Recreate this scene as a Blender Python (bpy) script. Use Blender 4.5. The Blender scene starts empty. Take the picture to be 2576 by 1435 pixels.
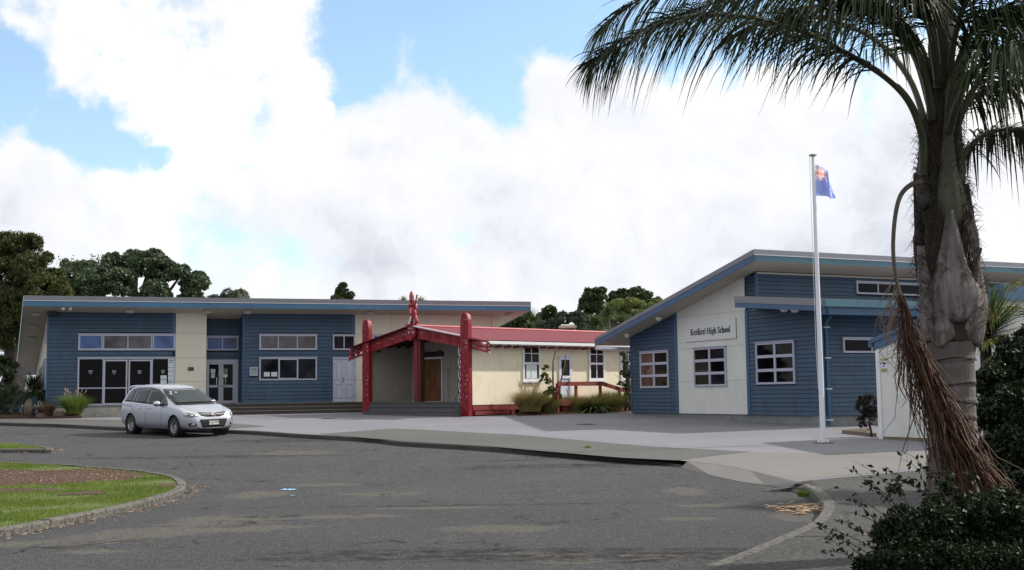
import bpy, bmesh, math, random
import numpy as np
from mathutils import Vector, Matrix
from mathutils.bvhtree import BVHTree
random.seed(7); rng = np.random.default_rng(7)
SC = bpy.context.scene
COL = SC.collection
R = math.radians

# ---------------------------------------------------------------- camera
FPX = 3000.0; PITCH = math.atan((990-717.5)/FPX); ROLL = -0.013; EYE = 1.6
cam_d = bpy.data.cameras.new('camera'); cam = bpy.data.objects.new('camera', cam_d); COL.objects.link(cam)
cam_d.sensor_fit = 'HORIZONTAL'; cam_d.sensor_width = 36; cam_d.lens = 36*FPX/2576
cam_d.clip_start = .1; cam_d.clip_end = 3000
CM = Matrix.Rotation(math.pi/2+PITCH, 4, 'X') @ Matrix.Rotation(ROLL, 4, 'Z')
cam.matrix_world = Matrix.Translation((0, 0, EYE)) @ CM
SC.camera = cam

# ---------------------------------------------------------------- sun, exposure
SUN_EL, SUN_AZ = 38, math.degrees(math.atan2(1, .34))      # azimuth clockwise from +Y
sd = bpy.data.lights.new('sun', 'SUN'); sun = bpy.data.objects.new('sun', sd); COL.objects.link(sun)
sd.energy = 4.3; sd.angle = R(1.2); sd.color = (1, .95, .87)
SUNV = Vector((math.cos(R(SUN_EL))*math.sin(R(SUN_AZ)), math.cos(R(SUN_EL))*math.cos(R(SUN_AZ)), math.sin(R(SUN_EL))))
sun.rotation_euler = SUNV.to_track_quat('Z', 'Y').to_euler()
sun.location = (30, 20, 40)
SC.view_settings.view_transform = 'Standard'; SC.view_settings.look = 'None'
SC.view_settings.exposure = 0.14; SC.view_settings.gamma = 1
SC.view_settings.use_curve_mapping = False

# ---------------------------------------------------------------- pixel helpers: photo (2576 px wide) to rays and points
def ray(px, py):
    v = Vector(((px-1288)/FPX, -(py-717.5)/FPX, -1))
    return (CM.to_3x3() @ v)
def P(px, py, d):
    r = ray(px, py); r = r/r.y
    return Vector((0, 0, EYE)) + r*d
GK = [(-50, 0), (18, 0), (24.5, .05), (29.5, .16), (38, .31), (48, .585), (54, .65), (58, .67), (75, .72), (900, .72)]
def g(y):
    for (a, za), (b, zb) in zip(GK, GK[1:]):
        if y <= b: return za+(zb-za)*max(0, (y-a))/(b-a)
    return GK[-1][1]
def onG(px, py, off=0):
    r = ray(px, py); r = r/r.y
    lo, hi = 2.0, 300.0
    f = lambda d: EYE+r.z*d-(g(d)+off)
    if f(hi) > 0: return Vector((r.x*hi, hi, g(hi)+off))
    for _ in range(50):
        m = (lo+hi)/2
        if f(m) > 0: lo = m
        else: hi = m
    return Vector((r.x*lo, lo, g(lo)+off))
class Frame:
    """A vertical plane: u along it, v = world height, n out of it."""
    def __init__(s, o, d, flip=False):
        s.o = Vector((o[0], o[1], 0)); s.U = Vector((d[0], d[1], 0)).normalized()
        s.N = Vector((s.U.y, -s.U.x, 0))
    def pt(s, u, v, n=0): return s.o+s.U*u+s.N*n+Vector((0, 0, v))
    def uv(s, px, py, n=0):
        r = ray(px, py); o = Vector((0, 0, EYE)); q = s.o+s.N*n
        t = (q-o).dot(s.N)/r.dot(s.N)
        h = o+r*t
        return (h-s.o).dot(s.U), h.z
    def u(s, px, n=0, py=900): return s.uv(px, py, n)[0]
    def v(s, px, py, n=0): return s.uv(px, py, n)[1]
    def M(s, u, v, n, su, sv, sn):
        """matrix that maps a unit piece (x=u, y=out, z=v) onto the wall"""
        m = Matrix.Identity(4)
        for i in range(3):
            m[i][0] = s.U[i]*su; m[i][1] = s.N[i]*sn; m[i][2] = (0, 0, 1)[i]*sv; m[i][3] = s.pt(u, v, n)[i]
        return m

# ---------------------------------------------------------------- object helpers
def origin(o):
    while o.parent: o = o.parent
    return o.location.copy()
def link(o, parent=None):
    COL.objects.link(o)
    if parent: o.parent = parent
    return o
def thing(name, label, cat, loc=(0, 0, 0), group=None):
    o = bpy.data.objects.new(name, None); COL.objects.link(o); o.location = loc
    o.empty_display_size = .2
    o['label'] = label; o['category'] = cat
    if group: o['group'] = group
    return o
def tag(o, label=None, cat=None, group=None, kind=None):
    if label: o['label'] = label
    if cat: o['category'] = cat
    if group: o['group'] = group
    if kind: o['kind'] = kind
    return o
class MB:
    def __init__(s): s.v = []; s.f = []; s.mi = []; s.m = 0; s.sm = []
    def add(s, vs, fs, smooth=False):
        b = len(s.v); s.v += [tuple(x) for x in vs]
        for f in fs: s.f.append(tuple(i+b for i in f)); s.mi.append(s.m); s.sm.append(smooth)
        return s
    def hexa(s, p):  # 8 pts: bottom 4 ccw, top 4
        return s.add(p, [(3, 2, 1, 0), (4, 5, 6, 7), (0, 1, 5, 4), (1, 2, 6, 5), (2, 3, 7, 6), (3, 0, 4, 7)])
    def fbox(s, fr, u0, u1, v0, v1, n0, n1):
        p = [fr.pt(a, c, b) for c in (v0, v1) for a, b in ((u0, n1), (u1, n1), (u1, n0), (u0, n0))]
        return s.hexa(p)
    def box(s, c, d, rz=0):
        m = Matrix.Rotation(rz, 3, 'Z'); c = Vector(c)
        p = [c+m @ Vector((x*d[0]/2, y*d[1]/2, z*d[2]/2)) for z in (-1, 1) for x, y in ((-1, -1), (1, -1), (1, 1), (-1, 1))]
        return s.hexa(p)
    def tube(s, pts, rad, n=8, caps=True, smooth=True):
        pts = [Vector(p) for p in pts]; k = len(pts)
        if not hasattr(rad, '__len__'): rad = [rad]*k
        vs = []; up = None
        for i, p in enumerate(pts):
            t = (pts[min(i+1, k-1)]-pts[max(i-1, 0)]).normalized()
            if up is None: up = Vector((0, 0, 1)) if abs(t.z) < .9 else Vector((1, 0, 0))
            a = t.cross(up).normalized(); b = a.cross(t).normalized(); up = b
            for j in range(n):
                q = 2*math.pi*j/n; vs.append(p+(a*math.cos(q)+b*math.sin(q))*rad[i])
        fs = [(i*n+j, i*n+(j+1) % n, (i+1)*n+(j+1) % n, (i+1)*n+j) for i in range(k-1) for j in range(n)]
        s.add(vs, fs, smooth)
        if caps: s.add(vs[:n], [tuple(range(n))[::-1]]); s.add(vs[-n:], [tuple(range(n))])
        return s
    def lathe(s, prof, n=24, M=None):
        vs = []
        for r, z in prof:
            for j in range(n):
                q = 2*math.pi*j/n; p = Vector((r*math.cos(q), r*math.sin(q), z)); vs.append(M @ p if M else p)
        k = len(prof)
        fs = [(i*n+j, i*n+(j+1) % n, (i+1)*n+(j+1) % n, (i+1)*n+j) for i in range(k-1) for j in range(n)]
        return s.add(vs, fs, True)
    def prism(s, pts, d):
        """closed prism: polygon pts (world) extruded by vector d"""
        n = len(pts); d = Vector(d); pts = [Vector(p) for p in pts]
        return s.add(pts+[p+d for p in pts], [tuple(range(n))[::-1], tuple(range(n, 2*n))]+[(i, (i+1) % n, n+(i+1) % n, n+i) for i in range(n)])
    def build(s, name, mat, parent=None, shift=None, fixn=True):
        me = bpy.data.meshes.new(name)
        o = bpy.data.objects.new(name, me)
        sh = shift if shift is not None else (origin(parent) if parent else Vector((0, 0, 0)))
        me.from_pydata([tuple(Vector(v)-sh) for v in s.v], [], s.f)
        mats = mat if isinstance(mat, (list, tuple)) else [mat]
        for m in mats: me.materials.append(m)
        me.polygons.foreach_set('material_index', s.mi); me.polygons.foreach_set('use_smooth', s.sm)
        if fixn:
            bm = bmesh.new(); bm.from_mesh(me); bmesh.ops.recalc_face_normals(bm, faces=bm.faces); bm.to_mesh(me); bm.free()
        link(o, parent)
        if not parent and shift is not None: o.location = shift
        return o
def inst(me, name, parent, M):
    o = bpy.data.objects.new(name, me); link(o, parent)
    o.matrix_local = Matrix.Translation(-origin(parent)) @ M
    return o
def soup(name, V, nv, mat, parent=None, loc=None, attr=None):
    """many identical-size faces: V is (faces*nv, 3) array"""
    me = bpy.data.meshes.new(name); V = np.asarray(V, dtype=np.float32).reshape(-1, 3)
    sh = loc if loc is not None else (origin(parent) if parent else Vector((0, 0, 0)))
    V = V-np.array(sh, dtype=np.float32)
    nf = len(V)//nv
    me.vertices.add(len(V)); me.vertices.foreach_set('co', V.ravel())
    me.loops.add(len(V)); me.loops.foreach_set('vertex_index', np.arange(len(V), dtype=np.int32))
    me.polygons.add(nf); me.polygons.foreach_set('loop_start', np.arange(0, len(V), nv, dtype=np.int32))
    me.update(calc_edges=True); me.materials.append(mat)
    o = bpy.data.objects.new(name, me); link(o, parent)
    if loc is not None and not parent: o.location = loc
    return o

# ---------------------------------------------------------------- materials
def mat_base(name):
    m = bpy.data.materials.new(name); m.use_nodes = True; nt = m.node_tree
    return m, nt, nt.nodes['Principled BSDF']
def N(nt, t, **kw):
    n = nt.nodes.new(t)
    for k, v in kw.items():
        if k in n.inputs.keys() if hasattr(n.inputs, 'keys') else False: n.inputs[k].default_value = v
        else: setattr(n, k, v)
    return n
def c4(c): return (c[0], c[1], c[2], 1)
def mat(name, col, rough=.6, metal=0, var=.12, scale=3, bump=0, bscale=40, rnd=0, spec=.5, dirt=None, coat=0, stretch=(1, 1, 1), sheen=0, trans=0):
    m, nt, b = mat_base(name); L = nt.links.new
    b.inputs['Roughness'].default_value = rough; b.inputs['Metallic'].default_value = metal
    b.inputs['Specular IOR Level'].default_value = spec; b.inputs['Coat Weight'].default_value = coat
    tc = N(nt, 'ShaderNodeNewGeometry'); mp = N(nt, 'ShaderNodeMapping'); mp.inputs['Scale'].default_value = stretch
    L(tc.outputs['Position'], mp.inputs['Vector'])
    no = N(nt, 'ShaderNodeTexNoise'); no.inputs['Scale'].default_value = scale; no.inputs['Detail'].default_value = 6
    no.inputs['Roughness'].default_value = .65
    L(mp.outputs[0], no.inputs['Vector'])
    mr = N(nt, 'ShaderNodeMapRange'); mr.inputs[1].default_value = .3; mr.inputs[2].default_value = .7
    mr.inputs[3].default_value = 1-var; mr.inputs[4].default_value = 1+var
    L(no.outputs['Fac'], mr.inputs[0])
    src = mr.outputs[0]
    if rnd:
        oi = N(nt, 'ShaderNodeObjectInfo'); m2 = N(nt, 'ShaderNodeMapRange'); m2.inputs[3].default_value = 1-rnd; m2.inputs[4].default_value = 1+rnd
        L(oi.outputs['Random'], m2.inputs[0]); mu = N(nt, 'ShaderNodeMath', operation='MULTIPLY'); L(src, mu.inputs[0]); L(m2.outputs[0], mu.inputs[1]); src = mu.outputs[0]
    vm = N(nt, 'ShaderNodeVectorMath', operation='SCALE'); vm.inputs[0].default_value = col; L(src, vm.inputs['Scale'])
    out = vm.outputs[0]
    if dirt:   # (colour, scale, amount)
        n2 = N(nt, 'ShaderNodeTexNoise'); n2.inputs['Scale'].default_value = dirt[1]; n2.inputs['Detail'].default_value = 8; n2.inputs['Roughness'].default_value = .7
        L(mp.outputs[0], n2.inputs['Vector'])
        m3 = N(nt, 'ShaderNodeMapRange'); m3.inputs[1].default_value = .5; m3.inputs[2].default_value = .75; m3.inputs[4].default_value = dirt[2]
        L(n2.outputs['Fac'], m3.inputs[0]); mx = N(nt, 'ShaderNodeMix', data_type='RGBA'); L(m3.outputs[0], mx.inputs['Factor'])
        L(out, mx.inputs[6]); mx.inputs[7].default_value = c4(dirt[0]); out = mx.outputs[2]
    L(out, b.inputs['Base Color'])
    if bump:
        n4 = N(nt, 'ShaderNodeTexNoise'); n4.inputs['Scale'].default_value = bscale; n4.inputs['Detail'].default_value = 5
        L(mp.outputs[0], n4.inputs['Vector']); bp = N(nt, 'ShaderNodeBump'); bp.inputs['Strength'].default_value = bump; bp.inputs['Distance'].default_value = .02
        L(n4.outputs['Fac'], bp.inputs['Height']); L(bp.outputs[0], b.inputs['Normal'])
    return m
def leafmat(name, c1, c2, rough=.5, scale=1.5, trans=.25, spec=.4):
    m, nt, b = mat_base(name); L = nt.links.new
    b.inputs['Roughness'].default_value = rough; b.inputs['Specular IOR Level'].default_value = spec
    gq = N(nt, 'ShaderNodeNewGeometry')
    no = N(nt, 'ShaderNodeTexNoise'); no.inputs['Scale'].default_value = scale; no.inputs['Detail'].default_value = 3
    L(gq.outputs['Position'], no.inputs['Vector'])
    ad = N(nt, 'ShaderNodeMath', operation='MULTIPLY_ADD'); L(gq.outputs['Random Per Island'], ad.inputs[0]); ad.inputs[1].default_value = .5; 
    sb = N(nt, 'ShaderNodeMath', operation='MULTIPLY_ADD'); L(no.outputs['Fac'], sb.inputs[0]); sb.inputs[1].default_value = 1.6; sb.inputs[2].default_value = -.55
    L(sb.outputs[0], ad.inputs[2])
    mx = N(nt, 'ShaderNodeMix', data_type='RGBA'); L(ad.outputs[0], mx.inputs['Factor']); mx.inputs[6].default_value = c4(c1); mx.inputs[7].default_value = c4(c2)
    L(mx.outputs[2], b.inputs['Base Color'])
    if trans:
        tr = N(nt, 'ShaderNodeBsdfTranslucent'); L(mx.outputs[2], tr.inputs['Color']); ms = N(nt, 'ShaderNodeMixShader'); ms.inputs[0].default_value = trans
        L(b.outputs[0], ms.inputs[1]); L(tr.outputs[0], ms.inputs[2]); L(ms.outputs[0], nt.nodes['Material Output'].inputs['Surface'])
    return m
# ---------------------------------------------------------------- sky: blue Nishita sky behind bright cumulus
W = bpy.data.worlds.new('World'); SC.world = W; W.use_nodes = True
nt = W.node_tree; nt.nodes.clear(); L = nt.links.new
def sk_math(op, a, b=None, c=None, clamp=False):
    n = nt.nodes.new('ShaderNodeMath'); n.operation = op; n.use_clamp = clamp
    for i, x in enumerate((a, b, c)):
        if x is None: continue
        if isinstance(x, (int, float)): n.inputs[i].default_value = x
        else: L(x, n.inputs[i])
    return n.outputs[0]
tcw = nt.nodes.new('ShaderNodeTexCoord'); nrm = nt.nodes.new('ShaderNodeVectorMath'); nrm.operation = 'NORMALIZE'; L(tcw.outputs['Generated'], nrm.inputs[0])
D0 = nrm.outputs[0]
def noise(vec, scale, detail=8, rough=.55, col=False):
    n = nt.nodes.new('ShaderNodeTexNoise'); n.inputs['Scale'].default_value = scale; n.inputs['Detail'].default_value = detail; n.inputs['Roughness'].default_value = rough
    L(vec, n.inputs['Vector']); return n.outputs['Color'] if col else n.outputs['Fac']
wob = nt.nodes.new('ShaderNodeVectorMath'); wob.operation = 'SUBTRACT'; L(noise(D0, 9, 6, .6, True), wob.inputs[0]); wob.inputs[1].default_value = (.5, .5, .5)
wsc = nt.nodes.new('ShaderNodeVectorMath'); wsc.operation = 'SCALE'; L(wob.outputs[0], wsc.inputs[0]); wsc.inputs['Scale'].default_value = .055
wad = nt.nodes.new('ShaderNodeVectorMath'); wad.operation = 'ADD'; L(D0, wad.inputs[0]); L(wsc.outputs[0], wad.inputs[1])
D1 = wad.outputs[0]
def blob(px, py, r):
    c = ray(px, py).normalized(); dt = nt.nodes.new('ShaderNodeVectorMath'); dt.operation = 'DISTANCE'
    L(D1, dt.inputs[0]); dt.inputs[1].default_value = c
    return sk_math('SUBTRACT', 1, sk_math('DIVIDE', dt.outputs['Value'], r/FPX))
holes = [(960, -80, 230), (900, 80, 150), (870, 175, 95), (1120, 30, 190), (1300, 40, 200), (1240, 170, 120), (1480, 10, 160), (1700, 40, 190), (1900, 90, 150), (2150, 60, 190), (2400, 0, 200), (1130, 140, 90),
         (30, 205, 95), (150, 310, 80), (230, 350, 88), (310, 390, 66), (370, 410, 40), (-150, 240, 160), (1200, -350, 330), (1800, -400, 300), (-700, 300, 260), (3100, 100, 300), (-500, -300, 300)]
puffs = [(1060, 320, 120), (940, 350, 70), (1180, 355, 95), (1420, 250, 110), (1560, 290, 130), (1750, 320, 130), (1930, 320, 120), (2100, 340, 120), (2330, 340, 150), (660, 100, 140), (740, 220, 110), (620, -60, 160), (540, 200, 120), (800, 300, 70)]
H = sk_math('MULTIPLY_ADD', noise(D0, 1.6, 2, .5), 1.5, -1.15)
for h in holes: H = sk_math('MAXIMUM', H, blob(*h))
for p in puffs: H = sk_math('MINIMUM', H, sk_math('MULTIPLY', blob(*p), -1.0))
H = sk_math('MINIMUM', H, .75)
def shifted(vec, off):
    n = nt.nodes.new('ShaderNodeVectorMath'); n.operation = 'ADD'; L(vec, n.inputs[0]); n.inputs[1].default_value = off; return n.outputs[0]
fb = noise(D0, 13, 10, .62); fb2 = noise(D0, 4.5, 5, .5)
dens = sk_math('MULTIPLY_ADD', fb, 2.0, sk_math('MULTIPLY_ADD', fb2, 1.3, sk_math('MULTIPLY_ADD', H, -1.0, -1.66)))
mr = nt.nodes.new('ShaderNodeMapRange'); mr.interpolation_type = 'SMOOTHSTEP'; mr.inputs[1].default_value = -.30; mr.inputs[2].default_value = .22; mr.inputs[3].default_value = .05; L(dens, mr.inputs[0])
mask = mr.outputs[0]
# billows: the side of each puff that faces the sun is brighter
sv = SUNV*.022
b1 = sk_math('SUBTRACT', noise(D1, 6.5, 9, .56), noise(shifted(D1, sv), 6.5, 9, .56))
b2 = sk_math('SUBTRACT', noise(D0, 2.6, 4, .5), noise(shifted(D0, SUNV*.07), 2.6, 4, .5))
s1 = noise(D1, 3.0, 6, .55)
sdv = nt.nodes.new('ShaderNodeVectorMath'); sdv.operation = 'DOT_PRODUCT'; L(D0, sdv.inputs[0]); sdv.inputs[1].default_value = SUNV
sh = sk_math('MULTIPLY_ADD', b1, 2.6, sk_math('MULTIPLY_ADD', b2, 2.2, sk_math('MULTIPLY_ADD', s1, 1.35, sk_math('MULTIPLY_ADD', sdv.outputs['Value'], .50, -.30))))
edge = nt.nodes.new('ShaderNodeMapRange'); edge.inputs[1].default_value = .1; edge.inputs[2].default_value = 1.1; edge.inputs[3].default_value = .30; edge.inputs[4].default_value = 0; L(dens, edge.inputs[0])
sh = sk_math('ADD', sh, edge.outputs[0])
away = nt.nodes.new('ShaderNodeMapRange'); away.inputs[1].default_value = -.7; away.inputs[2].default_value = .05; away.inputs[3].default_value = -.22; away.inputs[4].default_value = 0; L(sdv.outputs['Value'], away.inputs[0])  # clouds opposite the sun darkened, added to lower fill light on the facades
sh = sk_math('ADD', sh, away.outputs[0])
sep = nt.nodes.new('ShaderNodeSeparateXYZ'); L(D0, sep.inputs[0])
low = nt.nodes.new('ShaderNodeMapRange'); low.inputs[1].default_value = .05; low.inputs[2].default_value = .26; low.inputs[3].default_value = -.36; low.inputs[4].default_value = .06; L(sep.outputs['Z'], low.inputs[0])
sh = sk_math('ADD', sh, low.outputs[0])
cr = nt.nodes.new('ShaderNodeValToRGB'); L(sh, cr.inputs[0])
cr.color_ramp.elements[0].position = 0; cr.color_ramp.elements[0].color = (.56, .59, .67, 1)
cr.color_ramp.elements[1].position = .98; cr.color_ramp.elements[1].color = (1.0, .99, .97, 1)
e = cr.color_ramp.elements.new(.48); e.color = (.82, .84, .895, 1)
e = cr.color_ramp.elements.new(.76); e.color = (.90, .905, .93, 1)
sky = nt.nodes.new('ShaderNodeTexSky'); sky.sky_type = 'NISHITA'; sky.sun_disc = False
sky.sun_elevation = R(SUN_EL); sky.sun_rotation = R(SUN_AZ); sky.air_density = 1.0; sky.dust_density = .4; sky.ozone_density = 3.0
hs = nt.nodes.new('ShaderNodeHueSaturation'); hs.inputs['Saturation'].default_value = .92; hs.inputs['Value'].default_value = 1.32; hs.inputs['Hue'].default_value = .488; L(sky.outputs[0], hs.inputs['Color'])
bg1 = nt.nodes.new('ShaderNodeBackground'); L(hs.outputs[0], bg1.inputs['Color']); bg1.inputs['Strength'].default_value = .15
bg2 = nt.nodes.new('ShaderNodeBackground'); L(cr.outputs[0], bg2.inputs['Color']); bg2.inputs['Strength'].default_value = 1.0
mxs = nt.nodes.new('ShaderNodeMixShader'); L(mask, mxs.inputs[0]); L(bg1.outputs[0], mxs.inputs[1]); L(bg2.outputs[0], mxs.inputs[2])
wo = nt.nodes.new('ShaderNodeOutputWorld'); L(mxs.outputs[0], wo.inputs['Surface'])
# ---------------------------------------------------------------- materials of the ground
def ground_nodes(m, nt, b):
    L = nt.links.new; ge = N(nt, 'ShaderNodeNewGeometry')
    def noi(sc, det=6, ro=.6, st=(1, 1, 1)):
        mp = N(nt, 'ShaderNodeMapping'); mp.inputs['Scale'].default_value = st; L(ge.outputs['Position'], mp.inputs['Vector'])
        n = N(nt, 'ShaderNodeTexNoise'); n.inputs['Scale'].default_value = sc; n.inputs['Detail'].default_value = det; n.inputs['Roughness'].default_value = ro
        L(mp.outputs[0], n.inputs['Vector']); return n.outputs['Fac']
    def mth(op, a, b_=None, c=None):
        n = N(nt, 'ShaderNodeMath', operation=op)
        for i, x in enumerate((a, b_, c)):
            if x is None: continue
            if isinstance(x, (int, float)): n.inputs[i].default_value = x
            else: L(x, n.inputs[i])
        return n.outputs[0]
    def mix(f, a, c):
        n = N(nt, 'ShaderNodeMix', data_type='RGBA')
        for k, x in (('Factor', f), (6, a), (7, c)):
            if isinstance(x, tuple): n.inputs[k].default_value = c4(x)
            elif isinstance(x, (int, float)): n.inputs[k].default_value = x
            else: L(x, n.inputs[k])
        return n.outputs[2]
    def rng_(x, a, b_, c=0, d=1):
        n = N(nt, 'ShaderNodeMapRange'); L(x, n.inputs[0])
        for i, q in enumerate((a, b_, c, d)): n.inputs[i+1].default_value = q
        return n.outputs[0]
    return L, ge, noi, mth, mix, rng_
def patches(L, nt, ge, noi, mth, lst, wob=.9):
    """irregular stained areas: ellipses on the ground (x, y, rx, ry) with a ragged outline"""
    out = None; nz = noi(2.4, 8, .7); sp = N(nt, 'ShaderNodeSeparateXYZ'); L(ge.outputs['Position'], sp.inputs[0])
    for (x, y, rx, ry, a) in lst:
        dx = mth('SUBTRACT', sp.outputs['X'], x); dy = mth('SUBTRACT', sp.outputs['Y'], y); ca, sa = math.cos(a), math.sin(a)
        p = mth('MULTIPLY_ADD', dx, ca/rx, mth('MULTIPLY', dy, sa/rx)); q = mth('MULTIPLY_ADD', dx, -sa/ry, mth('MULTIPLY', dy, ca/ry))
        e = mth('SUBTRACT', 1, mth('MULTIPLY_ADD', p, p, mth('MULTIPLY', q, q)))
        out = e if out is None else mth('MAXIMUM', out, e)
    s = mth('ADD', out, mth('MULTIPLY_ADD', nz, 2*wob*2, -2*wob))
    return s
def gp(px, py, rx, ry, a=0):
    p = onG(px, py); return (p.x, p.y, rx, ry, a)
def asphalt():
    m, nt, b = mat_base('asphalt'); L, ge, noi, mth, mix, rg = ground_nodes(m, nt, b)
    base = mix(rg(noi(.35, 5, .6), .35, .65), (.036, .037, .040), (.054, .055, .059))
    base = mix(rg(noi(2.2, 6, .7), .35, .72, 0, .5), base, (.029, .029, .031))
    n0 = noi(9, 5, .75); base = mix(rg(n0, .50, .68, 0, .75), base, (.105, .105, .109)); base = mix(rg(n0, .47, .32, 0, .85), base, (.022, .022, .024))
    n1 = noi(38, 3, .7); base = mix(rg(n1, .52, .70, 0, .8), base, (.22, .22, .22)); base = mix(rg(n1, .48, .32, 0, .8), base, (.022, .022, .024))
    n2 = noi(95, 2, .6); base = mix(rg(n2, .55, .72, 0, .7), base, (.24, .23, .22)); base = mix(rg(n2, .46, .30, 0, .7), base, (.02, .02, .022))
    sand = [gp(650, 1245, .55, .75), gp(575, 1308, .75, .7), gp(500, 1318, .6, .35), gp(400, 1338, .9, .55), gp(300, 1350, .8, .5), gp(600, 1333, .8, .32), gp(700, 1326, .5, .25), gp(120, 1368, .8, .35), gp(820, 1220, .7, .4), gp(960, 1243, .8, .4),
            gp(1850, 1271, .9, .3), gp(1960, 1268, .5, .25), gp(1730, 1236, .4, .75), gp(1100, 1278, .9, .22), gp(1640, 1402, .45, .32), gp(1370, 1395, .5, .25), gp(1450, 1412, .5, .2), gp(1725, 1306, .4, .25), gp(250, 1388, .5, .2),
            gp(860, 1300, 1.0, .3), gp(740, 1140, 1.2, 1.1), gp(2010, 1300, .4, .7), gp(1250, 1330, .8, .5)]
    s = patches(L, nt, ge, noi, mth, sand, .95)
    base = mix(mth('MULTIPLY', rg(s, .0, .5), rg(noi(14, 6, .75), .36, .62)), base, (.135, .121, .102))
    dark = [gp(680, 1300, .45, .18), gp(1500, 1400, 2.2, .35), gp(1080, 1390, 1.6, .3), gp(1130, 1272, 2.6, .12), gp(520, 1150, 3, .5), gp(760, 1108, 2.2, 1.0), gp(1700, 1390, 1.7, .3), gp(1450, 1172, 2, .5), gp(1290, 1388, 1.5, .22), gp(950, 1405, 1.4, .2)]
    s = patches(L, nt, ge, noi, mth, dark, .9)
    crk = noi(3.2, 9, .85, (1, 1.6, 1)); base = mix(mth('MULTIPLY', rg(s, -.5, .3), rg(crk, .46, .54)), base, (.022, .021, .02))
    # fine branching cracks: edges of warped cells, only here and there
    wv = N(nt, 'ShaderNodeTexNoise'); wv.inputs['Scale'].default_value = 1.3; wv.inputs['Detail'].default_value = 6; L(ge.outputs['Position'], wv.inputs['Vector'])
    wa = N(nt, 'ShaderNodeVectorMath', operation='MULTIPLY_ADD'); L(wv.outputs['Color'], wa.inputs[0]); wa.inputs[1].default_value = (1.6, 1.6, 0); L(ge.outputs['Position'], wa.inputs[2])
    vo = N(nt, 'ShaderNodeTexVoronoi', feature='DISTANCE_TO_EDGE'); vo.inputs['Scale'].default_value = .42; L(wa.outputs[0], vo.inputs['Vector'])
    base = mix(mth('MULTIPLY', rg(vo.outputs['Distance'], .016, .004), rg(noi(.5, 3, .5), .50, .60)), base, (.018, .017, .016))
    L(base, b.inputs['Base Color']); b.inputs['Roughness'].default_value = .93; b.inputs['Specular IOR Level'].default_value = .2
    bp = N(nt, 'ShaderNodeBump'); bp.inputs['Strength'].default_value = .7; bp.inputs['Distance'].default_value = .02; L(mth('ADD', n1, mth('ADD', n2, crk)), bp.inputs['Height']); L(bp.outputs[0], b.inputs['Normal'])
    return m
def concrete(name, c, c2, fine=.10, stain=.35, speck=60, joints=0):
    m, nt, b = mat_base(name); L, ge, noi, mth, mix, rg = ground_nodes(m, nt, b)
    base = mix(rg(noi(.28, 5, .6, (1, .6, 1)), .35, .65), c, c2)
    dk = tuple(x*.6 for x in c); base = mix(rg(noi(1.1, 8, .72), .52, .8, 0, stain), base, dk)
    base = mix(rg(noi(.12, 3, .5, (.3, 1.6, 1)), .5, .7, 0, stain), base, tuple(x*.78 for x in c))
    n2 = noi(speck, 3, .7); base = mix(rg(n2, .5, .7, 0, fine*3), base, tuple(min(1, x*1.7) for x in c)); base = mix(rg(n2, .5, .3, 0, fine*4), base, tuple(x*.35 for x in c))
    L(base, b.inputs['Base Color']); b.inputs['Roughness'].default_value = .85; b.inputs['Specular IOR Level'].default_value = .25
    bp = N(nt, 'ShaderNodeBump'); bp.inputs['Strength'].default_value = .3; bp.inputs['Distance'].default_value = .01; L(n2, bp.inputs['Height']); L(bp.outputs[0], b.inputs['Normal'])
    return m
M_asph = asphalt()
M_conc = concrete('plaza_concrete', (.178, .175, .196), (.205, .203, .224), .07, .45)
M_drive = concrete('driveway_concrete', (.160, .152, .144), (.182, .174, .165), .05, .3)
M_path = concrete('footpath_aggregate', (.090, .089, .085), (.112, .110, .104), .25, .35, 40)
M_pathn = concrete('near_footpath_aggregate', (.050, .049, .047), (.072, .070, .066), .4, .5, 22)
M_kerb = concrete('kerb_concrete', (.095, .09, .08), (.13, .123, .108), .3, .9, 18)
M_kdark = concrete('weathered_kerb', (.060, .055, .050), (.085, .078, .070), .3, .6, 22)
M_soil = concrete('bare_soil', (.060, .030, .018), (.10, .058, .036), .45, .7, 16)
M_turf = concrete('turf_ground', (.075, .10, .022), (.10, .13, .03), .3, .5, 18)
M_earth = concrete('far_ground', (.06, .07, .03), (.08, .08, .045), .1, .4)

def sheet(name, outline, off, mat_, shift=None, parent=None, cuts=True, skirt=0):
    """ground polygon (list of x,y) that follows the fall of the ground"""
    bm = bmesh.new(); vs = [bm.verts.new((p[0], p[1], 0)) for p in outline]
    f = bm.faces.new(vs); bm.normal_update()
    if f.normal.z < 0: bmesh.ops.reverse_faces(bm, faces=[f])
    ys = [y for y, z in GK[1:-1]]
    for y in ys:
        bmesh.ops.bisect_plane(bm, geom=bm.verts[:]+bm.edges[:]+bm.faces[:], plane_co=(0, y, 0), plane_no=(0, 1, 0), dist=1e-5)
    bmesh.ops.triangulate(bm, faces=bm.faces[:])
    for v in bm.verts: v.co.z = g(v.co.y)+off
    if skirt:
        be = [e for e in bm.edges if e.is_boundary]; r = bmesh.ops.extrude_edge_only(bm, edges=be)
        for v in [x for x in r['geom'] if isinstance(x, bmesh.types.BMVert)]: v.co.z -= skirt
    me = bpy.data.meshes.new(name); bm.to_mesh(me); bm.free(); me.materials.append(mat_)
    o = bpy.data.objects.new(name, me); link(o, parent); return o
def chord(pts, step=.35):
    """Catmull-Rom resample of xy points"""
    out = []; n = len(pts)
    for i in range(n-1):
        p0, p1, p2, p3 = [Vector(pts[max(0, min(n-1, k))][:2]) for k in (i-1, i, i+1, i+2)]
        m = max(1, int((p2-p1).length/step))
        for k in range(m):
            t = k/m; out.append(.5*((2*p1)+(-p0+p2)*t+(2*p0-5*p1+4*p2-p3)*t*t+(-p0+3*p1-3*p2+p3)*t**3))
    out.append(Vector(pts[-1][:2])); return out
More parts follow.
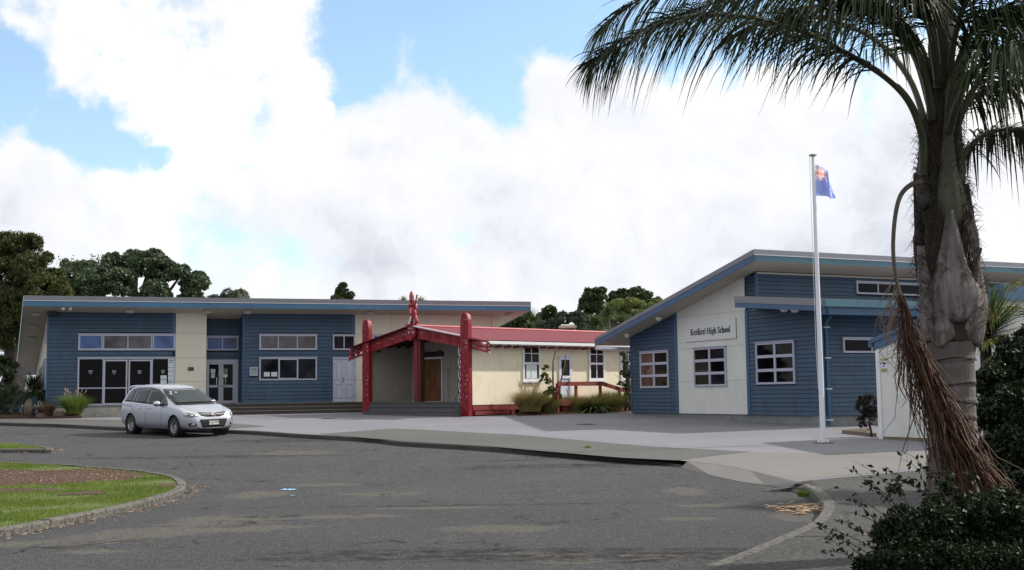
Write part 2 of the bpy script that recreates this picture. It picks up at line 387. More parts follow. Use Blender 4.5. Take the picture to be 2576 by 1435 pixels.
def offset(pts, d):
    o = []
    for i, p in enumerate(pts):
        t = (pts[min(i+1, len(pts)-1)]-pts[max(0, i-1)]).normalized(); o.append(p+Vector((t.y, -t.x))*d)
    return o
def kerb(mb, line, w, top, bot, side=1, taper=None):
    """solid kerb along line (its road edge), w wide to the right of travel * side"""
    inn = offset(line, w*side); n = len(line); vs = []
    for i in range(n):
        h = top if not taper else bot+(top-bot)*taper(i/(n-1))
        for q, z, dd in ((line[i], bot, 0), (line[i], h-.025, 0), (line[i]+(inn[i]-line[i]).normalized()*.03, h, 0), (inn[i], h, 0), (inn[i], bot, 0)):
            vs.append((q.x, q.y, g(q.y)+z))
    fs = [(i*5+j, (i+1)*5+j, (i+1)*5+j+1, i*5+j+1) for i in range(n-1) for j in range(4)]
    fs += [(0, 1, 2, 3, 4), tuple((n-1)*5+k for k in range(5))]
    mb.add(vs, fs)

# base ground to the horizon, and the road
tag(sheet('ground', [(-600, -60), (600, -60), (600, 1200), (-600, 1200)], -.03, M_earth), kind='structure')
K1 = [onG(x, y) for x, y in [(-700, 1050), (-300, 1058), (-60, 1068), (0, 1071), (150, 1076), (310, 1084), (590, 1092), (760, 1103), (930, 1113), (1010, 1123), (1180, 1133), (1450, 1153), (1600, 1165), (1680, 1171), (1716, 1177)]]
K2 = [onG(x, y, .12) for x, y in [(1925, 1218), (1990, 1216), (2035, 1230), (2062, 1256), (2066, 1280), (2040, 1312), (1970, 1345), (1860, 1390), (1740, 1435), (1600, 1490), (1300, 1640), (900, 1900)]]
K2 = chord(K2, .3); K1c = chord(K1, .6)
tag(sheet('road', [(-60, -20), (25, -20), (25, 27), (4, 27), (-6, 45), (-60, 75)], 0, M_asph), kind='structure')
# forecourt paving, 12 cm above the road
in1 = offset(K1c, -.12); in2 = offset(K2, -.10)
dr = [Vector((p.x, p.y)) for p in (onG(1712, 1178), onG(1786, 1196), onG(1860, 1212), onG(1925, 1221))]
plaza = in1+[dr[1]+Vector((.35, 1.0)), dr[2]+Vector((.35, .8))]+in2[2:]+[Vector((60, -20)), Vector((60, 78)), Vector((-70, 78))]
tag(sheet('forecourt', plaza, .12, M_conc), kind='structure')
# crossing ramp down to the road
rb = MB(); a = [in1[-1], dr[1]+Vector((.35, 1.0)), dr[2]+Vector((.35, .8)), in2[2], in2[3]]; b = [dr[0], dr[1], dr[2], dr[3], K2[3]]
for i in range(4):
    q = [(a[i], .121), (a[i+1], .121), (b[i+1], .004), (b[i], .004)]
    rb.add([(p.x, p.y, g(p.y)+z) for p, z in q], [(0, 1, 2, 3)])
tag(rb.build('driveway_ramp', M_drive), kind='structure')
kb = MB(); kerb(kb, K1c, .14, .125, -.01, -1, lambda t: 1 if t < .965 else max(0.05, (1-t)/.035)**.5)
tag(kb.build('far_kerb', M_kdark), kind='structure')
kb = MB(); kerb(kb, K2, .16, .126, -.01, -1, lambda t: min(1, .12+t*14))
tag(kb.build('near_kerb', M_kerb), kind='structure')
def pxs(lst, off=.12): return [onG(x, y, off) for x, y in lst]
def far_strip():
    top = [(-700, 1040), (0, 1054), (220, 1056), (450, 1061), (600, 1067), (672, 1073), (590, 1079)]
    bot = [onG(x, y) for x, y in [(310, 1084), (0, 1071), (-300, 1058), (-700, 1050)]]
    return pxs(top)+[Vector((p.x+.0, p.y+.22, 0)) for p in bot]
tag(sheet('far_footpath', far_strip(), .124, M_path), kind='structure')
tag(sheet('middle_footpath', pxs([(800, 1092), (905, 1085), (985, 1079), (1060, 1081), (1300, 1094), (1500, 1112), (1640, 1124), (1890, 1137), (1800, 1147), (1700, 1159), (1560, 1152), (1180, 1120), (1010, 1110), (935, 1104)]), .124, M_path), kind='structure')
dwy = [in1[-1]+Vector((.02, .03)), onG(1706, 1159, .12), onG(1800, 1149, .12), onG(1890, 1139, .12), onG(2050, 1140, .12), onG(2300, 1137, .12), onG(2620, 1125, .12), onG(2620, 1160, .12), onG(2330, 1178, .12), onG(2035, 1206, .12)]
dwy += [in2[3]+Vector((.12, .06)), in2[2]+Vector((.03, .03)), dr[2]+Vector((.36, .82)), dr[1]+Vector((.36, 1.02))]
tag(sheet('driveway', dwy, .124, M_drive), kind='structure')
# near footpath: three slabs with open joints
ja = onG(2040, 1264, .12); jb = onG(2420, 1238, .12); jc = onG(1968, 1352, .12); jd = onG(2500, 1348, .12)
e = [p for p in in2]
def between(y0, y1): return [p+Vector((.04, 0)) for p in in2 if y0 < p.y < y1]
fp = bpy.data.objects.new('near_footpath', None); COL.objects.link(fp); fp['kind'] = 'structure'
s1 = sorted(between(ja.y+.02, onG(2035, 1212, .12).y), key=lambda p: -p.y)
sheet('paving_slab', s1+[Vector((ja.x+.05, ja.y+.015)), Vector((14, jb.y+.8)), Vector((14, 26))]+[onG(2620, 1164, .12), onG(2330, 1182, .12), onG(2060, 1207, .12)], .124, M_pathn, parent=fp)
s2 = sorted(between(jc.y+.02, ja.y-.02), key=lambda p: -p.y)
sheet('paving_slab', s2+[Vector((jc.x+.06, jc.y+.015)), Vector((14, jd.y-.05)), Vector((14, jb.y+.76)), Vector((ja.x+.05, ja.y-.02))], .124, M_pathn, parent=fp)
s3 = sorted(between(-5, jc.y-.03), key=lambda p: -p.y)
sheet('paving_slab', s3+[Vector((14, -4)), Vector((14, jd.y-.10)), Vector((jc.x+.06, jc.y-.02))], .124, M_pathn, parent=fp)

# ---------------------------------------------------------------- traffic islands with block kerbs
def inside(poly, x, y):
    x = np.asarray(x); y = np.asarray(y); c = np.zeros(x.shape, bool); j = len(poly)-1
    for i in range(len(poly)):
        xi, yi, xj, yj = poly[i][0], poly[i][1], poly[j][0], poly[j][1]
        m = ((yi > y) != (yj > y)) & (x < (xj-xi)*(y-yi)/(yj-yi+1e-12)+xi); c ^= m; j = i
    return c
def island(name, pts, label_k, start_px, grass_n, soil, seed, bl=.92):
    line = chord([p for p in pts], .12)
    per = [0]
    for a_, b_ in zip(line, line[1:]): per.append(per[-1]+(b_-a_).length)
    root = bpy.data.objects.new(name, None); COL.objects.link(root); root['kind'] = 'structure'
    n = int(per[-1]/bl); rr = random.Random(seed); ln_ = line
    pa = np.array(per); xa = np.array([p.x for p in line]); ya = np.array([p.y for p in line])
    for k in range(n):
        ss = np.linspace(per[-1]*k/n+.006, per[-1]*(k+1)/n-.006, 6); seg = [Vector((np.interp(q_, pa, xa), np.interp(q_, pa, ya))) for q_ in ss]
        if seg[0].x < -16 and seg[-1].x < -16: continue
        mb = MB(); kerb(mb, seg, .15, .10+rr.uniform(-.010, .006), -.02, side=1)
        mb.build('kerb_block', M_kerb, root)
    inner = offset(line, .15)
    gs = sheet(name+'_turf', inner, .075, M_turf); gs['kind'] = 'structure'; gs.name = 'grass_ground'
    so = []
    for i, sl in enumerate(soil):
        cx, cy, rx, ry = sl; o = []
        for k in range(40):
            t = 2*math.pi*k/40; q = 1+.16*math.sin(3*t+i)+.1*math.sin(7*t+2*i)+rr.uniform(-.06, .06); o.append(Vector((cx+rx*q*math.cos(t), cy+ry*q*math.sin(t))))
        kk = [bool(inside(inner, [p.x], [p.y])[0]) for p in o]
        cc = Vector((cx, cy))
        for z_ in range(len(o)):
            while not inside(inner, [o[z_].x], [o[z_].y])[0] and (o[z_]-cc).length > .05: o[z_] = cc+(o[z_]-cc)*.9
        so.append(o); s_ = sheet('bare_soil', o, .079+.0015*i, M_soil); s_['kind'] = 'structure'
    return line, inner, so
Garr = lambda y: np.interp(y, [k[0] for k in GK], [k[1] for k in GK])
def blades(name, x, y, z, h, w, mat_, lean=.5, loc=None):
    n = len(x); a = rng.uniform(0, 2*np.pi, n); la = rng.uniform(0, 2*np.pi, n); ln = rng.uniform(0, lean, n)*h
    V = np.zeros((n, 3, 3)); V[:, 0] = np.c_[x-np.cos(a)*w/2, y-np.sin(a)*w/2, z]; V[:, 1] = np.c_[x+np.cos(a)*w/2, y+np.sin(a)*w/2, z]
    V[:, 2] = np.c_[x+np.cos(la)*ln, y+np.sin(la)*ln, z+h]
    return soup(name, V, 3, mat_, loc=loc)
M_blade = leafmat('grass_blade', (.085, .140, .018), (.21, .27, .050), .6, 1.1, .3)
I1 = [onG(x, y, .10) for x, y in [(-1000, 1175), (-400, 1163), (-100, 1160), (60, 1163), (200, 1170), (340, 1181), (425, 1193), (462, 1206), (468, 1220), (445, 1236), (380, 1256), (260, 1283), (120, 1309), (0, 1330), (-200, 1362), (-600, 1430)]]
I1 = I1+[I1[0]]
soil1 = [(*onG(60, 1196, .1)[:2], 2.5, 2.0), (*onG(215, 1203, .1)[:2], .9, 1.0), (*onG(10, 1232, .1)[:2], .9, .5), (*onG(215, 1238, .1)[:2], .35, .35), (*onG(430, 1218, .1)[:2], .25, .5)]
line1, inn1, so1 = island('kerbed_island', I1, '', 0, 0, soil1, 3)
I2 = [onG(x, y, .10) for x, y in [(-900, 1110), (-300, 1112), (0, 1114), (90, 1120), (128, 1126), (126, 1131), (60, 1130), (-100, 1131), (-500, 1136)]]
I2 = I2+[I2[0]]
line2, inn2, so2 = island('kerbed_island', I2, '', 0, 0, [(*onG(112, 1126, .1)[:2], .6, .5)], 4)
def turf(inner, so, n, box, ell=()):
    x = rng.uniform(box[0], box[1], n); y = rng.uniform(box[2], box[3], n); k = inside(inner, x, y)
    for s_ in so: k &= ~(inside(s_, x, y) & (rng.random(n) < .80))
    for (cx, cy, rx, ry) in ell:
        e_ = 1-((x-cx)/rx)**2-((y-cy)/ry)**2+.35*np.sin(x*5.3+y*2.1)+.3*np.sin(x*11+1.7*y)+rng.normal(0, .25, n)
        k &= ~((e_ > -.1) & (rng.random(n) < .93))
    # tufty cover: keep where a slow pattern is high
    pat = np.sin(x*2.1+1.3*np.sin(y*1.7))+np.sin(y*2.9+1.1*np.sin(x*2.3))+rng.normal(0, .7, n)
    k &= pat > -.75
    x, y = x[k], y[k]; return x, y, pat[k]
x, y, p_ = turf(inn1, so1, 420000, (-14, -4.5, 13.0, 31), soil1)
o = blades('grass', x, y, Garr(y)+.07, rng.uniform(.012, .05, len(x))+.010*np.clip(p_, 0, 2), rng.uniform(.008, .018, len(x)), M_blade)
tag(o, 'short bright green grass on the large kerbed island', 'grass', kind='stuff')
x, y, p_ = turf(inn2, so2, 60000, (-20, -12, 31, 41))
o = blades('grass', x, y, Garr(y)+.07, rng.uniform(.03, .08, len(x)), rng.uniform(.01, .02, len(x)), M_blade)
tag(o, 'thin strip of green grass on the small kerbed island', 'grass', kind='stuff')
# leaf litter along the kerbs
M_lit = leafmat('dry_leaf', (.26, .12, .06), (.42, .30, .2), .7, 30, 0)
def litter(name, label, line, spread, n, size, sel=None, off=0.006, sgn=-1):
    L_ = [p for p in line if (sel is None or sel(p))]
    V = np.zeros((n, 4, 3)); 
    for i in range(n):
        p = L_[rng.integers(len(L_))]; q = L_[min(len(L_)-1, 1)]
        d = abs(rng.normal(0, spread))+.02; k = line.index(p) if False else 0
        idx = rng.integers(1, len(L_)); t = (L_[idx]-L_[idx-1]); t = t/max(1e-6, t.length); c = L_[idx]+Vector((-t.y, t.x))*(-sgn)*d+t*rng.normal(0, .08)
        a = rng.uniform(0, 6.28); s = size*rng.uniform(.5, 1.5); l = s*rng.uniform(1, 2.2); tz = rng.uniform(-.3, .3)
        ux, uy = math.cos(a), math.sin(a); z = g(c.y)+off+rng.uniform(0, .01)
        V[i] = [(c.x-ux*l, c.y-uy*l, z), (c.x+uy*s*.5, c.y-ux*s*.5, z+s*.3*tz), (c.x+ux*l, c.y+uy*l, z+s*abs(tz)), (c.x-uy*s*.5, c.y+ux*s*.5, z+s*.25)]
    o = soup(name, V, 4, M_lit); tag(o, label, 'leaf litter', kind='stuff'); return o
litter('leaf_litter', 'dry brown leaf litter in the gutter of the large island', line1, .14, 1300, .016, lambda p: p.y < 21.5)
litter('leaf_litter', 'dry leaf litter beside the small island kerb', line2, .2, 400, .03, lambda p: p.y < 37)
# dry palm sheath scraps by the near kerb
def scraps():
    mb = MB(); c = onG(2005, 1288)
    for i in range(46):
        a = rng.uniform(-.5, .9)+(3.14 if rng.random() < .5 else 0); l = rng.uniform(.1, .28); x = c.x+rng.normal(0, .17); y = c.y+rng.normal(0, .28); z = g(y)+.01+rng.uniform(0, .05)
        d = Vector((math.cos(a), math.sin(a), rng.uniform(-.1, .15)))*l
        mb.tube([(x, y, z), Vector((x, y, z+.01))+d*.5, Vector((x, y, z))+d], [.006, .009, .003], 4)
    return tag(mb.build('palm_scraps', mat('straw', (.38, .27, .17), .7, rnd=.2)), 'heap of dry straw coloured palm scraps inside the near kerb', 'palm litter', kind='stuff')
scraps()

def flakes(inner, soil, n):
    V = []
    for i in range(n):
        cx, cy, rx, ry = soil[0 if rng.random() < .8 else 1]; a = rng.uniform(0, 6.28); r_ = rng.uniform(0, 1.1)**.5; x = cx+rx*r_*math.cos(a); y = cy+ry*r_*math.sin(a)
        if not inside(inner, [x], [y])[0]: continue
        b = rng.uniform(0, 6.28); s_ = rng.uniform(.012, .035); u = Vector((math.cos(b), math.sin(b))); w = Vector((-u.y, u.x))*.5; z = g(y)+.095
        V += [(x-u.x*s_, y-u.y*s_, z), (x+w.x*s_, y+w.y*s_, z+.01), (x+u.x*s_, y+u.y*s_, z+rng.uniform(0, .02)), (x-w.x*s_, y-w.y*s_, z+.008)]
    return tag(soup('bark_flakes', np.array(V), 4, M_lit), 'bark flakes and dead leaves on the bare patch of the large island', 'leaf litter', kind='stuff')
flakes(inn1, soil1, 750)
# ---------------------------------------------------------------- building materials
M_blue = mat('blue_weatherboard_paint', (.035, .074, .124), .55, var=.18, scale=1.6, stretch=(1.6, 1.6, .45), rnd=.10, bump=.05, bscale=60, dirt=((.06, .10, .14), 2.2, .35), spec=.4)
M_bluet = mat('blue_trim_paint', (.035, .095, .185), .5, var=.06, rnd=.05)
M_fasc = mat('blue_fascia_paint', (.050, .15, .26), .5, var=.10, scale=1.2, rnd=.12, dirt=((.10, .2, .28), 1.5, .4))
M_flash = mat('grey_roof_flashing', (.21, .21, .235), .45, var=.05, metal=.2)
M_wline = mat('white_metal_edge', (.75, .75, .74), .35, var=.03)
M_cream = mat('cream_panel', (.66, .62, .51), .75, var=.04, scale=1.2, rnd=.02, dirt=((.5, .45, .35), 1.8, .25), spec=.3)
M_creamy = mat('yellow_cream_panel', (.80, .73, .56), .75, var=.04, scale=1.1, rnd=.02, dirt=((.5, .40, .25), 1.4, .35), spec=.3)
M_white = mat('pale_panel', (.66, .66, .62), .7, var=.05, scale=1.2, rnd=.02, dirt=((.42, .42, .38), 1.6, .3), spec=.3)
M_soff = mat('soffit_paint', (.46, .42, .36), .8, var=.05, scale=1)
M_frame = mat('grey_aluminium', (.42, .43, .52), .4, var=.05, spec=.5)
M_wframe = mat('white_timber_paint', (.74, .74, .76), .5, var=.05, dirt=((.5, .48, .42), 4, .3))
M_found = mat('painted_foundation', (.40, .38, .33), .85, var=.1, scale=2, dirt=((.16, .15, .12), 2.2, .7), bump=.2)
M_foundg = mat('grey_foundation', (.20, .21, .21), .85, var=.15, scale=2, dirt=((.09, .09, .09), 3, .6), bump=.2)
M_step = mat('dark_step_concrete', (.050, .045, .042), .85, var=.25, scale=3, bump=.3, bscale=30)
M_stept = mat('worn_step_edge', (.15, .13, .11), .85, var=.2, scale=4)
def glassmat(name, c, rough=.03, refl=.5):
    m, nt, b = mat_base(name); L = nt.links.new
    ge = N(nt, 'ShaderNodeNewGeometry'); no = N(nt, 'ShaderNodeTexNoise'); no.inputs['Scale'].default_value = .9; no.inputs['Detail'].default_value = 4
    L(ge.outputs['Position'], no.inputs['Vector']); mr = N(nt, 'ShaderNodeMapRange'); mr.inputs[1].default_value = .35; mr.inputs[2].default_value = .65; mr.inputs[3].default_value = .45; mr.inputs[4].default_value = 1.7
    L(no.outputs['Fac'], mr.inputs[0]); v = N(nt, 'ShaderNodeVectorMath', operation='SCALE'); v.inputs[0].default_value = c; L(mr.outputs[0], v.inputs['Scale']); L(v.outputs[0], b.inputs['Base Color'])
    b.inputs['Roughness'].default_value = rough; b.inputs['Specular IOR Level'].default_value = refl
    n2 = N(nt, 'ShaderNodeTexNoise'); n2.inputs['Scale'].default_value = .8; L(ge.outputs['Position'], n2.inputs['Vector']); bp = N(nt, 'ShaderNodeBump'); bp.inputs['Strength'].default_value = .03; bp.inputs['Distance'].default_value = .1
    L(n2.outputs['Fac'], bp.inputs['Height']); L(bp.outputs[0], b.inputs['Normal'])
    return m
G_dark = glassmat('dark_window_glass', (.003, .003, .0035), .03, .12)
G_grey = glassmat('grey_reflection_glass', (.085, .083, .085), .04, .35)  # reflection painted into the pane as a grey base colour
G_blue = glassmat('blue_pane_glass', (.055, .10, .24), .05, .3)  # opaque pane with a blue base colour
G_dim = glassmat('dim_window_glass', (.012, .014, .02), .03, .25)
M_paper = mat('notice_paper', (.62, .70, .72), .7, var=.05)
M_ink = mat('black_ink', (.012, .012, .014), .6, var=0)
M_chrome = mat('brushed_metal', (.55, .55, .56), .25, metal=.9, var=.02)
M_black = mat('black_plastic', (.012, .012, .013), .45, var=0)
M_fix = mat('light_fitting', (.40, .37, .33), .4, var=.05)

# weatherboard: one wedge shaped board shared by every course
wb = MB(); pr = [(0, 0), (1, 0), (.30, 1), (0, 1)]
wb.add([(x, n_, z) for x in (0, 1) for n_, z in pr], [(0, 1, 2, 3), (7, 6, 5, 4), (0, 4, 5, 1), (1, 5, 6, 2), (2, 6, 7, 3), (3, 7, 4, 0)])
_o = wb.build('weatherboard_master', M_blue); ME_board = _o.data; ME_board.name = 'weatherboard'; bpy.data.objects.remove(_o)
def clad(parent, fr, u0, u1, v0, v1, h=.15, holes=(), n=0, top=None, t=.03, name='weatherboard'):
    v = v0
    while v < v1-.02:
        hh = min(h, v1-v); iv = [(u0, u1)]
        if top:
            k = 60; us = [u0+(u1-u0)*i/k for i in range(k+1)]; ok = [u for u in us if top(u) > v+.01]
            if not ok: v += h; continue
            iv = [(min(ok), max(ok))]
        for (a, b, c, d) in holes:
            if c < v+hh*.6 and d > v+hh*.4:
                nv = []
                for (p, q) in iv:
                    if b <= p or a >= q: nv.append((p, q))
                    else:
                        if a > p: nv.append((p, a))
                        if b < q: nv.append((b, q))
                iv = nv
        for (p, q) in iv:
            if q-p > .02: inst(ME_board, name, parent, fr.M(p, v, n+.004, q-p, hh*.915, t))
        v += h
def window(parent, fr, u0, u1, v0, v1, cols, rows, fm, gms, n=0, b=.06, mb_=.05, hood=.03, out=.055, name='window', notices=()):
    """cols / rows: interior mullion positions (0..1). gms: function (i,j)->glass material"""
    f = MB(); a = n+.0; o_ = n+out
    f.fbox(fr, u0, u0+b, v0, v1, a, o_); f.fbox(fr, u1-b, u1, v0, v1, a, o_)
    f.fbox(fr, u0+b, u1-b, v1-b, v1, a, o_-.001); f.fbox(fr, u0+b, u1-b, v0, v0+b, a, o_-.001)
    if hood: f.fbox(fr, u0-hood, u1+hood, v1+.001, v1+.03, a, o_+.03)
    U = [u0+b]+[u0+(u1-u0)*c for c in cols]+[u1-b]; V = [v0+b]+[v0+(v1-v0)*c for c in rows]+[v1-b]
    for c in U[1:-1]: f.fbox(fr, c-mb_/2, c+mb_/2, v0+b, v1-b, a, o_-.006)
    for c in V[1:-1]: f.fbox(fr, u0+b, u1-b, c-mb_/2, c+mb_/2, a, o_-.009)
    w = f.build(name, fm, parent)
    for i in range(len(U)-1):
        for j in range(len(V)-1):
            p = MB(); p.fbox(fr, U[i]+(mb_/2 if i else 0), U[i+1]-(mb_/2 if i < len(U)-2 else 0), V[j]+(mb_/2 if j else 0), V[j+1]-(mb_/2 if j < len(V)-2 else 0), n+.006, n+.022)
            p.build('pane', gms(i, j) if callable(gms) else gms, w)
    return w
def textmesh(s, size, mat_, M, name, parent=None, ext=.002, bold=.0, sx=1):
    c = bpy.data.curves.new(name, 'FONT'); c.body = s; c.size = size; c.extrude = ext; c.offset = bold; c.align_x = 'CENTER'; c.align_y = 'CENTER'
    o = bpy.data.objects.new(name, c); COL.objects.link(o); bpy.context.view_layer.update()
    me = bpy.data.meshes.new_from_object(o.evaluated_get(bpy.context.evaluated_depsgraph_get())); bpy.data.objects.remove(o)
    me.transform(Matrix.Diagonal((sx, 1, 1, 1))); me.transform(M if not parent else Matrix.Translation(-origin(parent)) @ M); me.materials.clear(); me.materials.append(mat_); me.name = name
    o = bpy.data.objects.new(name, me); link(o, parent); return o
def wallM(fr, u, v, n):   # local x -> U, y -> up, z -> N
    m = Matrix.Identity(4)
    for i in range(3):
        m[i][0] = fr.U[i]; m[i][1] = (0, 0, 1)[i]; m[i][2] = fr.N[i]; m[i][3] = fr.pt(u, v, n)[i]
    return m

# ================================================================= 1. LONG BLUE AND CREAM BUILDING (left)
A = Frame(P(560, 1000, 57), (1, .33))
o_ = A.pt(0, .7); HB = thing('school_building', 'long single-storey blue weatherboard and cream building with flat grey-edged roof on the left', 'building', (o_.x, o_.y, .7))
vF = A.v(600, 1015)                 # floor level
vW = A.v(700, 789)                  # wall top
uL, uB, uC, uD, uE, uF = A.u(118), A.u(441), A.u(519), A.u(611), A.u(893), A.u(1245)
BK = Vector((-.43, 1, 0)).normalized()     # direction of the side walls
def awin(x0, x1, y0, y1, xr=None):
    return A.u(x0), A.u(x1), A.v((x0+x1)/2, y1), A.v((x0+x1)/2, y0)
w1 = awin(196, 441, 841, 882); w2 = awin(196, 441, 900, 1017); w2 = (w2[0], w2[1], vF+.0, w2[3])
w1 = (w1[0], uB-.0, w1[2], w1[3]); w2 = (w2[0], uB-.0, w2[2], w2[3])
w3 = awin(652, 797, 842, 881); w4 = awin(652, 797, 900, 957); w5 = awin(837, 893, 843, 881); dd = awin(838, 894, 900, 1012)
# walls (cores)
M_groove = mat('blue_groove_shade', (.008, .018, .032), .8, var=0)  # near-black core puts the shadow line between boards into the colour
def core(parent, fr, u0, u1, v0, v1, n0=-.2, n1=0, m=None, name='wall'):
    m = m or M_groove
    q = MB(); q.fbox(fr, u0, u1, v0, v1, n0, n1); return q.build(name, m, parent)
core(HB, A, uL, uB, vF, vW+.2); core(HB, A, uD, uE, vF, vW+.2)
clad(HB, A, uL+.05, uB-.14, vF, vW+.02, .178, [w1, w2])
clad(HB, A, uD+.05, uE-.14, vF, vW+.02, .178, [w3, w4, w5, dd, (A.u(628), A.u(648), A.v(640, 947), A.v(640, 923))])
for u in (uB-.14, uE-.14): q = MB(); q.fbox(A, u, u+.14, max(vF, w1[3]+.03 if u < 0 else w5[3]+.03), vW+.05, .0, .035); q.build('corner_board', M_bluet, HB)
for u in (uL-.02, uD-.02): q = MB(); q.fbox(A, u, u+.07, vF, vW+.05, .0, .045); q.build('corner_board', M_bluet, HB)
# cream panels
def panels(parent, fr, u0, u1, vs, us, m, n=0, t=.02, gap=.012, top=None, name='wall_panel'):
    U = [u0]+list(us)+[u1]
    for a, b in zip(vs, vs[1:]):
        for c, d in zip(U, U[1:]):
            q = MB(); q.fbox(fr, c+gap/2, d-gap/2, a+gap/2, b-gap/2, n, n+t); q.build(name, m, parent)
M_gap = mat('panel_joint', (.22, .2, .16), .9, var=0)
j1, j2, j3 = A.v(480, 839), A.v(480, 901), A.v(480, 960)
core(HB, A, uB, uC, vF-.02, vW+.2, -.2, 0, M_gap); panels(HB, A, uB+.003, uC, [vF-.02, j3, j2, j1, vW+.05], [], M_cream, 0, .05)
core(HB, A, uE, uF, .7, vW+.3, -.2, 0, M_gap); panels(HB, A, uE+.003, uF, [.75, j3, j2, j1, vW+.08], [A.u(985), A.u(1075), A.u(1165)], M_cream, 0, .02)
# recess with double doors
nR = -1.3; uCr, uDr = uC-.3, A.u(599, nR)
core(HB, A, uC-.3, uD, vF, vW+.2, nR-.2, nR); core(HB, A, uC-.2, uC-.0, vF, vW+.2, nR, -.2, M_cream); core(HB, A, uD, uD+.2, vF, vW+.2, nR, -.2)
Rr = Frame(A.pt(uD, 0, nR), A.N)    # return wall of the recess, facing left
Rr.N = -A.U
clad(HB, Rr, 0, -nR-.03, vF, vW, .178); w6 = (A.u(519, nR), A.u(599, nR), A.v(560, 882, nR), A.v(560, 847, nR)); d6 = (A.u(517, nR), A.u(599, nR), vF, A.v(560, 905, nR))
clad(HB, A, uC, uD-.02, vF, vW, .178, [w6, d6], nR)
# windows of the left wing
window(HB, A, *w1, [.257, .505, .75], [], M_frame, lambda i, j: (G_blue, G_grey, G_grey, G_blue)[i], .01, b=.09)
window(HB, A, w1[0]+.02, w1[0]+(w1[1]-w1[0])*.245, w1[2]+.03, w1[3]-.03, [], [], M_frame, G_blue, .035, b=.05, hood=0, out=.05, name='awning_sash')
window(HB, A, w1[0]+(w1[1]-w1[0])*.762, w1[1]-.02, w1[2]+.03, w1[3]-.03, [], [], M_frame, G_blue, .035, b=.05, hood=0, out=.05, name='awning_sash')
W2 = window(HB, A, *w2, [.257, .76], [.36], M_frame, G_dark, .01, b=.07)
du = w2[1]-w2[0]
for a, b in ((.262, .505), (.515, .755)):
    dr_ = window(HB, A, w2[0]+du*a, w2[0]+du*b, w2[2]+.02, w2[3]-.1, [], [.37], M_frame, G_dark, .035, b=.07, hood=0, out=.05, name='sliding_door')
    hx = w2[0]+du*(.497 if a < .4 else .523); q = MB(); q.fbox(A, hx-.012, hx+.012, vF+.85, vF+1.15, .086, .12); q.build('handle', M_chrome, dr_)
def crest(fr, u, v, n, s, parent):
    """small printed school shield: pale shield with a dark zigzag"""
    q = MB(); sh = [(-.5, .55), (.5, .55), (.5, 0), (.32, -.35), (0, -.6), (-.32, -.35), (-.5, 0)]
    q.prism([fr.pt(u+x*s, v+y*s, n) for x, y in sh], fr.N*.004); o = q.build('shield_sticker', mat_crest, parent)
    k = MB()
    for (x0, y0, x1, y1, w) in ((-.35, .3, -.1, .38, .12), (-.1, .3, .05, -.35, .10), (.05, -.3, .25, -.05, .10), (.05, .42, .42, .30, .08), (-.38, .12, -.2, -.1, .12), (.2, .12, .4, .1, .14), (-.3, -.2, -.12, -.4, .08)):
        d = Vector((x1-x0, y1-y0)).normalized(); p = Vector((-d.y, d.x))*w/2
        k.prism([fr.pt(u+(x0+p.x)*s, v+(y0+p.y)*s, n+.005), fr.pt(u+(x1+p.x)*s, v+(y1+p.y)*s, n+.005), fr.pt(u+(x1-p.x)*s, v+(y1-p.y)*s, n+.005), fr.pt(u+(x0-p.x)*s, v+(y0-p.y)*s, n+.005)], fr.N*.002)
    k.build('shield_mark', M_ink, parent); return o
mat_crest = mat('sticker_white', (.26, .27, .28), .6, var=.4, scale=12)
def notice(fr, x0, y0, x1, y1, n, parent, lines=4, m=None):
    u0, v1 = fr.uv(x0, y0, n); u1, v0 = fr.uv(x1, y1, n); q = MB(); q.fbox(fr, u0, u1, v0, v1, n, n+.004); o = q.build('notice', m or M_paper, parent)
    if lines:
        k = MB(); h = v1-v0; w = u1-u0
        for i in range(lines):
            vv = v1-h*(i+1)/(lines+1.0); k.fbox(fr, u0+w*.12, u1-w*(.12+.25*((i*7) % 3)/3), vv, vv+h*.035, n+.005, n+.006)
        k.build('printed_lines', mat_grey_ink, parent)
    return o
mat_grey_ink = mat('grey_print', (.25, .27, .28), .7, var=0)
for x, y in ((228, 937), (287, 937), (351, 937), (410, 936)):
    u, v = A.uv(x, y, .03); crest(A, u, v, .07 if 255 < x < 385 else .035, .165, W2)
u, v = A.uv((0+0+0+0)+413, 936, .03)
for (x0, y0, x1, y1) in ((404, 945, 419, 955), (404, 956.5, 419, 966)): notice(A, x0, y0, x1, y1, .035, W2)
for k, (y0, y1) in enumerate(((903, 912), (913, 924), (925, 934.5), (935.5, 945.5), (946.5, 956.5), (957.5, 967))):
    notice(A, 423, y0, 437.5, y1, .035, W2, 0 if k in (0, 5) else 4)
for s, yy in (('2020', 907.7), ('TEC 7', 962.5)):
    u, v = A.uv(430.2, yy, .03); textmesh(s, .10, M_ink, wallM(A, u, v, .042), 'lettering', W2, .001, .003)
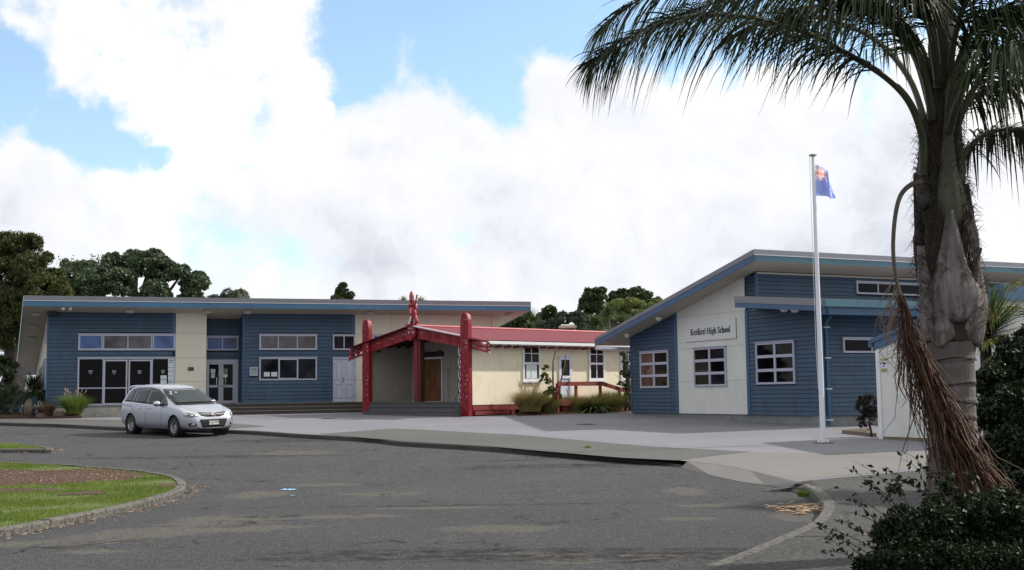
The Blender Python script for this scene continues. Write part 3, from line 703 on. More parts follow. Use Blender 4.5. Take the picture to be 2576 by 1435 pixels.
# entry doors in the recess
window(HB, A, *w6, [.5], [], M_frame, lambda i, j: G_blue, nR+.01, b=.07)
un = nR+.01; dm = (d6[0]+d6[1])/2
fr_ = MB(); fr_.fbox(A, d6[0], d6[0]+.06, vF, d6[3], un, un+.06); fr_.fbox(A, d6[1]-.14, d6[1], vF, d6[3], un, un+.06); fr_.fbox(A, d6[0]+.06, d6[1]-.14, d6[3]-.12, d6[3], un, un+.058); fr_.build('door_frame', M_frame, HB)
for a, b, s in ((d6[0]+.065, (d6[0]+.06+d6[1]-.14)/2-.004, -1), ((d6[0]+.06+d6[1]-.14)/2+.004, d6[1]-.145, 1)):
    D = window(HB, A, a, b, vF+.02, d6[3]-.125, [], [.41], M_frame, G_dark, un+.005, b=.11, mb_=.12, hood=0, out=.055, name='glazed_door')
    hx = b-.05 if s < 0 else a+.05; nn = un+.06; sg = -1 if s < 0 else 1
    q = MB(); q.tube([A.pt(hx, vF+.85, nn), A.pt(hx, vF+.85, nn+.06), A.pt(hx+sg*.16, vF+.85, nn+.07), A.pt(hx+sg*.16, vF+1.25, nn+.07), A.pt(hx, vF+1.25, nn+.06), A.pt(hx, vF+1.25, nn)], .02, 8); q.build('pull_handle', M_chrome, D)
    if s < 0: notice(A, 530, 929, 541.5, 938, un+.03, D); notice(A, 531.5, 939.5, 540, 951, un+.03, D, 3)
    else: notice(A, 560.5, 941.5, 572, 949.5, un+.03, D); u, v = A.uv(566.5, 935, un+.03); crest(A, u, v, un+.03, .24, D)
# plaque on the cream column
q = MB(); u0, v1 = A.uv(472.5, 924, .05); u1, v0 = A.uv(487.5, 933, .05); q.fbox(A, u0, u1, v0, v1, .051, .07); pq = q.build('plaque', mat('bronze_plaque', (.03, .026, .02), .35, var=.2, scale=9), HB); crest(A, u0+.06, v1-.07, .072, .07, pq)
# middle wing windows
window(HB, A, *w3, [.325, .655], [], M_frame, G_grey, .01, b=.08)
W4 = window(HB, A, *w4, [.335, .665], [], M_frame, G_dim, .01, b=.07)
window(HB, A, w4[0]+(w4[1]-w4[0])*.335, w4[0]+(w4[1]-w4[0])*.665, w4[2]+.06, w4[3]-.06, [], [], M_frame, G_dim, .03, b=.05, hood=0, out=.05, name='sliding_sash')
for x0, x1 in ((664, 678.5), (682.5, 697)): notice(A, x0, 936.5, x1, 947.5, .035, W4)
window(HB, A, *w5, [.5], [], M_frame, lambda i, j: G_grey if 0 else G_dim, .01, b=.07)
# white panelled double doors
for a, b in ((dd[0]+.05, (dd[0]+dd[1])/2-.004), ((dd[0]+dd[1])/2+.004, dd[1]-.05)):
    q = MB(); q.fbox(A, a, b, vF+.03, dd[3]-.06, .01, .035); D = q.build('panelled_door', M_frame_w if 'M_frame_w' in globals() else mat('lilac_white_paint', (.48, .50, .60), .45, var=.03), HB)
    q = MB()
    for (c, d, s) in ((.03, .42, 0), (.46, .97, 0)):
        h = dd[3]-.09-vF; v0, v1 = vF+.03+h*c, vF+.03+h*d; t = .09
        q.fbox(A, a+.1, b-.1, v0+.08, v0+.12, .036, .05); q.fbox(A, a+.1, b-.1, v1-.06, v1-.02, .036, .05); q.fbox(A, a+.1, a+.13, v0+.12, v1-.06, .036, .05); q.fbox(A, b-.13, b-.1, v0+.12, v1-.06, .036, .05)
    q.build('door_moulding', mat('moulding_shade', (.36, .38, .47), .5, var=0), D)
    hx = b-.05 if a < dd[0]+.2 else a+.05
    if a < dd[0]+.2: k = MB(); k.fbox(A, hx-.02, hx+.02, vF+.95, vF+1.2, .036, .06); k.tube([A.pt(hx, vF+1.05, .06), A.pt(hx, vF+1.05, .1), A.pt(hx-.12, vF+1.05, .1)], .012, 6); k.build('handle', M_chrome, D)
    he = a+.0 if a < dd[0]+.2 else b; k = MB()
    for hv in (.2, 1.0, 1.8): k.fbox(A, he-.02, he+.02, vF+hv, vF+hv+.1, .036, .055)
    k.build('hinge', M_black, D)
q = MB(); q.fbox(A, dd[0]-.02, dd[0]+.05, vF, dd[3], .0, .07); q.fbox(A, dd[1]-.05, dd[1]+.0, vF, dd[3], .0, .07); q.fbox(A, dd[0]-.04, dd[1]+.04, dd[3]-.06, dd[3]+.02, .0, .09); q.fbox(A, dd[0]+.05, dd[1]-.05, vF, vF+.03, .0, .06); q.build('door_frame', M_frame, HB)
# notice box
a, b = A.u(628), A.u(648); c, d = A.v(638, 946), A.v(638, 925)
window(HB, A, a, b, c, d, [], [], M_frame, mat('board_backing', (.25, .33, .33), .4, var=.3, scale=15), .03, b=.05, out=.09, name='notice_case')
# window of the cream wing behind the porch
a, b, c, d = A.u(937), A.u(1062), w5[2], w5[3]
window(HB, A, a, b, c, d, [.33, .66], [], M_frame, G_blue, .022, b=.07)
# side wall on the left, with two windows
SW = Frame(A.pt(uL, 0, 0)+BK*17, -BK); SW.N = Vector((-BK.y, BK.x, 0))
vsl = lambda t: vW-(t)*.14
for t0, t1 in ((0, 4), (4, 8), (8, 12.5), (12.5, 17)):
    q = MB(); q.fbox(SW, 17-t1, 17-t0, .7, vsl(t0)+.25, -.2, 0); q.build('wall', M_cream, HB)
window(HB, SW, 17-3.4, 17-.35, vF+.75, vF+2.15, [.35, .7], [], M_frame, G_dim, .01); window(HB, SW, 17-1.6, 17-.35, vF+2.9, vF+3.7, [], [], M_frame, G_dim, .01)
window(HB, SW, 17-9.5, 17-4.6, vF+.75, vF+1.95, [.25, .5, .75], [], M_frame, G_dim, .01)
q = MB(); q.fbox(A, uF-.2, uF, .7, vW+.2, -9, -.2); q.build('wall', M_cream, HB)
dp_ = MB(); dp_.tube([A.pt(A.u(1239), vW-.1, .07), A.pt(A.u(1239), 1.0, .07)], .04, 8); dp_.build('downpipe', M_cream, HB)
# roof
nE = 1.4; ru0, ru1 = A.u(60, nE, 760), A.u(1335, nE, 770); rv0 = A.v(700, 775.5, nE); rv1 = A.v(700, 764, nE); rv2 = A.v(700, 752.5, nE)
LB = 19.0; sl = .14
def rp(u, v, t): p = A.pt(u, v, nE-.03)+BK*t; p.z = v-t*sl; return p
q = MB(); q.hexa([rp(ru0, rv0, 0), rp(ru1, rv0, 0), rp(ru1, rv0, LB), rp(ru0, rv0, LB), rp(ru0, rv1, 0), rp(ru1, rv1, 0), rp(ru1, rv1, LB), rp(ru0, rv1, LB)]); roof = q.build('roof', M_soff, HB)
q = MB(); q.hexa([rp(ru0, rv1+.004, 0), rp(ru1, rv1+.004, 0), rp(ru1, rv1+.004, LB), rp(ru0, rv1+.004, LB), rp(ru0, rv2, 0), rp(ru1, rv2, 0), rp(ru1, rv2-.5, LB), rp(ru0, rv2-.5, LB)]); q.build('roof_sheet', M_flash, HB)
nb = 10
for k in range(nb):
    a, b = ru0+(ru1-ru0)*k/nb, ru0+(ru1-ru0)*(k+1)/nb
    q = MB(); q.fbox(A, a+.003, b-.003, rv0-.02, rv1, nE-.03, nE); q.build('fascia_board', M_fasc, HB)
q = MB(); q.fbox(A, ru0-.01, ru1+.01, rv1+.001, rv1+.03, nE-.03, nE+.015); q.fbox(A, ru0-.01, ru1+.01, rv1+.031, rv2+.02, nE-.03, nE+.004); q.build('roof_flashing', [M_flash], HB)
q = MB(); q.fbox(A, ru0-.01, ru1+.01, rv1+.003, rv1+.024, nE+.015, nE+.022); q.build('flashing_edge', M_wline, HB)
def verge(u, sg, m, name, z0, z1):
    q = MB(); a = [rp(u, z0, 0), rp(u, z0, LB), rp(u, z1, LB), rp(u, z1, 0)]; q.prism([p for p in a], A.U*(.025*sg)); return q.build(name, m, HB)
verge(ru0, -1, M_fasc, 'verge_board', rv0-.02, rv1); verge(ru0, -1, M_wline, 'verge_flashing', rv1+.002, rv2+.01); verge(ru1, 1, M_fasc, 'verge_board', rv0-.02, rv1); verge(ru1, 1, M_flash, 'verge_flashing', rv1+.002, rv2+.01)
# thin light strip where the soffit meets the wall
for a, b in ((uL, uB), (uD, uE)): q = MB(); q.fbox(A, a, b-.1, vW-.0, vW+.05, .036, .06); q.build('soffit_bead', M_wline, HB)
def soffit_z(n, u): t = (nE-.03-n); return rv0-t*sl*.97
for x, y in ((327, 786), (522, 783), (623, 786), (931, 788), (1280, 792)):
    u = A.u(x, .65, y); q = MB(); z = soffit_z(.65, u); c = A.pt(u, z, .65); q.lathe([(0, -.16), (.14, -.155), (.2, -.12), (.22, -.06), (.22, .0)], 20, Matrix.Translation(c)); q.build('soffit_light', M_fix, HB)
for t, off_ in ((1.6, .55), (4.5, .55), (7.5, .55)):
    c = rp(ru0+off_, rv0, t); q = MB(); q.lathe([(0, -.14), (.14, -.135), (.2, -.1), (.22, -.04), (.22, 0)], 16, Matrix.Translation(c)); q.build('soffit_light', M_fix, HB)
q = MB(); c = A.pt(A.u(133, .25, 789), vW-.12, .25); q.box(c, (.45, .25, .12)); q.tube([c, c+Vector((0, .2, .16))], .03, 6); q.build('security_light', M_black, HB)
for x in (159, 177): q = MB(); u = A.u(x, 1.2, 775); c = A.pt(u, rv0-.04, 1.15); q.lathe([(0, -.14), (.06, -.12), (.08, -.05), (.08, 0)], 12, Matrix.Translation(c)); q.build('dome_camera', M_wline, HB)
# foundation, landing and steps
q = MB(); q.fbox(A, uL-.05, A.u(470), .4, vF-.06, -.3, .05); q.build('foundation', M_found, HB)
for k in range(12):
    a = uL+.3+k*.52*1.15
    q = MB(); q.fbox(A, a, a+.58, .5, vF-.085, .051, .075); q.build('foundation_panel', M_found, HB)
q = MB(); q.fbox(A, uL-.05, A.u(470), vF-.06, vF-.005, -.3, .11); q.build('sill', M_foundg, HB)
s0, s1 = A.u(455), A.u(925)
rise = (vF-.80)/3
for k in range(3):
    zt = vF-.015-rise*k; n1 = 1.5+.36*k
    q = MB(); q.fbox(A, s0, s1, .4, zt-.03, -1.5 if k == 0 else n1-.36, n1-.02); q.build('step', M_step, HB)
    q = MB(); q.fbox(A, s0, s1, zt-.03, zt, (-1.5 if k == 0 else n1-.38), n1); q.build('step_tread', M_stept if k else M_path, HB)

# ================================================================= 2. RED CARVED PORCH AND CREAM HALL
M_red = mat('carved_red_paint', (.23, .007, .014), .45, var=.22, scale=6, bump=.5, bscale=14, spec=.5)
M_redb = mat('red_brown_timber', (.20, .030, .025), .6, var=.15, scale=3)
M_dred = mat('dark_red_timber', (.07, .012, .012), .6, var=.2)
M_roofr = mat('red_corrugated_iron', (.21, .020, .034), .5, var=.15, scale=1.2, dirt=((.13, .03, .035), 1.2, .5))
M_carvd = mat('carving_dark', (.035, .012, .012), .6, var=.3)
M_rib = mat('ribbed_wall_paint', (.40, .37, .32), .7, var=.06, scale=2)
M_pau = mat('shell_inlay', (.75, .78, .80), .3, var=.1)
M_wood = mat('varnished_door', (.17, .075, .025), .45, var=.35, scale=2.5, stretch=(3, 3, .6), rnd=.12)
M_deck = mat('grey_deck_timber', (.085, .085, .092), .8, var=.25, scale=3, stretch=(1, 1, 6), rnd=.12, bump=.3)
B = Frame(P(925, 1000, 53.6), (4.71, -5.4))
HL = thing('meeting_hall', 'cream single-storey hall with red iron roof and a red carved gable porch', 'building', (B.o.x, B.o.y, .7))
C = Frame(B.pt(B.u(1186), 0), (1, .9)); 
vFl = B.v(1050, 1011); 
def bpoly(pts, n): return [B.pt(*B.uv(x, y, n), n) for x, y in pts]
nB = .10
# bargeboards
lb = bpoly([(1029, 825), (932.3, 860.6), (893, 874), (880.5, 877.5), (877.5, 884), (879.5, 891), (876.5, 899), (876.5, 906.5), (933.7, 886.3), (1033, 851.5)], nB)
rbp = bpoly([(1050, 819.7), (1162, 844), (1223, 857.5), (1229, 862), (1226, 867), (1230, 873), (1227, 879), (1230.5, 888), (1162, 873.5), (1050, 852)], nB)
def pierced(x0, x1, t0, t1, b0, b1, cols, parent):
    pass
# barge ends are pierced with slots: build the solid part and the fingered end apart
def bargeboard(px_in, px_end, top, bot, label_end):
    """top/bot: ((x,y) inner, (x,y) at post, (x,y) end) lines in the photo"""
    q = MB(); lt = lambda x, a, b: a[1]+(b[1]-a[1])*(x-a[0])/(b[0]-a[0])
    xs = [top[0][0], px_in]
    q.prism(bpoly([(top[0]), (px_in, lt(px_in, top[0], top[1])), (px_in, lt(px_in, bot[0], bot[1])), bot[0]], nB), -B.N*.12)
    o = q.build('bargeboard', M_red, HL)
    k = MB(); T = lambda x: lt(x, top[1], top[2]); Bt = lambda x: lt(x, bot[1], bot[2]); H_ = lambda x, f: T(x)+(Bt(x)-T(x))*f
    e = px_end; a0 = px_in; d = (e-a0)
    def cell(f0, f1, g0, g1): x0, x1 = a0+d*f0, a0+d*f1; return bpoly([(x0, H_(x0, g0)), (x1, H_(x1, g0)), (x1, H_(x1, g1)), (x0, H_(x0, g1))], nB-.01)
    for c in ((0, .30, 0, 1), (.30, .92, 0, .16), (.30, .92, .42, .58), (.30, .92, .84, 1), (.56, .64, .16, .42), (.56, .64, .58, .84)): k.prism(cell(*c), -B.N*.09)
    x0, x1 = a0+d*.92, e
    k.prism(bpoly([(x0, H_(x0, 0)), (x1-.04*d, H_(x1, .02)), (x1, H_(x1, .14)), (x1-.07*d, H_(x1, .30)), (x1, H_(x1, .42)), (x1-.06*d, H_(x1, .58)), (x1, H_(x1, .72)), (x1-.03*d, H_(x1, .86)), (x1+.02*d, H_(x1, 1.06)), (x0, H_(x0, 1))], nB-.01), -B.N*.09)
    k.build('pierced_end', M_red, o); return o
BL = bargeboard(932, 877, ((1029, 825), (932.3, 860.6), (879, 879)), ((1033, 851.5), (933.7, 886.3), (877, 906)), '')
BR = bargeboard(1163, 1229, ((1050, 819.7), (1162, 844), (1225.6, 858.2)), ((1050, 852), (1162, 873.5), (1229.4, 888)), '')
# relief carving: spirals and ridges standing proud
def spiral(mb, u, v, n, r, turns=2.0, th=.022, dirn=1, a0=0):
    pts = []; k = int(14*turns)
    for i in range(k+1):
        t = i/k; a = a0+dirn*2*math.pi*turns*t; rr = r*(1-.85*t); pts.append(B.pt(u+rr*math.cos(a), v+rr*math.sin(a), n))
    mb.tube(pts, th, 5)
def relief(parent, cells, n, r, seed):
    rr = random.Random(seed); q = MB()
    for (x, y) in cells:
        u, v = B.uv(x, y, n); spiral(q, u, v, n, r*rr.uniform(.85, 1.1), 2.2, .024, rr.choice((-1, 1)), rr.uniform(0, 6))
        for k in range(4):
            a = rr.uniform(0, 6.28); q.tube([B.pt(u+math.cos(a+j*.25)*r*(1.15+.1*k), v+math.sin(a+j*.25)*r*(1.15+.1*k)*.9, n) for j in range(5)], [.006, .02, .024, .02, .006], 5)
    return tag(q.build('carved_relief', M_red, parent), kind='stuff')
relief(BL, [(1012, 845), (985, 855), (958, 864), (941, 871)], nB, .19, 1); relief(BR, [(1075, 841), (1102, 848), (1130, 854), (1150, 858)], nB, .21, 2)
def dots(parent, lst, n, r=.022):
    q = MB()
    for x, y in lst: u, v = B.uv(x, y, n); q.lathe([(0, .02), (r*.7, .016), (r, 0)], 10, wallM(B, u, v, n))
    q.build('shell_eye', M_pau, parent)
dots(BL, [(1013, 842.5), (1019, 842.5), (981.5, 852.5), (987, 853), (949.6, 863.6), (955.5, 864), (903.5, 875.5)], nB+.02); dots(BR, [(1059.5, 837.5), (1067, 837.5)], nB+.02); dots(BL, [(879.5, 882), (880.5, 897.5)], nB)
# posts (amo)
def post(x0, x1, y0, y1, seed, d=.18):
    u0, u1 = B.u(x0, .12), B.u(x1, .12); v1 = B.v((x0+x1)/2, y0, .12); v0 = g(51)+.09; w = u1-u0; cu = (u0+u1)/2; rr = random.Random(seed)
    L_, R_ = [], []
    k = 16
    for i in range(k+1):
        v = v0+(v1-w*.9-v0)*i/k; L_.append((u0+rr.uniform(-.012, .012), v)); R_.append((u1+rr.uniform(-.012, .012), v))
    top = [(cu+w*.5*math.cos(a), v1-w*.9+w*.9*math.sin(a)**.8) for a in [math.pi*j/10 for j in range(1, 10)]]
    pts = [B.pt(u, v, .04) for u, v in L_]+[B.pt(u, v, .04) for u, v in top[::-1]]+[B.pt(u, v, .04) for u, v in R_[::-1]]
    q = MB(); q.prism(pts, B.N*d); o = q.build('carved_post', M_red, HL)
    q = MB(); n = .04+d
    for i in range(11):
        v = v0+.25+(v1-v0-.5)*i/10; s = .42*w
        spiral(q, cu+rr.uniform(-.03, .03), v, n, s*rr.uniform(.8, 1.05), 1.6, .022, rr.choice((-1, 1)), rr.uniform(0, 6))
        q.tube([B.pt(cu-s+2*s*j/6, v+.17+.05*math.sin(j*1.3+i), n) for j in range(7)], .016, 5)
    tag(q.build('carved_relief', M_red, o), kind='stuff')
    dots(o, [((x0+x1)/2+rr.uniform(-3, 3), y0+(y1-y0)*f) for f in (.07, .28, .3, .34, .62, .66, .70, .82)], n+.02, .022)
    return o
post(916, 932.5, 804, 1036, 5); post(1163, 1183.5, 787, 1044, 6)
# gable mask
u, v = B.uv(1040, 836, nB); q = MB(); pts = []
for k in range(24):
    a = 2*math.pi*k/24; r_ = (.27+.03*math.cos(2*a)); pts.append(B.pt(u+r_*math.cos(a), v+(.30 if math.sin(a) > 0 else .32)*math.sin(a), nB))
q.prism(pts, B.N*.12); q.prism([B.pt(u-.12, v-.36, nB+.12), B.pt(u+.12, v-.36, nB+.12), B.pt(u+.08, v-.18, nB+.12), B.pt(u-.08, v-.18, nB+.12)], B.N*.05); q.lathe([(0, .07), (.06, .05), (.09, 0)], 12, wallM(B, u, v-.02, nB+.12))
q.prism([B.pt(u-.24, v+.20, nB+.02), B.pt(u-.1, v+.35, nB+.02), B.pt(u+.1, v+.35, nB+.02), B.pt(u+.24, v+.20, nB+.02)], B.N*.14)
mk = q.build('gable_mask', M_red, HL); q = MB()
for sx, sy in ((-.1, .16), (.07, .16), (-.14, -.03), (.14, -.03)): spiral(q, u+sx, v+sy, nB+.135, .045, 1, .014, 1, 0)
q.build('shell_eye', M_pau, mk)
# centre post, porch walls, door, floor
nK = -2.3
uP0, uP1 = B.u(1042, 0), B.u(1053, 0)
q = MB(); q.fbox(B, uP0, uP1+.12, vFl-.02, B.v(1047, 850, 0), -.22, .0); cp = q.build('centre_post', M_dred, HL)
for k in range(17):
    q = MB(); vv = vFl+.2+k*.15; q.fbox(B, uP0+.02, uP0+.26, vv, vv+.12, .001, .03)
    q.build('carved_block', M_red, cp)
uL0, uR0 = B.u(933, 0)-.12, B.u(1162, 0)+.2
# left side wall, ribbed
Lw = Frame(B.pt(uL0, 0, nK), B.N); Lw.N = B.U.copy()
ztop = lambda: B.v(935, 866, 0)
q = MB(); q.fbox(Lw, 0, -nK, vFl-.02, ztop()+.1, -.1, 0); q.build('wall', M_rib, HL)
for k in range(20):
    a = .04+k*(-nK-.05)/20; q = MB(); q.fbox(Lw, a, a+.055, vFl, ztop()+.08, .001, .03); q.build('wall_rib', M_rib, HL)
wt = B.v(1040, 866, 0); um_ = B.u(1038, 0); q = MB(); q.prism([B.pt(uL0-.1, vFl-.02, nK), B.pt(uR0+.1, vFl-.02, nK), B.pt(uR0+.1, wt-.05, nK), B.pt(um_, B.v(1038, 828, 0)-.12, nK), B.pt(uL0-.1, wt-.05, nK)], -B.N*.12); q.build('wall', M_rib, HL)
uu = uL0+.05
while uu < uR0+.1:
    if not (B.u(1057, nK)-.1 < uu < B.u(1113, nK)+.07): q = MB(); q.fbox(B, uu, uu+.05, vFl, wt+.1, nK+.001, nK+.016); q.build('wall_rib', M_rib, HL)
    else: q = MB(); q.fbox(B, uu, uu+.05, B.v(1085, 899, nK)+.05, wt+.1, nK+.001, nK+.016); q.build('wall_rib', M_rib, HL)
    uu += .14
d0, d1 = B.u(1057, nK), B.u(1113, nK); dv = B.v(1085, 904, nK)
q = MB(); q.fbox(B, d0-.07, d0, vFl, dv+.08, nK+.01, nK+.08); q.fbox(B, d1, d1+.07, vFl, dv+.08, nK+.01, nK+.08); q.fbox(B, d0, d1, dv, dv+.08, nK+.01, nK+.08); q.build('door_frame', M_wframe, HL)
for a, b in ((d0+.01, (d0+d1)/2-.004), ((d0+d1)/2+.004, d1-.01)):
    q = MB(); q.fbox(B, a, b, vFl+.01, dv-.01, nK+.01, nK+.035); D = q.build('timber_door', M_wood, HL)
    for k in range(4):
        for j in range(2):
            ww = (b-a-.14)/2; q = MB(); hh = (dv-vFl-.25)/4; q.fbox(B, a+.05+j*(ww+.04), a+.05+j*(ww+.04)+ww, vFl+.08+k*(hh+.03), vFl+.08+k*(hh+.03)+hh, nK+.036, nK+.05); q.build('door_panel', M_wood, D)
# carved lintel over the door
u0, u1 = B.u(1056, nK), B.u(1116, nK); v0, v1 = B.v(1086, 898, nK), B.v(1086, 885, nK)
pts = [(u0, v0), (u1, v0), (u1+.05, v0+.1), (u1, v1-.02), (u1-.15, v1+.02), (u1-.35, v1-.02), ((u0+u1)/2, v1-.02), (u0+.35, v1-.02), (u0+.15, v1+.02), (u0-.05, v1-.05)]
q = MB(); q.prism([B.pt(a, b, nK+.03) for a, b in pts], B.N*.1); q.build('carved_lintel', M_carvd, HL)
# carved pattern board inside the right post: dark board with white scrolls
Rb = Frame(B.pt(B.u(1163, 0)-.05, 0, nK), B.N); Rb.N = -B.U
q = MB(); q.fbox(Rb, 0, -nK, vFl-.02, B.v(1160, 868, 0)+.2, -.15, 0); q.build('wall', M_rib, HL)
q = MB(); uq = B.u(1151.5, .0); q.fbox(B, uq-.03, B.u(1163, 0), vFl, B.v(1158, 868, 0), -.06, -.02); pb = q.build('pattern_board', M_carvd, HL)
q = MB(); vt = B.v(1158, 872, 0); nn = 9; cu = (uq+B.u(1162, 0))/2
for k in range(nn):
    vv = vFl+.15+(vt-vFl-.3)*k/(nn-1); sgn = 1 if k % 2 else -1
    pp = [B.pt(cu+sgn*.10*math.cos(t), vv+.19*math.sin(t), -.012) for t in [(-1.4+2.8*j/9) for j in range(10)]]; q.tube(pp, .018, 5); spiral(q, cu-sgn*.03, vv+.02, -.012, .06, 1.2, .014, sgn)
q.build('painted_scroll', M_wframe, pb)
q = MB(); uu = B.u(1131, nK); q.tube([B.pt(uu, vFl, nK+.1), B.pt(uu, vFl+1.35, nK+.1)], .012, 6); q.box(B.pt(uu, vFl+1.38, nK+.1), (.05, .05, .1)); q.tube([B.pt(B.u(1150, nK), vFl, nK+.1), B.pt(B.u(1150, nK), vFl+.15, nK+.1)], .015, 6); q.build('bolt_rod', M_black, HL)
q = MB(); q.box(B.pt(B.u(952, -.3), B.v(952, 880, -.3), -.3), (.12, .12, .25)); q.build('wall_lamp', M_black, HL)
# deck and steps
for k, (x0, x1, n0, n1) in enumerate(((B.u(934, .4), B.u(1164, .25), nK, .02), (B.u(918, .6), B.u(1144, .55), .02, .42), (B.u(902, 1.0), B.u(1126, .95), .42, .80))):
    zt = vFl-.01-(vFl-(g(50)+.12))/3*k
    if k == 0: n1 = .22; x0 = uL0; q = MB(); q.fbox(B, x0, x1, .3, zt-.03, n0, n1-.03); q.build('deck', M_deck, HL)
    else: q = MB(); q.fbox(B, x0, x1, .3, zt-.03, n0, n1-.03); q.build('step', M_deck, HL)
    for j in range(3 if k else 4):
        w_ = (n1-n0)/3 if k else .14; a = n1-w_*(j+1); q = MB(); q.fbox(B, x0-.01, x1+.01, zt-.03, zt, a+.004, a+w_-.004); q.build('plank', M_deck, HL)
    q = MB(); q.fbox(B, x0-.005, x1+.005, .3, zt-.12, n1-.03, n1-.012); q.build('riser_board', M_deck, HL)
# long side wall
cW0 = C.v(1250, 1018); cW1 = C.v(1186, 853)-.03; cL = 12.5
q = MB(); q.fbox(C, .0, cL, cW0, cW1-.06, -.15, 0); q.build('wall', M_gap, HL)
hw = []
for (x0, x1, y0, y1) in ((1313, 1358, 864, 959), (1479, 1519, 867.5, 957.5), (1559, 1600, 869, 956)):
    hw.append((C.u(x0), C.u(x1), C.v((x0+x1)/2, y1), C.v((x0+x1)/2, y0)))
hd = (C.u(1403.6), C.u(1435.6), C.v(1420, 1005), C.v(1420, 898))
hmid = sorted(set([0.0, 1.2, 2.4, hw[0][0], hw[0][1], hd[0], hd[1], hw[1][0], hw[1][1], hw[2][0], hw[2][1], cL]))
ed = [0, 1.22, 2.44]+[hw[0][0], hw[0][1], (hw[0][1]+hd[0])/2*0+hd[0], hd[1], hw[1][0], hw[1][1], hw[2][0], hw[2][1], cL]
for a, b in zip(ed, ed[1:]):
    ops = [w for w in hw+[hd] if abs(w[0]-a) < 1e-6]
    rgs = [(cW0, cW1-.05)] if not ops else [(cW0, ops[0][2]), (ops[0][3], cW1-.05)]
    for r0, r1 in rgs:
        if r1-r0 > .05: q = MB(); q.fbox(C, a+.003, b-.003, r0, r1, 0, .018); q.build('wall_panel', M_creamy, HL)
for w in hw:
    o = window(HL, C, w[0], w[1], w[2], w[3], [], [.465], M_wframe, G_dark, .0, b=.10, mb_=.09, hood=.02, out=.07, name='sash_window')
    k = MB(); um = (w[0]+w[1])/2; vm = w[2]+(w[3]-w[2])*.465
    k.fbox(C, um-.018, um+.018, w[2]+.1, w[3]-.1, .022, .045); k.fbox(C, w[0]+.1, um-.018, vm+(w[3]-vm)*.47, vm+(w[3]-vm)*.47+.036, .022, .044); k.fbox(C, um+.018, w[1]-.1, vm+(w[3]-vm)*.47, vm+(w[3]-vm)*.47+.036, .022, .044); k.build('glazing_bar', M_wframe, o)
    k = MB(); k.fbox(C, w[0]-.05, w[1]+.05, w[2]-.06, w[2], .018, .11); k.build('sill', M_wframe, o)
    if w is hw[0]: k = MB(); k.fbox(C, w[0]+.22, w[1]-.2, w[2]+.12, w[2]+.75, .0225, .026); k.build('paper_sheet', M_paper, o)
o = window(HL, C, hd[0], hd[1], hd[2], hd[3], [], [.52], mat('door_white', (.66, .69, .80), .45, var=.03), lambda i, j: G_dark if j else mat('door_white_panel', (.62, .65, .76), .45, var=.03), .0, b=.13, mb_=.12, hood=.02, out=.07, name='white_door')
k = MB(); k.tube([C.pt(hd[1]-.16, hd[2]+.95, .07), C.pt(hd[1]-.16, hd[2]+.95, .12), C.pt(hd[1]-.27, hd[2]+.95, .12)], .012, 6); k.build('handle', M_chrome, o)
# base beams and piles
q = MB(); q.fbox(C, .05, 4.2, cW0-.22, cW0-.03, -.05, .02); q.build('base_beam', M_redb, HL)
q = MB(); q.fbox(C, .05, 2.1, cW0-.40, cW0-.25, .02, .16); q.fbox(C, 1.95, 2.15, g(50)+.1, cW0-.23, .02, .2); q.build('base_beam', M_redb, HL)
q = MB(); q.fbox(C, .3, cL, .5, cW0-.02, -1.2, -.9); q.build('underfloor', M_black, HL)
q = MB(); q.fbox(C, 4.2, cL, .5, cW0-.03, -.1, -.03); q.build('base_board', M_dred, HL)
# roof: ridge over the porch apex, parallel to the long wall
apu, apv = B.uv(1038, 823, 0); ap = B.pt(apu, apv, .1)
eo = .45; ev = C.v(1250, 858, eo); e0 = C.pt(-.1, ev, eo)
rdir = C.U; Lr = 13.5
def slope_sheet(p_ridge, p_eave, name, m, t0=-.35):
    n = int(Lr/.038); vs = []; d = (p_eave-p_ridge); nn = d.cross(rdir).normalized(); nn = nn if nn.z > 0 else -nn
    for i in range(n+1):
        s = t0+Lr*i/n; w = .012*math.sin(i*math.pi/2)
        for t in (0, 1): q_ = p_ridge+rdir*s+d*t+nn*w; vs.append(q_)
    q = MB(); q.add(vs, [(2*i, 2*i+1, 2*i+3, 2*i+2) for i in range(n)], False); return q.build(name, m, HL)
sdist = (ap-e0).dot(rdir); e_al = e0+rdir*sdist
slope_sheet(ap+Vector((0, 0, .03)), e_al+Vector((0, 0, .03)), 'roof_sheet', M_roofr, -.2)
mir = ap+(ap-e_al); mir.z = e_al.z; slope_sheet(ap+Vector((0, 0, .03)), mir+Vector((0, 0, .03)), 'roof_sheet', M_roofr, -.2)
q = MB(); q.tube([ap+rdir*-.25+Vector((0, 0, .05)), ap+rdir*Lr+Vector((0, 0, .05))], .07, 8); q.build('ridge_cap', mat('pinkish_ridge', (.34, .05, .06), .5), HL)
q = MB(); q.tube([ap+rdir*-.12+(e_al-ap)*.06+Vector((0, 0, .07)), ap+rdir*-.12+(e_al-ap)*.90+Vector((0, 0, .07))], .035, 6); q.build('verge_trim', M_wframe, HL)
gp0 = e_al+rdir*-.2-Vector((0, 0, .06))+C.N*.04; q = MB(); q.fbox(C, .12, cL+.2, ev-.13, ev-.01, eo, eo+.12); q.build('gutter', M_wframe, HL)
q = MB(); q.fbox(C, .1, cL, ev-.17, ev-.02, .02, eo-.01); q.build('eave_lining', M_wframe, HL)
for k in range(24):
    q = MB(); q.fbox(C, .25+k*.5, .33+k*.5, ev-.26, ev-.175, .02, eo-.03); q.build('rafter_tail', M_redb, HL)
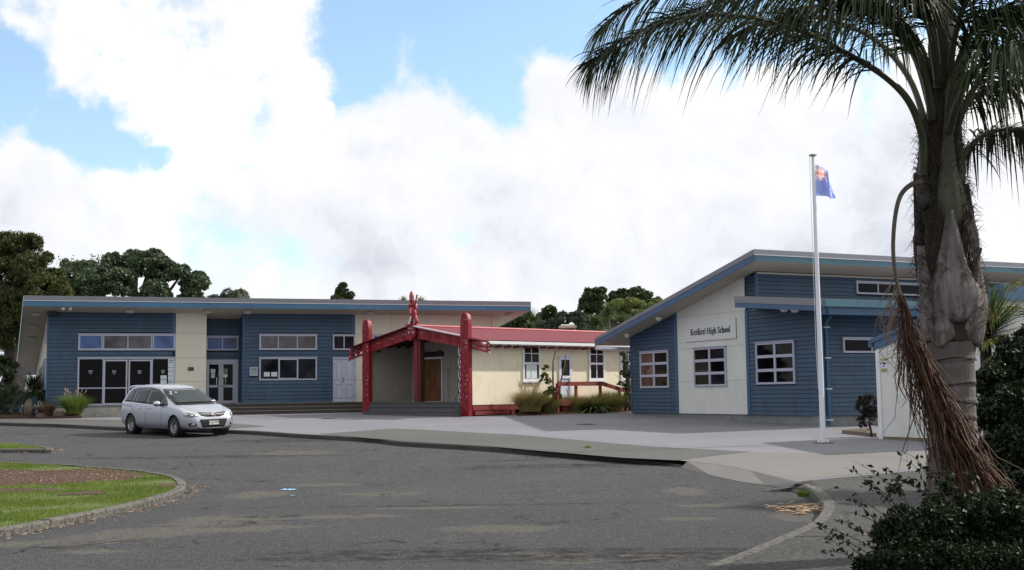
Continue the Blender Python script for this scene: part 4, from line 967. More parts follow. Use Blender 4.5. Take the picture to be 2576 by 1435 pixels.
for k in range(5):  # porch rafters
    t = .15+k*.5; 
    for pe in (e_al, mir):
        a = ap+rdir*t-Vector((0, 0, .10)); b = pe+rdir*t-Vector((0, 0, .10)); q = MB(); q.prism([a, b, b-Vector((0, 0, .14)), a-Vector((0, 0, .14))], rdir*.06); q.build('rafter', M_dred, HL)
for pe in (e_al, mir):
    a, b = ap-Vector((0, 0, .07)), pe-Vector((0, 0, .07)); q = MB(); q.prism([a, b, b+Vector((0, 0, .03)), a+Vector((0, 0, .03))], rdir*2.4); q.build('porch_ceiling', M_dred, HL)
# vent on the far roof
q = MB(); c_ = P(1428, 823, 62); q.box(c_, (.9, .8, .10)); q.tube([c_+Vector((-.35, 0, .06)), c_+Vector((.35, 0, .08))], .07, 8); q.build('roof_vent', mat('vent', (.5, .47, .36), .5), HL)

# carved figure on the apex
def skin(name, joints, edges, mat_, parent=None, loc=None, sub=2):
    me = bpy.data.meshes.new(name); sh = loc if loc is not None else origin(parent)
    me.from_pydata([tuple(Vector(j[0])-sh) for j in joints], edges, []); o = bpy.data.objects.new(name, me); COL.objects.link(o)
    sk = o.modifiers.new('skin', 'SKIN'); sk.use_smooth_shade = True; sub_ = o.modifiers.new('sub', 'SUBSURF'); sub_.levels = sub; sub_.render_levels = sub
    for i, j in enumerate(joints):
        r_ = j[1]; me.skin_vertices[0].data[i].radius = r_ if isinstance(r_, tuple) else (r_, r_)
    me.skin_vertices[0].data[0].use_root = True
    bpy.context.view_layer.update(); m2 = bpy.data.meshes.new_from_object(o.evaluated_get(bpy.context.evaluated_depsgraph_get())); bpy.data.objects.remove(o)
    m2.name = name; m2.materials.clear(); m2.materials.append(mat_)
    for p_ in m2.polygons: p_.use_smooth = True
    o = bpy.data.objects.new(name, m2); link(o, parent)
    if parent is None: o.location = loc
    return o
def c6(x, y, n=.05): return B.pt(*B.uv((1600+x/7.175)/1.59006, (1150+y/7.175)/1.59006, n), n)
FB = c6(400, 1110); FG = thing('carved_figure', 'red carved figure holding a staff standing on the porch gable apex', 'statue', FB)
M_fig = mat('figure_red', (.30, .014, .022), .4, var=.35, scale=5, dirt=((.07, .035, .03), 7, .75), bump=.3, bscale=20)
J = [(c6(400, 840), .10), (c6(395, 700, .08), .125), (c6(380, 560), .11), (c6(370, 495), .12), (c6(350, 450), .06), (c6(338, 420, .08), .10), (c6(335, 300, .08), .125), (c6(335, 200), .105), (c6(332, 150), .06), (c6(330, 112), .055),
     (c6(290, 500), .075), (c6(272, 590), .055), (c6(285, 720, .08), .05), (c6(345, 790, .16), .05),
     (c6(445, 500), .075), (c6(470, 560), .06), (c6(455, 630, .1), .05), (c6(425, 520, .2), .045), (c6(415, 400, .2), .045),
     (c6(440, 880), .09), (c6(490, 965, .15), .075), (c6(450, 1050), .06), (c6(455, 1100, .08), .065),
     (c6(370, 880), .085), (c6(355, 970, .1), .07), (c6(345, 1050), .055), (c6(335, 1105, .06), .06)]
Ed = [(0, 1), (1, 2), (2, 3), (3, 4), (4, 5), (5, 6), (6, 7), (7, 8), (8, 9), (3, 10), (10, 11), (11, 12), (12, 13), (3, 14), (14, 15), (15, 16), (16, 17), (17, 18), (0, 19), (19, 20), (20, 21), (21, 22), (0, 23), (23, 24), (24, 25), (25, 26)]
fg = skin('body', J, Ed, M_fig, FG)
q = MB(); q.tube([c6(487, 228, .22), c6(440, 440, .22), (c6(345, 1085, .2))], [.03, .026, .02], 8); q.tube([c6(489, 215, .22), c6(486, 240, .22)], .04, 8); q.build('staff', M_red, FG)
q = MB(); n_ = .2
for s_, e_ in (((290, 320), (300, 330)), ((355, 320), (365, 330))): 
    u, v = B.uv((1600+s_[0]/7.175)/1.59, (1150+s_[1]/7.175)/1.59, .2); q.lathe([(0, .02), (.02, .01), (.028, 0)], 10, wallM(B, u, v, .195))
q.build('shell_eye', M_pau, FG)
# dark brow, nose and mouth ridges
q = MB(); q.tube([c6(285, 300, .19), c6(310, 285, .205), c6(335, 300, .21), c6(365, 285, .205), c6(385, 300, .19)], .016, 6); q.tube([c6(335, 300, .21), c6(338, 360, .235)], [.014, .03], 6); q.tube([c6(305, 400, .18), c6(335, 408, .20), c6(365, 400, .18)], .02, 6); q.build('face_relief', M_fig, FG)
dp0, dp1 = c6(340, 815, .1), c6(250, 1150, .1)
q = MB(); q.prism([c6(343, 815, .1), c6(350, 900, .1), c6(310, 1080, .1), c6(250, 1150, .1), c6(262, 1040, .1), c6(300, 900, .1)], B.N*.05); wp = q.build('patterned_paddle', M_pau, FG)
q = MB()
for k in range(9):
    t = k/9; a = c6(335-70*t, 850+280*t, .155); b = c6(325-50*t+12, 960+160*t, .155); q.tube([a, (a+b)/2+B.U*.02, b], .008, 5)
for k in range(4): t = (k+.7)/4.5; q.tube([c6(300-40*t-5, 880+230*t, .155), c6(350-50*t, 900+230*t, .155)], .012, 5)
q.build('pattern_line', M_ink, wp)
# ================================================================= 3. GABLED OFFICE BLOCK (right)
G = Frame((4.81, 48.1), (.446, -.895)); C2 = Vector((9.84, 38.0, 0)); S = Frame(C2, (.895, .446))
OB = thing('office_building', 'blue building with steep single-slope roof and a pale name panel on its gable wall', 'building', (9.84, 38, .4))
uA, uP, uQ, uR_ = G.u(1588), G.u(1706), G.u(1879), G.u(2065)
gB = (G.v(1588, 1039)+G.v(2065, 1046))/2
nv = .9
tipb, tipt = G.uv(1497, 870, nv), G.uv(1497, 851, nv); pkb, pkt, pkm = G.uv(1897, 655, nv), G.uv(1897, 627, nv), G.uv(1897, 641, nv)
slope = (pkb[1]-tipb[1])/(pkb[0]-tipb[0]); under = lambda u: tipb[1]+(u-tipb[0])*slope
uT = G.u(1902, 0, 720)             # tall wall corner
M_blued = mat('shaded_blue_boards', (.036, .080, .145), .5, var=.12, scale=1.2, rnd=.10, bump=.05, bscale=60, dirt=((.05, .09, .12), 2.0, .3), spec=.5)
def gable_core(u0, u1, m, n0=-.25, n1=0, v0=None):
    q = MB(); v0 = gB if v0 is None else v0; q.prism([G.pt(u0, v0, n1), G.pt(u1, v0, n1), G.pt(u1, under(u1)+.06, n1), G.pt(u0, under(u0)+.06, n1)], G.N*(n0-n1)); return q.build('wall', m, OB)
gable_core(uA, uP, M_groove); gable_core(uP, uQ, M_gap); gable_core(uQ, uT, M_groove)
def gwin(x0, x1, yl, yb): return G.u(x0), G.u(x1), G.v(x0, yb), G.v(x0, yl)
k1, k2, k3 = gwin(1613, 1684, 887, 977), gwin(1748, 1829, 877, 973), gwin(1905, 2002, 864, 968)
HH = .142
def clad2(fr, *a, **k): clad(OB, fr, *a, h=HH, **k)
global_board = ME_board
clad2(G, uA+.05, uP-.16, gB, under(uP)+.1, holes=[k1], top=under)
def corner(fr, u0, u1, v0, v1, n=0, t=.045, m=None): q = MB(); q.fbox(fr, u0, u1, v0, v1, n, n+t); q.build('corner_board', m or M_bluet, OB)
corner(G, uP-.16, uP, gB, under(uP)-.02); corner(G, uA-.02, uA+.05, gB, under(uA)-.02); corner(G, uQ, uQ+.16, gB, G.v(1884, 780)); corner(G, uR_-.05, uR_+.03, gB, G.v(2065, 785), 0, .04)
corner(G, uT-.04, uT+.03, G.v(1900, 745), under(uT)-.02, 0, .04)
# pale panels
y1, y2, y3 = G.v(1706, 799.6), G.v(1706, 879.6), G.v(1706, 960.9); um = (uP+uQ)/2
for (a, b, c, d) in ((uP, um, gB, y3), (um, uQ, gB, y3), (uP, uQ, y3, y2), (uP, uQ, y2, y1)):
    if c == y3:   # window opening
        for (a_, b_, c_, d_) in ((uP, k2[0], y3, y2), (k2[1], uQ, y3, y2), (k2[0], k2[1], y3, k2[2]), (k2[0], k2[1], k2[3], y2)):
            if d_-c_ > .01: q = MB(); q.fbox(G, a_+(.004 if a_ == uP else 0), b_-(.004 if b_ == uQ else 0), c_+(.004 if c_ == y3 else 0), d_-(.004 if d_ == y2 else 0), 0, .02); q.build('wall_panel', M_white, OB)
    else: q = MB(); q.fbox(G, a+.004, b-.004, c+.004, d-.004, 0, .02); q.build('wall_panel', M_white, OB)
q = MB(); q.prism([G.pt(uP+.004, y1+.004, 0), G.pt(uQ-.004, y1+.004, 0), G.pt(uQ-.004, under(uQ)+.05, 0), G.pt(uP+.004, under(uP)+.05, 0)], G.N*.02); q.build('wall_panel', M_white, OB)
def gp_(i, j): return G_dim if (i+j) % 2 else G_dark
for w, gm in ((k1, lambda i, j: mat_curt if i == 0 else G_dark), (k2, gp_), (k3, lambda i, j: G_dark)):
    if w is k1: mat_curt = glassmat('curtained_glass', (.16, .09, .07), .04, .3)
    window(OB, G, *w, [.5], [.335, .665], M_frame, gm, .02, b=.07, mb_=.10, out=.06)
# name panel and lettering
s0 = G.uv(1726, 861, .03); s1 = G.uv(1851, 799, .03); q = MB(); q.fbox(G, s0[0], s1[0], s0[1], s1[1], .021, .05); SP = q.build('name_panel', mat('name_panel_white', (.66, .67, .65), .6, var=.03), OB)
q = MB(); q.fbox(G, s0[0], s1[0]+.012, s0[1]-.014, s0[1], .021, .046); q.fbox(G, s1[0], s1[0]+.012, s0[1], s1[1], .021, .046); q.build('panel_edge', mat('panel_edge', (.25, .22, .17), .7, var=0), SP)
def glyphs():
    """bold condensed serif letters drawn as strokes: unit cap height"""
    def stem(x, y0, y1, w=.15, top=1, bot=1): 
        r = [('r', x, y0, x+w, y1)]
        if bot: r.append(('r', x-.07, y0, x+w+.07, y0+.045))
        if top == 1: r.append(('r', x-.07, y1-.045, x+w+.07, y1))
        if top == 2: r.append(('r', x-.08, y1-.07, x, y1-.02))
        return r
    arc = lambda cx, cy, rx, ry, a0, a1, w=.14, h=.05: [('a', cx, cy, rx, ry, a0, a1, w, h)]
    ln = lambda x0, y0, x1, y1, w: [('l', x0, y0, x1, y1, w)]
    g_ = {'K': (.80, stem(.08, 0, 1)+ln(.22, .42, .60, .97, .06)+ln(.34, .60, .62, .03, .17)+[('r', .50, .955, .74, 1), ('r', .50, 0, .80, .045)]),
          'e': (.50, arc(.25, .34, .22, .35, 20, 325)+ln(.12, .40, .42, .40, .05)),
          'r': (.42, stem(.08, 0, .68, top=2)+arc(.33, .52, .13, .17, 30, 170, .06, .08)+[('r', .31, .54, .42, .66)]),
          'i': (.32, stem(.08, 0, .68, top=2)+[('r', .08, .82, .23, .97)]), 'k': (.58, stem(.06, 0, 1, top=2)+ln(.20, .30, .46, .64, .05)+ln(.28, .42, .46, .03, .14)+[('r', .36, .635, .56, .68), ('r', .34, 0, .62, .045)]),
          'H': (.86, stem(.08, 0, 1)+stem(.58, 0, 1)+[('r', .2, .47, .6, .54)]),
          'g': (.50, arc(.24, .46, .20, .23, 0, 360, .12, .05)+arc(.25, -.10, .22, .17, 0, 360, .07, .07)+ln(.14, .24, .20, .06, .10)+[('r', .36, .58, .5, .66)]),
          'h': (.60, stem(.06, 0, 1, top=2)+stem(.36, 0, .5, top=0)+arc(.33, .48, .18, .21, 0, 160, .15, .08)),
          'S': (.60, arc(.29, .745, .22, .265, 20, 265, .13, .06)+arc(.29, .255, .24, .265, -160, 85, .14, .06)+ln(.20, .66, .40, .36, .16)+[('r', .46, .72, .51, .96), ('r', .06, .04, .11, .30)]),
          'c': (.46, arc(.24, .34, .21, .35, 35, 325)+[('r', .33, .48, .43, .58)]), 'o': (.52, arc(.25, .34, .22, .35, 0, 360)), 'l': (.31, stem(.08, 0, 1, top=2)), ' ': (.30, [])}
    return g_
def serif_text(s, fr, u0, u1, v0, hcap, n, mat_, parent):
    g_ = glyphs(); tot = sum(g_[c][0] for c in s); sx = (u1-u0)/tot; x = 0
    for c in s:
        adv, pr_ = g_[c]; q = MB(); lay = 0
        for p in pr_:
            lay += 1; nn = n+.0006*lay; E = lambda px, py: fr.pt(u0+(x+px)*sx, v0+py*hcap, nn)
            if p[0] == 'r': q.prism([E(p[1], p[2]), E(p[3], p[2]), E(p[3], p[4]), E(p[1], p[4])], fr.N*.012)
            if p[0] == 'l':
                w = p[5]/2; q.prism([E(p[1]-w, p[2]), E(p[1]+w, p[2]), E(p[3]+w, p[4]), E(p[3]-w, p[4])] if abs(p[4]-p[2]) > .02 else [E(p[1], p[2]-w), E(p[3], p[2]-w), E(p[3], p[2]+w), E(p[1], p[2]+w)], fr.N*.012)
            if p[0] == 'a':
                _, cx, cy, rx, ry, a0, a1, w, h = p; k = 20; o, i_ = [], []
                for t in range(k+1):
                    a = R(a0+(a1-a0)*t/k); o.append((cx+rx*math.cos(a), cy+ry*math.sin(a))); i_.append((cx+(rx-w)*math.cos(a), cy+(ry-h)*math.sin(a)))
                for t in range(k): q.prism([E(*o[t]), E(*o[t+1]), E(*i_[t+1]), E(*i_[t])], fr.N*.012)
        if pr_:
            o_ = q.build('letter', mat_, parent)
        x += adv
t0 = G.uv(1737, 844.5, .06); t1 = G.uv(1836.5, 833.6, .06)
serif_text('Kerikeri High School', G, t0[0], t1[0], t0[1], G.v(1738, 829, .06)-t0[1], .0505, M_ink, SP)
# lean-to part under the low canopy: gable-plane wall
cvT = G.v(1990, 770)
q = MB(); q.fbox(G, uT+.0, uR_, gB, cvT+.1, -.25, 0); q.build('wall', M_groove, OB); q = MB(); q.fbox(G, uQ+.01, uT-.001, gB, cvT+.1, -.2, .002); q.build('wall', M_groove, OB)
clad2(G, uQ+.16, uR_-.05, gB, cvT+.05, holes=[k3], n=.002)
# right-hand wall of the lean-to
sT = cvT+.05; S_len = 14.0; sw = (S.u(2119, 0), S.u(2119, 0)+2.2, S.v(2119, 888), S.v(2119, 851))
q = MB(); q.fbox(S, 0, S_len, gB, sT, -.25, 0); q.build('wall', M_groove, OB)
clad2(S, .03, S_len, gB, sT, holes=[sw]); window(OB, S, *sw, [.55], [], M_frame, G_dark, .02, b=.06)
corner(S, -.035, .05, gB, sT, 0, .04)
# foundation
q = MB(); q.fbox(G, uA+.03, uR_-.03, .2, gB-.004, -.6, -.03); q.fbox(S, -.0, S_len, .2, gB-.004, -.6, -.032); q.build('foundation', M_foundg, OB)
# tall wall above the canopy (faces right) and its strip window
T = Frame(G.pt(uT, 0, 0), S.U)
tv0, tv1 = G.v(1900, 757), under(uT+.1)
cw = (T.u(2152, 0, 727), T.u(2152, 0, 727)+6*1.02*1.0, T.v(2152, 740), T.v(2152, 709))
q = MB(); q.fbox(T, 0, 22, tv0-.3, tv1, -.3, 0); q.build('wall', M_groove, OB)
clad2(T, .03, 22, tv0-.3, tv1, holes=[cw]); q = None
clad2(G, uQ+.1, uT-.04, G.v(1890, 745)-.1, under(uQ+.1), n=.004, top=under)
window(OB, T, *cw, [i/6 for i in range(1, 6)], [], M_frame, G_dark, .02, b=.06)
corner(T, -.03, .04, tv0-.3, tv1-.02, 0, .04)
# main roof: single slope, extruded along the eave
Ln = 24.0; back = -G.N*Ln
q = MB(); q.prism([G.pt(*tipb, nv-.03), G.pt(pkb[0]-.03, pkb[1], nv-.03), G.pt(pkb[0]-.03, pkm[1], nv-.03), G.pt(tipb[0], tipb[1]+(pkm[1]-pkb[1]), nv-.03)], back); q.build('soffit', M_soff, OB)
hm = pkm[1]-pkb[1]; ht = pkt[1]-pkb[1]
q = MB(); q.prism([G.pt(tipb[0]-.01, tipb[1]+hm+.004, nv-.01), G.pt(pkb[0]-.01, pkm[1]+.004, nv-.01), G.pt(pkb[0]-.01, pkt[1]-.03, nv-.01), G.pt(tipb[0]-.01, tipt[1]-.03, nv-.01)], back); q.build('roof_sheet', M_flash, OB)
q = MB(); q.prism([G.pt(tipb[0]-.02, tipb[1]-.02, nv-.03), G.pt(pkb[0], pkb[1]-.02, nv-.03), G.pt(pkb[0], pkm[1], nv-.03), G.pt(tipb[0]-.02, tipb[1]+hm, nv-.03)], G.N*.03); q.build('verge_board', M_bluet2 if 'M_bluet2' in globals() else mat('verge_blue', (.045, .105, .20), .45, var=.08), OB)
q = MB(); q.prism([G.pt(tipb[0]-.03, tipb[1]+hm+.006, nv-.008), G.pt(pkb[0]+.012, pkm[1]+.006, nv-.008), G.pt(pkb[0]+.012, pkt[1], nv-.008), G.pt(tipb[0]-.03, tipt[1], nv-.008)], G.N*.02); q.build('verge_flashing', M_flash, OB)
E = Frame(G.pt(pkb[0], 0, nv), S.U)    # eave face
for k in range(9):
    q = MB(); q.fbox(E, .002+k*2.44, 2.436+k*2.44, pkb[1]-.02, pkm[1]-.01, -.028, 0); q.build('fascia_board', mat('teal_blue_fascia', (.055, .135, .185), .4, var=.08, rnd=.1) if k == 0 else bpy.data.materials['teal_blue_fascia'], OB)
q = MB(); q.fbox(E, .005, 22, pkm[1]+.012, pkt[1], -.02, .012); q.build('eave_flashing', M_flash, OB)
q = MB(); q.fbox(E, .0, 22, pkm[1]-.006, pkm[1]+.010, -.02, .028); q.build('flashing_edge', M_wline, OB)
q = MB(); q.fbox(T, -.0, 22, tv1-.1, tv1-.04, .04, .075); q.build('soffit_bead', M_soff, OB)
# gutter stub with pale downpipe outlet at the low end
a = G.pt(tipb[0]+.15, tipb[1]-.1, -.1); q = MB(); a0 = G.pt(G.u(1499, -.1, 880), G.v(1499, 878, -.1), -.1); a1 = G.pt(uA, G.v(1588, 881, -.1), -.1); q.tube([a0, a0+(a1-a0)*.12, a1], [.05, .07, .07], 8); q.build('overflow_pipe', M_frame, OB)
for (x, y) in ((1657, 800), (1578, 857)):
    u_, v_ = G.uv(x, y, .45); z = under(u_); c = G.pt(u_, z-.06, .45); q = MB(); q.lathe([(0, -.1), (.08, -.07), (.12, 0), (.12, .06)], 14, Matrix.Translation(c)); q.build('soffit_camera', M_wline, OB)
# low canopy over the lean-to
cl0, cl1, cr0, cr1 = G.uv(1849, 774, nv), G.uv(1849, 745, nv), G.uv(2071, 783, nv), G.uv(2071, 752, nv)
clm, crm = (cl0[0], cl0[1]+(cl1[1]-cl0[1])*.42), (cr0[0], cr0[1]+(cr1[1]-cr0[1])*.42)
q = MB(); q.prism([G.pt(*cl0, nv-.03), G.pt(*cr0, nv-.03), G.pt(*crm, nv-.03), G.pt(*clm, nv-.03)], -G.N*15); q.build('canopy', M_bluet, OB)
q = MB(); q.prism([G.pt(clm[0], clm[1]+.004, nv-.03), G.pt(crm[0], crm[1]+.004, nv-.03), G.pt(*cr1, nv-.03), G.pt(*cl1, nv-.03)], -G.N*15); q.build('canopy_roof', M_flash, OB)
q = MB(); q.prism([G.pt(cl0[0]-.01, cl0[1], nv-.03), G.pt(*cr0, nv-.03), G.pt(*crm, nv-.03), G.pt(clm[0]-.01, clm[1], nv-.03)], G.N*.03); q.build('canopy_fascia', bpy.data.materials['verge_blue'], OB)
q = MB(); q.prism([G.pt(clm[0]-.03, clm[1]+.004, nv-.03), G.pt(crm[0], crm[1]+.004, nv-.03), G.pt(*cr1, nv-.03), G.pt(cl1[0]-.03, cl1[1], nv-.03)], G.N*.045); q.build('canopy_flashing', M_flash, OB)
Ge = Frame(G.pt(cr0[0], 0, nv), S.U)
for k in range(12):
    q = MB(); q.fbox(Ge, k*1.25, k*1.25+1.243, cr1[1]-.24, cr1[1]-.02, -.02, .13); q.build('gutter', bpy.data.materials['teal_blue_fascia'], OB)
q = MB(); q.fbox(Ge, 0, 15, cr0[1]-.10, cr1[1]-.25, -.1, .03); q.build('canopy_fascia', M_bluet, OB)
q = MB(); up = S.u(2082, .1); vt = S.v(2088, 790); cc = Ge.pt(.12, cr1[1]-.22, .05)
q.tube([cc, cc-Vector((0, 0, .18)), S.pt(up+.05, vt-.0, .35), S.pt(up, vt-.28, .1), S.pt(up, vt-.5, .08)], .055, 8); q.tube([S.pt(up, vt-.5, .08), S.pt(up, g(38)+.12, .08)], .05, 8); q.build('downpipe', M_bluet, OB)
for k in range(4):
    q = MB(); q.fbox(S, up-.07, up+.10, vt-.45-k*.98, vt-.42-k*.98, .0, .15); q.build('pipe_bracket', M_wline, OB)
for x in (1973, 2000): u_ = G.u(x, .4, 778); q = MB(); zc = cl0[1]+(cr0[1]-cl0[1])*(u_-cl0[0])/(cr0[0]-cl0[0]); q.lathe([(0, -.1), (.1, -.08), (.14, -.03), (.14, .02)], 14, Matrix.Translation(G.pt(u_, zc, .4))); q.build('canopy_light', M_wline, OB)
q = MB(); q.prism([G.pt(uR_-.3, cvT-.05, .0), G.pt(uR_-.3, cvT+.02, .0), G.pt(uR_-.3, cvT+.02, nv-.05), G.pt(uR_-.3, cvT-.03, nv-.05)], G.U*.05); q.build('canopy_bracket', M_bluet, OB)

# ================================================================= 4. SMALL SHED
Hs = Frame((9.45, 31.0), (.446, -.895)); sx0, sx1 = 0, 4.05
SH = thing('garden_shed', 'small pale panelled shed with sloping blue barge board standing behind the palm trunk', 'shed', (9.45, 31, .28))
gz = g(31)+.12; vb_ = Hs.v(2210, 1098); vl0 = Hs.v(2206, 862); vr0 = Hs.v(2318, 815); sl_ = (vr0-vl0)/(Hs.u(2318)-Hs.u(2206)); ut = lambda u: vl0+sl_*(u-Hs.u(2206))
q = MB(); q.prism([Hs.pt(0, vb_, -.0), Hs.pt(sx1, vb_, -.0), Hs.pt(sx1, ut(sx1)-.02, -.0), Hs.pt(0, ut(0)-.02, -.0)], -Hs.N*6); q.build('wall', M_gap, SH)
us_ = [.12, Hs.u(2287), Hs.u(2287)+1.2, sx1]; vm_ = Hs.v(2215, 897)
for a, b in zip(us_, us_[1:]):
    q = MB(); q.fbox(Hs, a+.004, b-.004, vb_, vm_-.05, 0, .018); q.build('wall_panel', M_white, SH)
    q = MB(); q.prism([Hs.pt(a+.004, vm_+.02, 0), Hs.pt(b-.004, vm_+.02, 0), Hs.pt(b-.004, ut(b)-.05, 0), Hs.pt(a+.004, ut(a)-.05, 0)], Hs.N*.018); q.build('wall_panel', M_white, SH)
q = MB(); q.fbox(Hs, .12, sx1, vm_-.048, vm_+.018, 0, .03); q.build('rail_trim', M_white, SH)
q = MB(); q.fbox(Hs, -.02, .118, gz, ut(0)-.1, -.1, .04); q.build('corner_post', M_wframe, SH)
q = MB(); q.prism([Hs.pt(-.04, ut(0)-.20, .0), Hs.pt(sx1+.1, ut(sx1)-.20, .0), Hs.pt(sx1+.1, ut(sx1)-.0, .0), Hs.pt(-.04, ut(0)-.0, .0)], Hs.N*.06); q.build('barge_board', bpy.data.materials['verge_blue'], SH)
q = MB(); q.prism([Hs.pt(-.12, ut(0)-.02, .061), Hs.pt(sx1+.1, ut(sx1)+.0, .061), Hs.pt(sx1+.1, ut(sx1)+.13, .061), Hs.pt(-.12, ut(0)+.10, .061)], Hs.N*.03); q.build('barge_flashing', mat('shed_blue', (.045, .105, .20), .45), SH)
q = MB(); q.prism([Hs.pt(-.1, ut(0)-.01, .06), Hs.pt(sx1+.1, ut(sx1)-.01, .06), Hs.pt(sx1+.1, ut(sx1)+.06, .06), Hs.pt(-.1, ut(0)+.06, .06)], -Hs.N*6); q.build('roof', bpy.data.materials['shed_blue'], SH)
q = MB(); q.fbox(Hs, -.2, -.1, ut(0)-.12, ut(0)+.06, -3, .10); q.build('gutter', bpy.data.materials['shed_blue'], SH)
q = MB(); q.fbox(Hs, .12, sx1, gz-.05, vb_-.003, -.1, .01); q.build('base_board', mat('treated_timber', (.16, .13, .08), .8, var=.2), SH)
Sh2 = Frame(Hs.pt(sx1, 0, 0), (.895, .446)); q = MB(); q.fbox(Sh2, 0, 6, vb_, ut(sx1)-.2, .0, .02); q.build('wall_panel', M_white, SH)
q = MB(); q.fbox(Sh2, -.1, 6, ut(sx1)-.25, ut(sx1)+.13, .1, .16); q.build('fascia_board', bpy.data.materials['shed_blue'], SH)
# camera warning sign
a = Hs.uv(2214.5, 901.5, .03); b = Hs.uv(2233, 936.5, .03); q = MB(); q.fbox(Hs, a[0], b[0], b[1], a[1], .019, .026); sg = q.build('warning_sign', mat('sign_white', (.62, .66, .74), .5, var=.02), SH)
h = a[1]-b[1]; w = b[0]-a[0]; my = mat('sign_yellow', (.55, .46, .16), .5, var=.03)
q = MB(); q.fbox(Hs, a[0]+.01, b[0]-.01, a[1]-h*.21, a[1]-.01, .0262, .029); q.build('sign_band', my, sg); q = MB(); q.fbox(Hs, a[0]+.01, b[0]-.01, b[1]+.01, b[1]+h*.27, .0262, .029); q.build('sign_band', my, sg)
def sgp(x, y): return Hs.pt(a[0]+w*x, b[1]+h*y, .027)
q = MB(); q.prism([sgp(.25, .66), sgp(.75, .70), sgp(.75, .60), sgp(.62, .56), sgp(.25, .58)], Hs.N*.003); q.prism([sgp(.6, .57), sgp(.72, .6), sgp(.62, .46), sgp(.55, .48)], Hs.N*.0036); q.prism([sgp(.25, .44), sgp(.55, .48), sgp(.55, .42), sgp(.25, .37)], Hs.N*.004); q.build('camera_symbol', M_ink, sg)
for (s_, yy, sz) in (('SECURITY NOTICE', .90, .030), ('THIS AREA IS', .20, .032), ('UNDER CCTV', .135, .032), ('SURVEILLANCE', .07, .032)): textmesh(s_, sz, M_ink, wallM(Hs, a[0]+w*.5, b[1]+h*yy, .0295), 'lettering', sg, .0005, .0)

# ================================================================= 5. FLAGPOLE, FLAG, PLANTER, RAILS
fd = 29.6; fb_ = P(2071, 1111, fd); fz = g(fd)+.12; fb_.z = fz
FP = thing('flagpole', 'tall white flagpole with flat cap standing on the forecourt', 'flagpole', fb_)
ftop = EYE+(976-389)*fd/FPX+.05; ftop = P(2047, 391, fd).z
q = MB(); q.tube([fb_, Vector((fb_.x, fb_.y, ftop))], [.071, .040], 20); q.build('pole', mat('white_pole_paint', (.72, .74, .80), .35, var=.04, stretch=(1, 1, .2)), FP)
q = MB(); q.lathe([(0, .03), (.09, .02), (.11, 0), (.05, -.03), (.045, -.04)], 20, Matrix.Translation((fb_.x, fb_.y, ftop))); q.build('cap', mat('pole_cap', (.45, .43, .3), .5), FP)
q = MB(); q.lathe([(0, .02), (.24, .018), (.25, 0), (.25, -.02)], 24, Matrix.Translation(fb_)); q.build('base_plate', M_kerb, FP)
q = MB()
for a in range(4): q.lathe([(0, .06), (.02, .055), (.022, 0)], 8, Matrix.Translation(fb_+Vector((.15*math.cos(a*1.57+.6), .15*math.sin(a*1.57+.6), .015))))
tag(q.build('bolt', M_chrome, FP), kind='stuff')
q = MB(); q.tube([Vector((fb_.x-.1, fb_.y-.05, ftop-.03)), Vector((fb_.x-.11, fb_.y-.06, 2.6)), Vector((fb_.x-.09, fb_.y-.07, 1.6))], .006, 4); q.build('halyard', M_wline, FP)
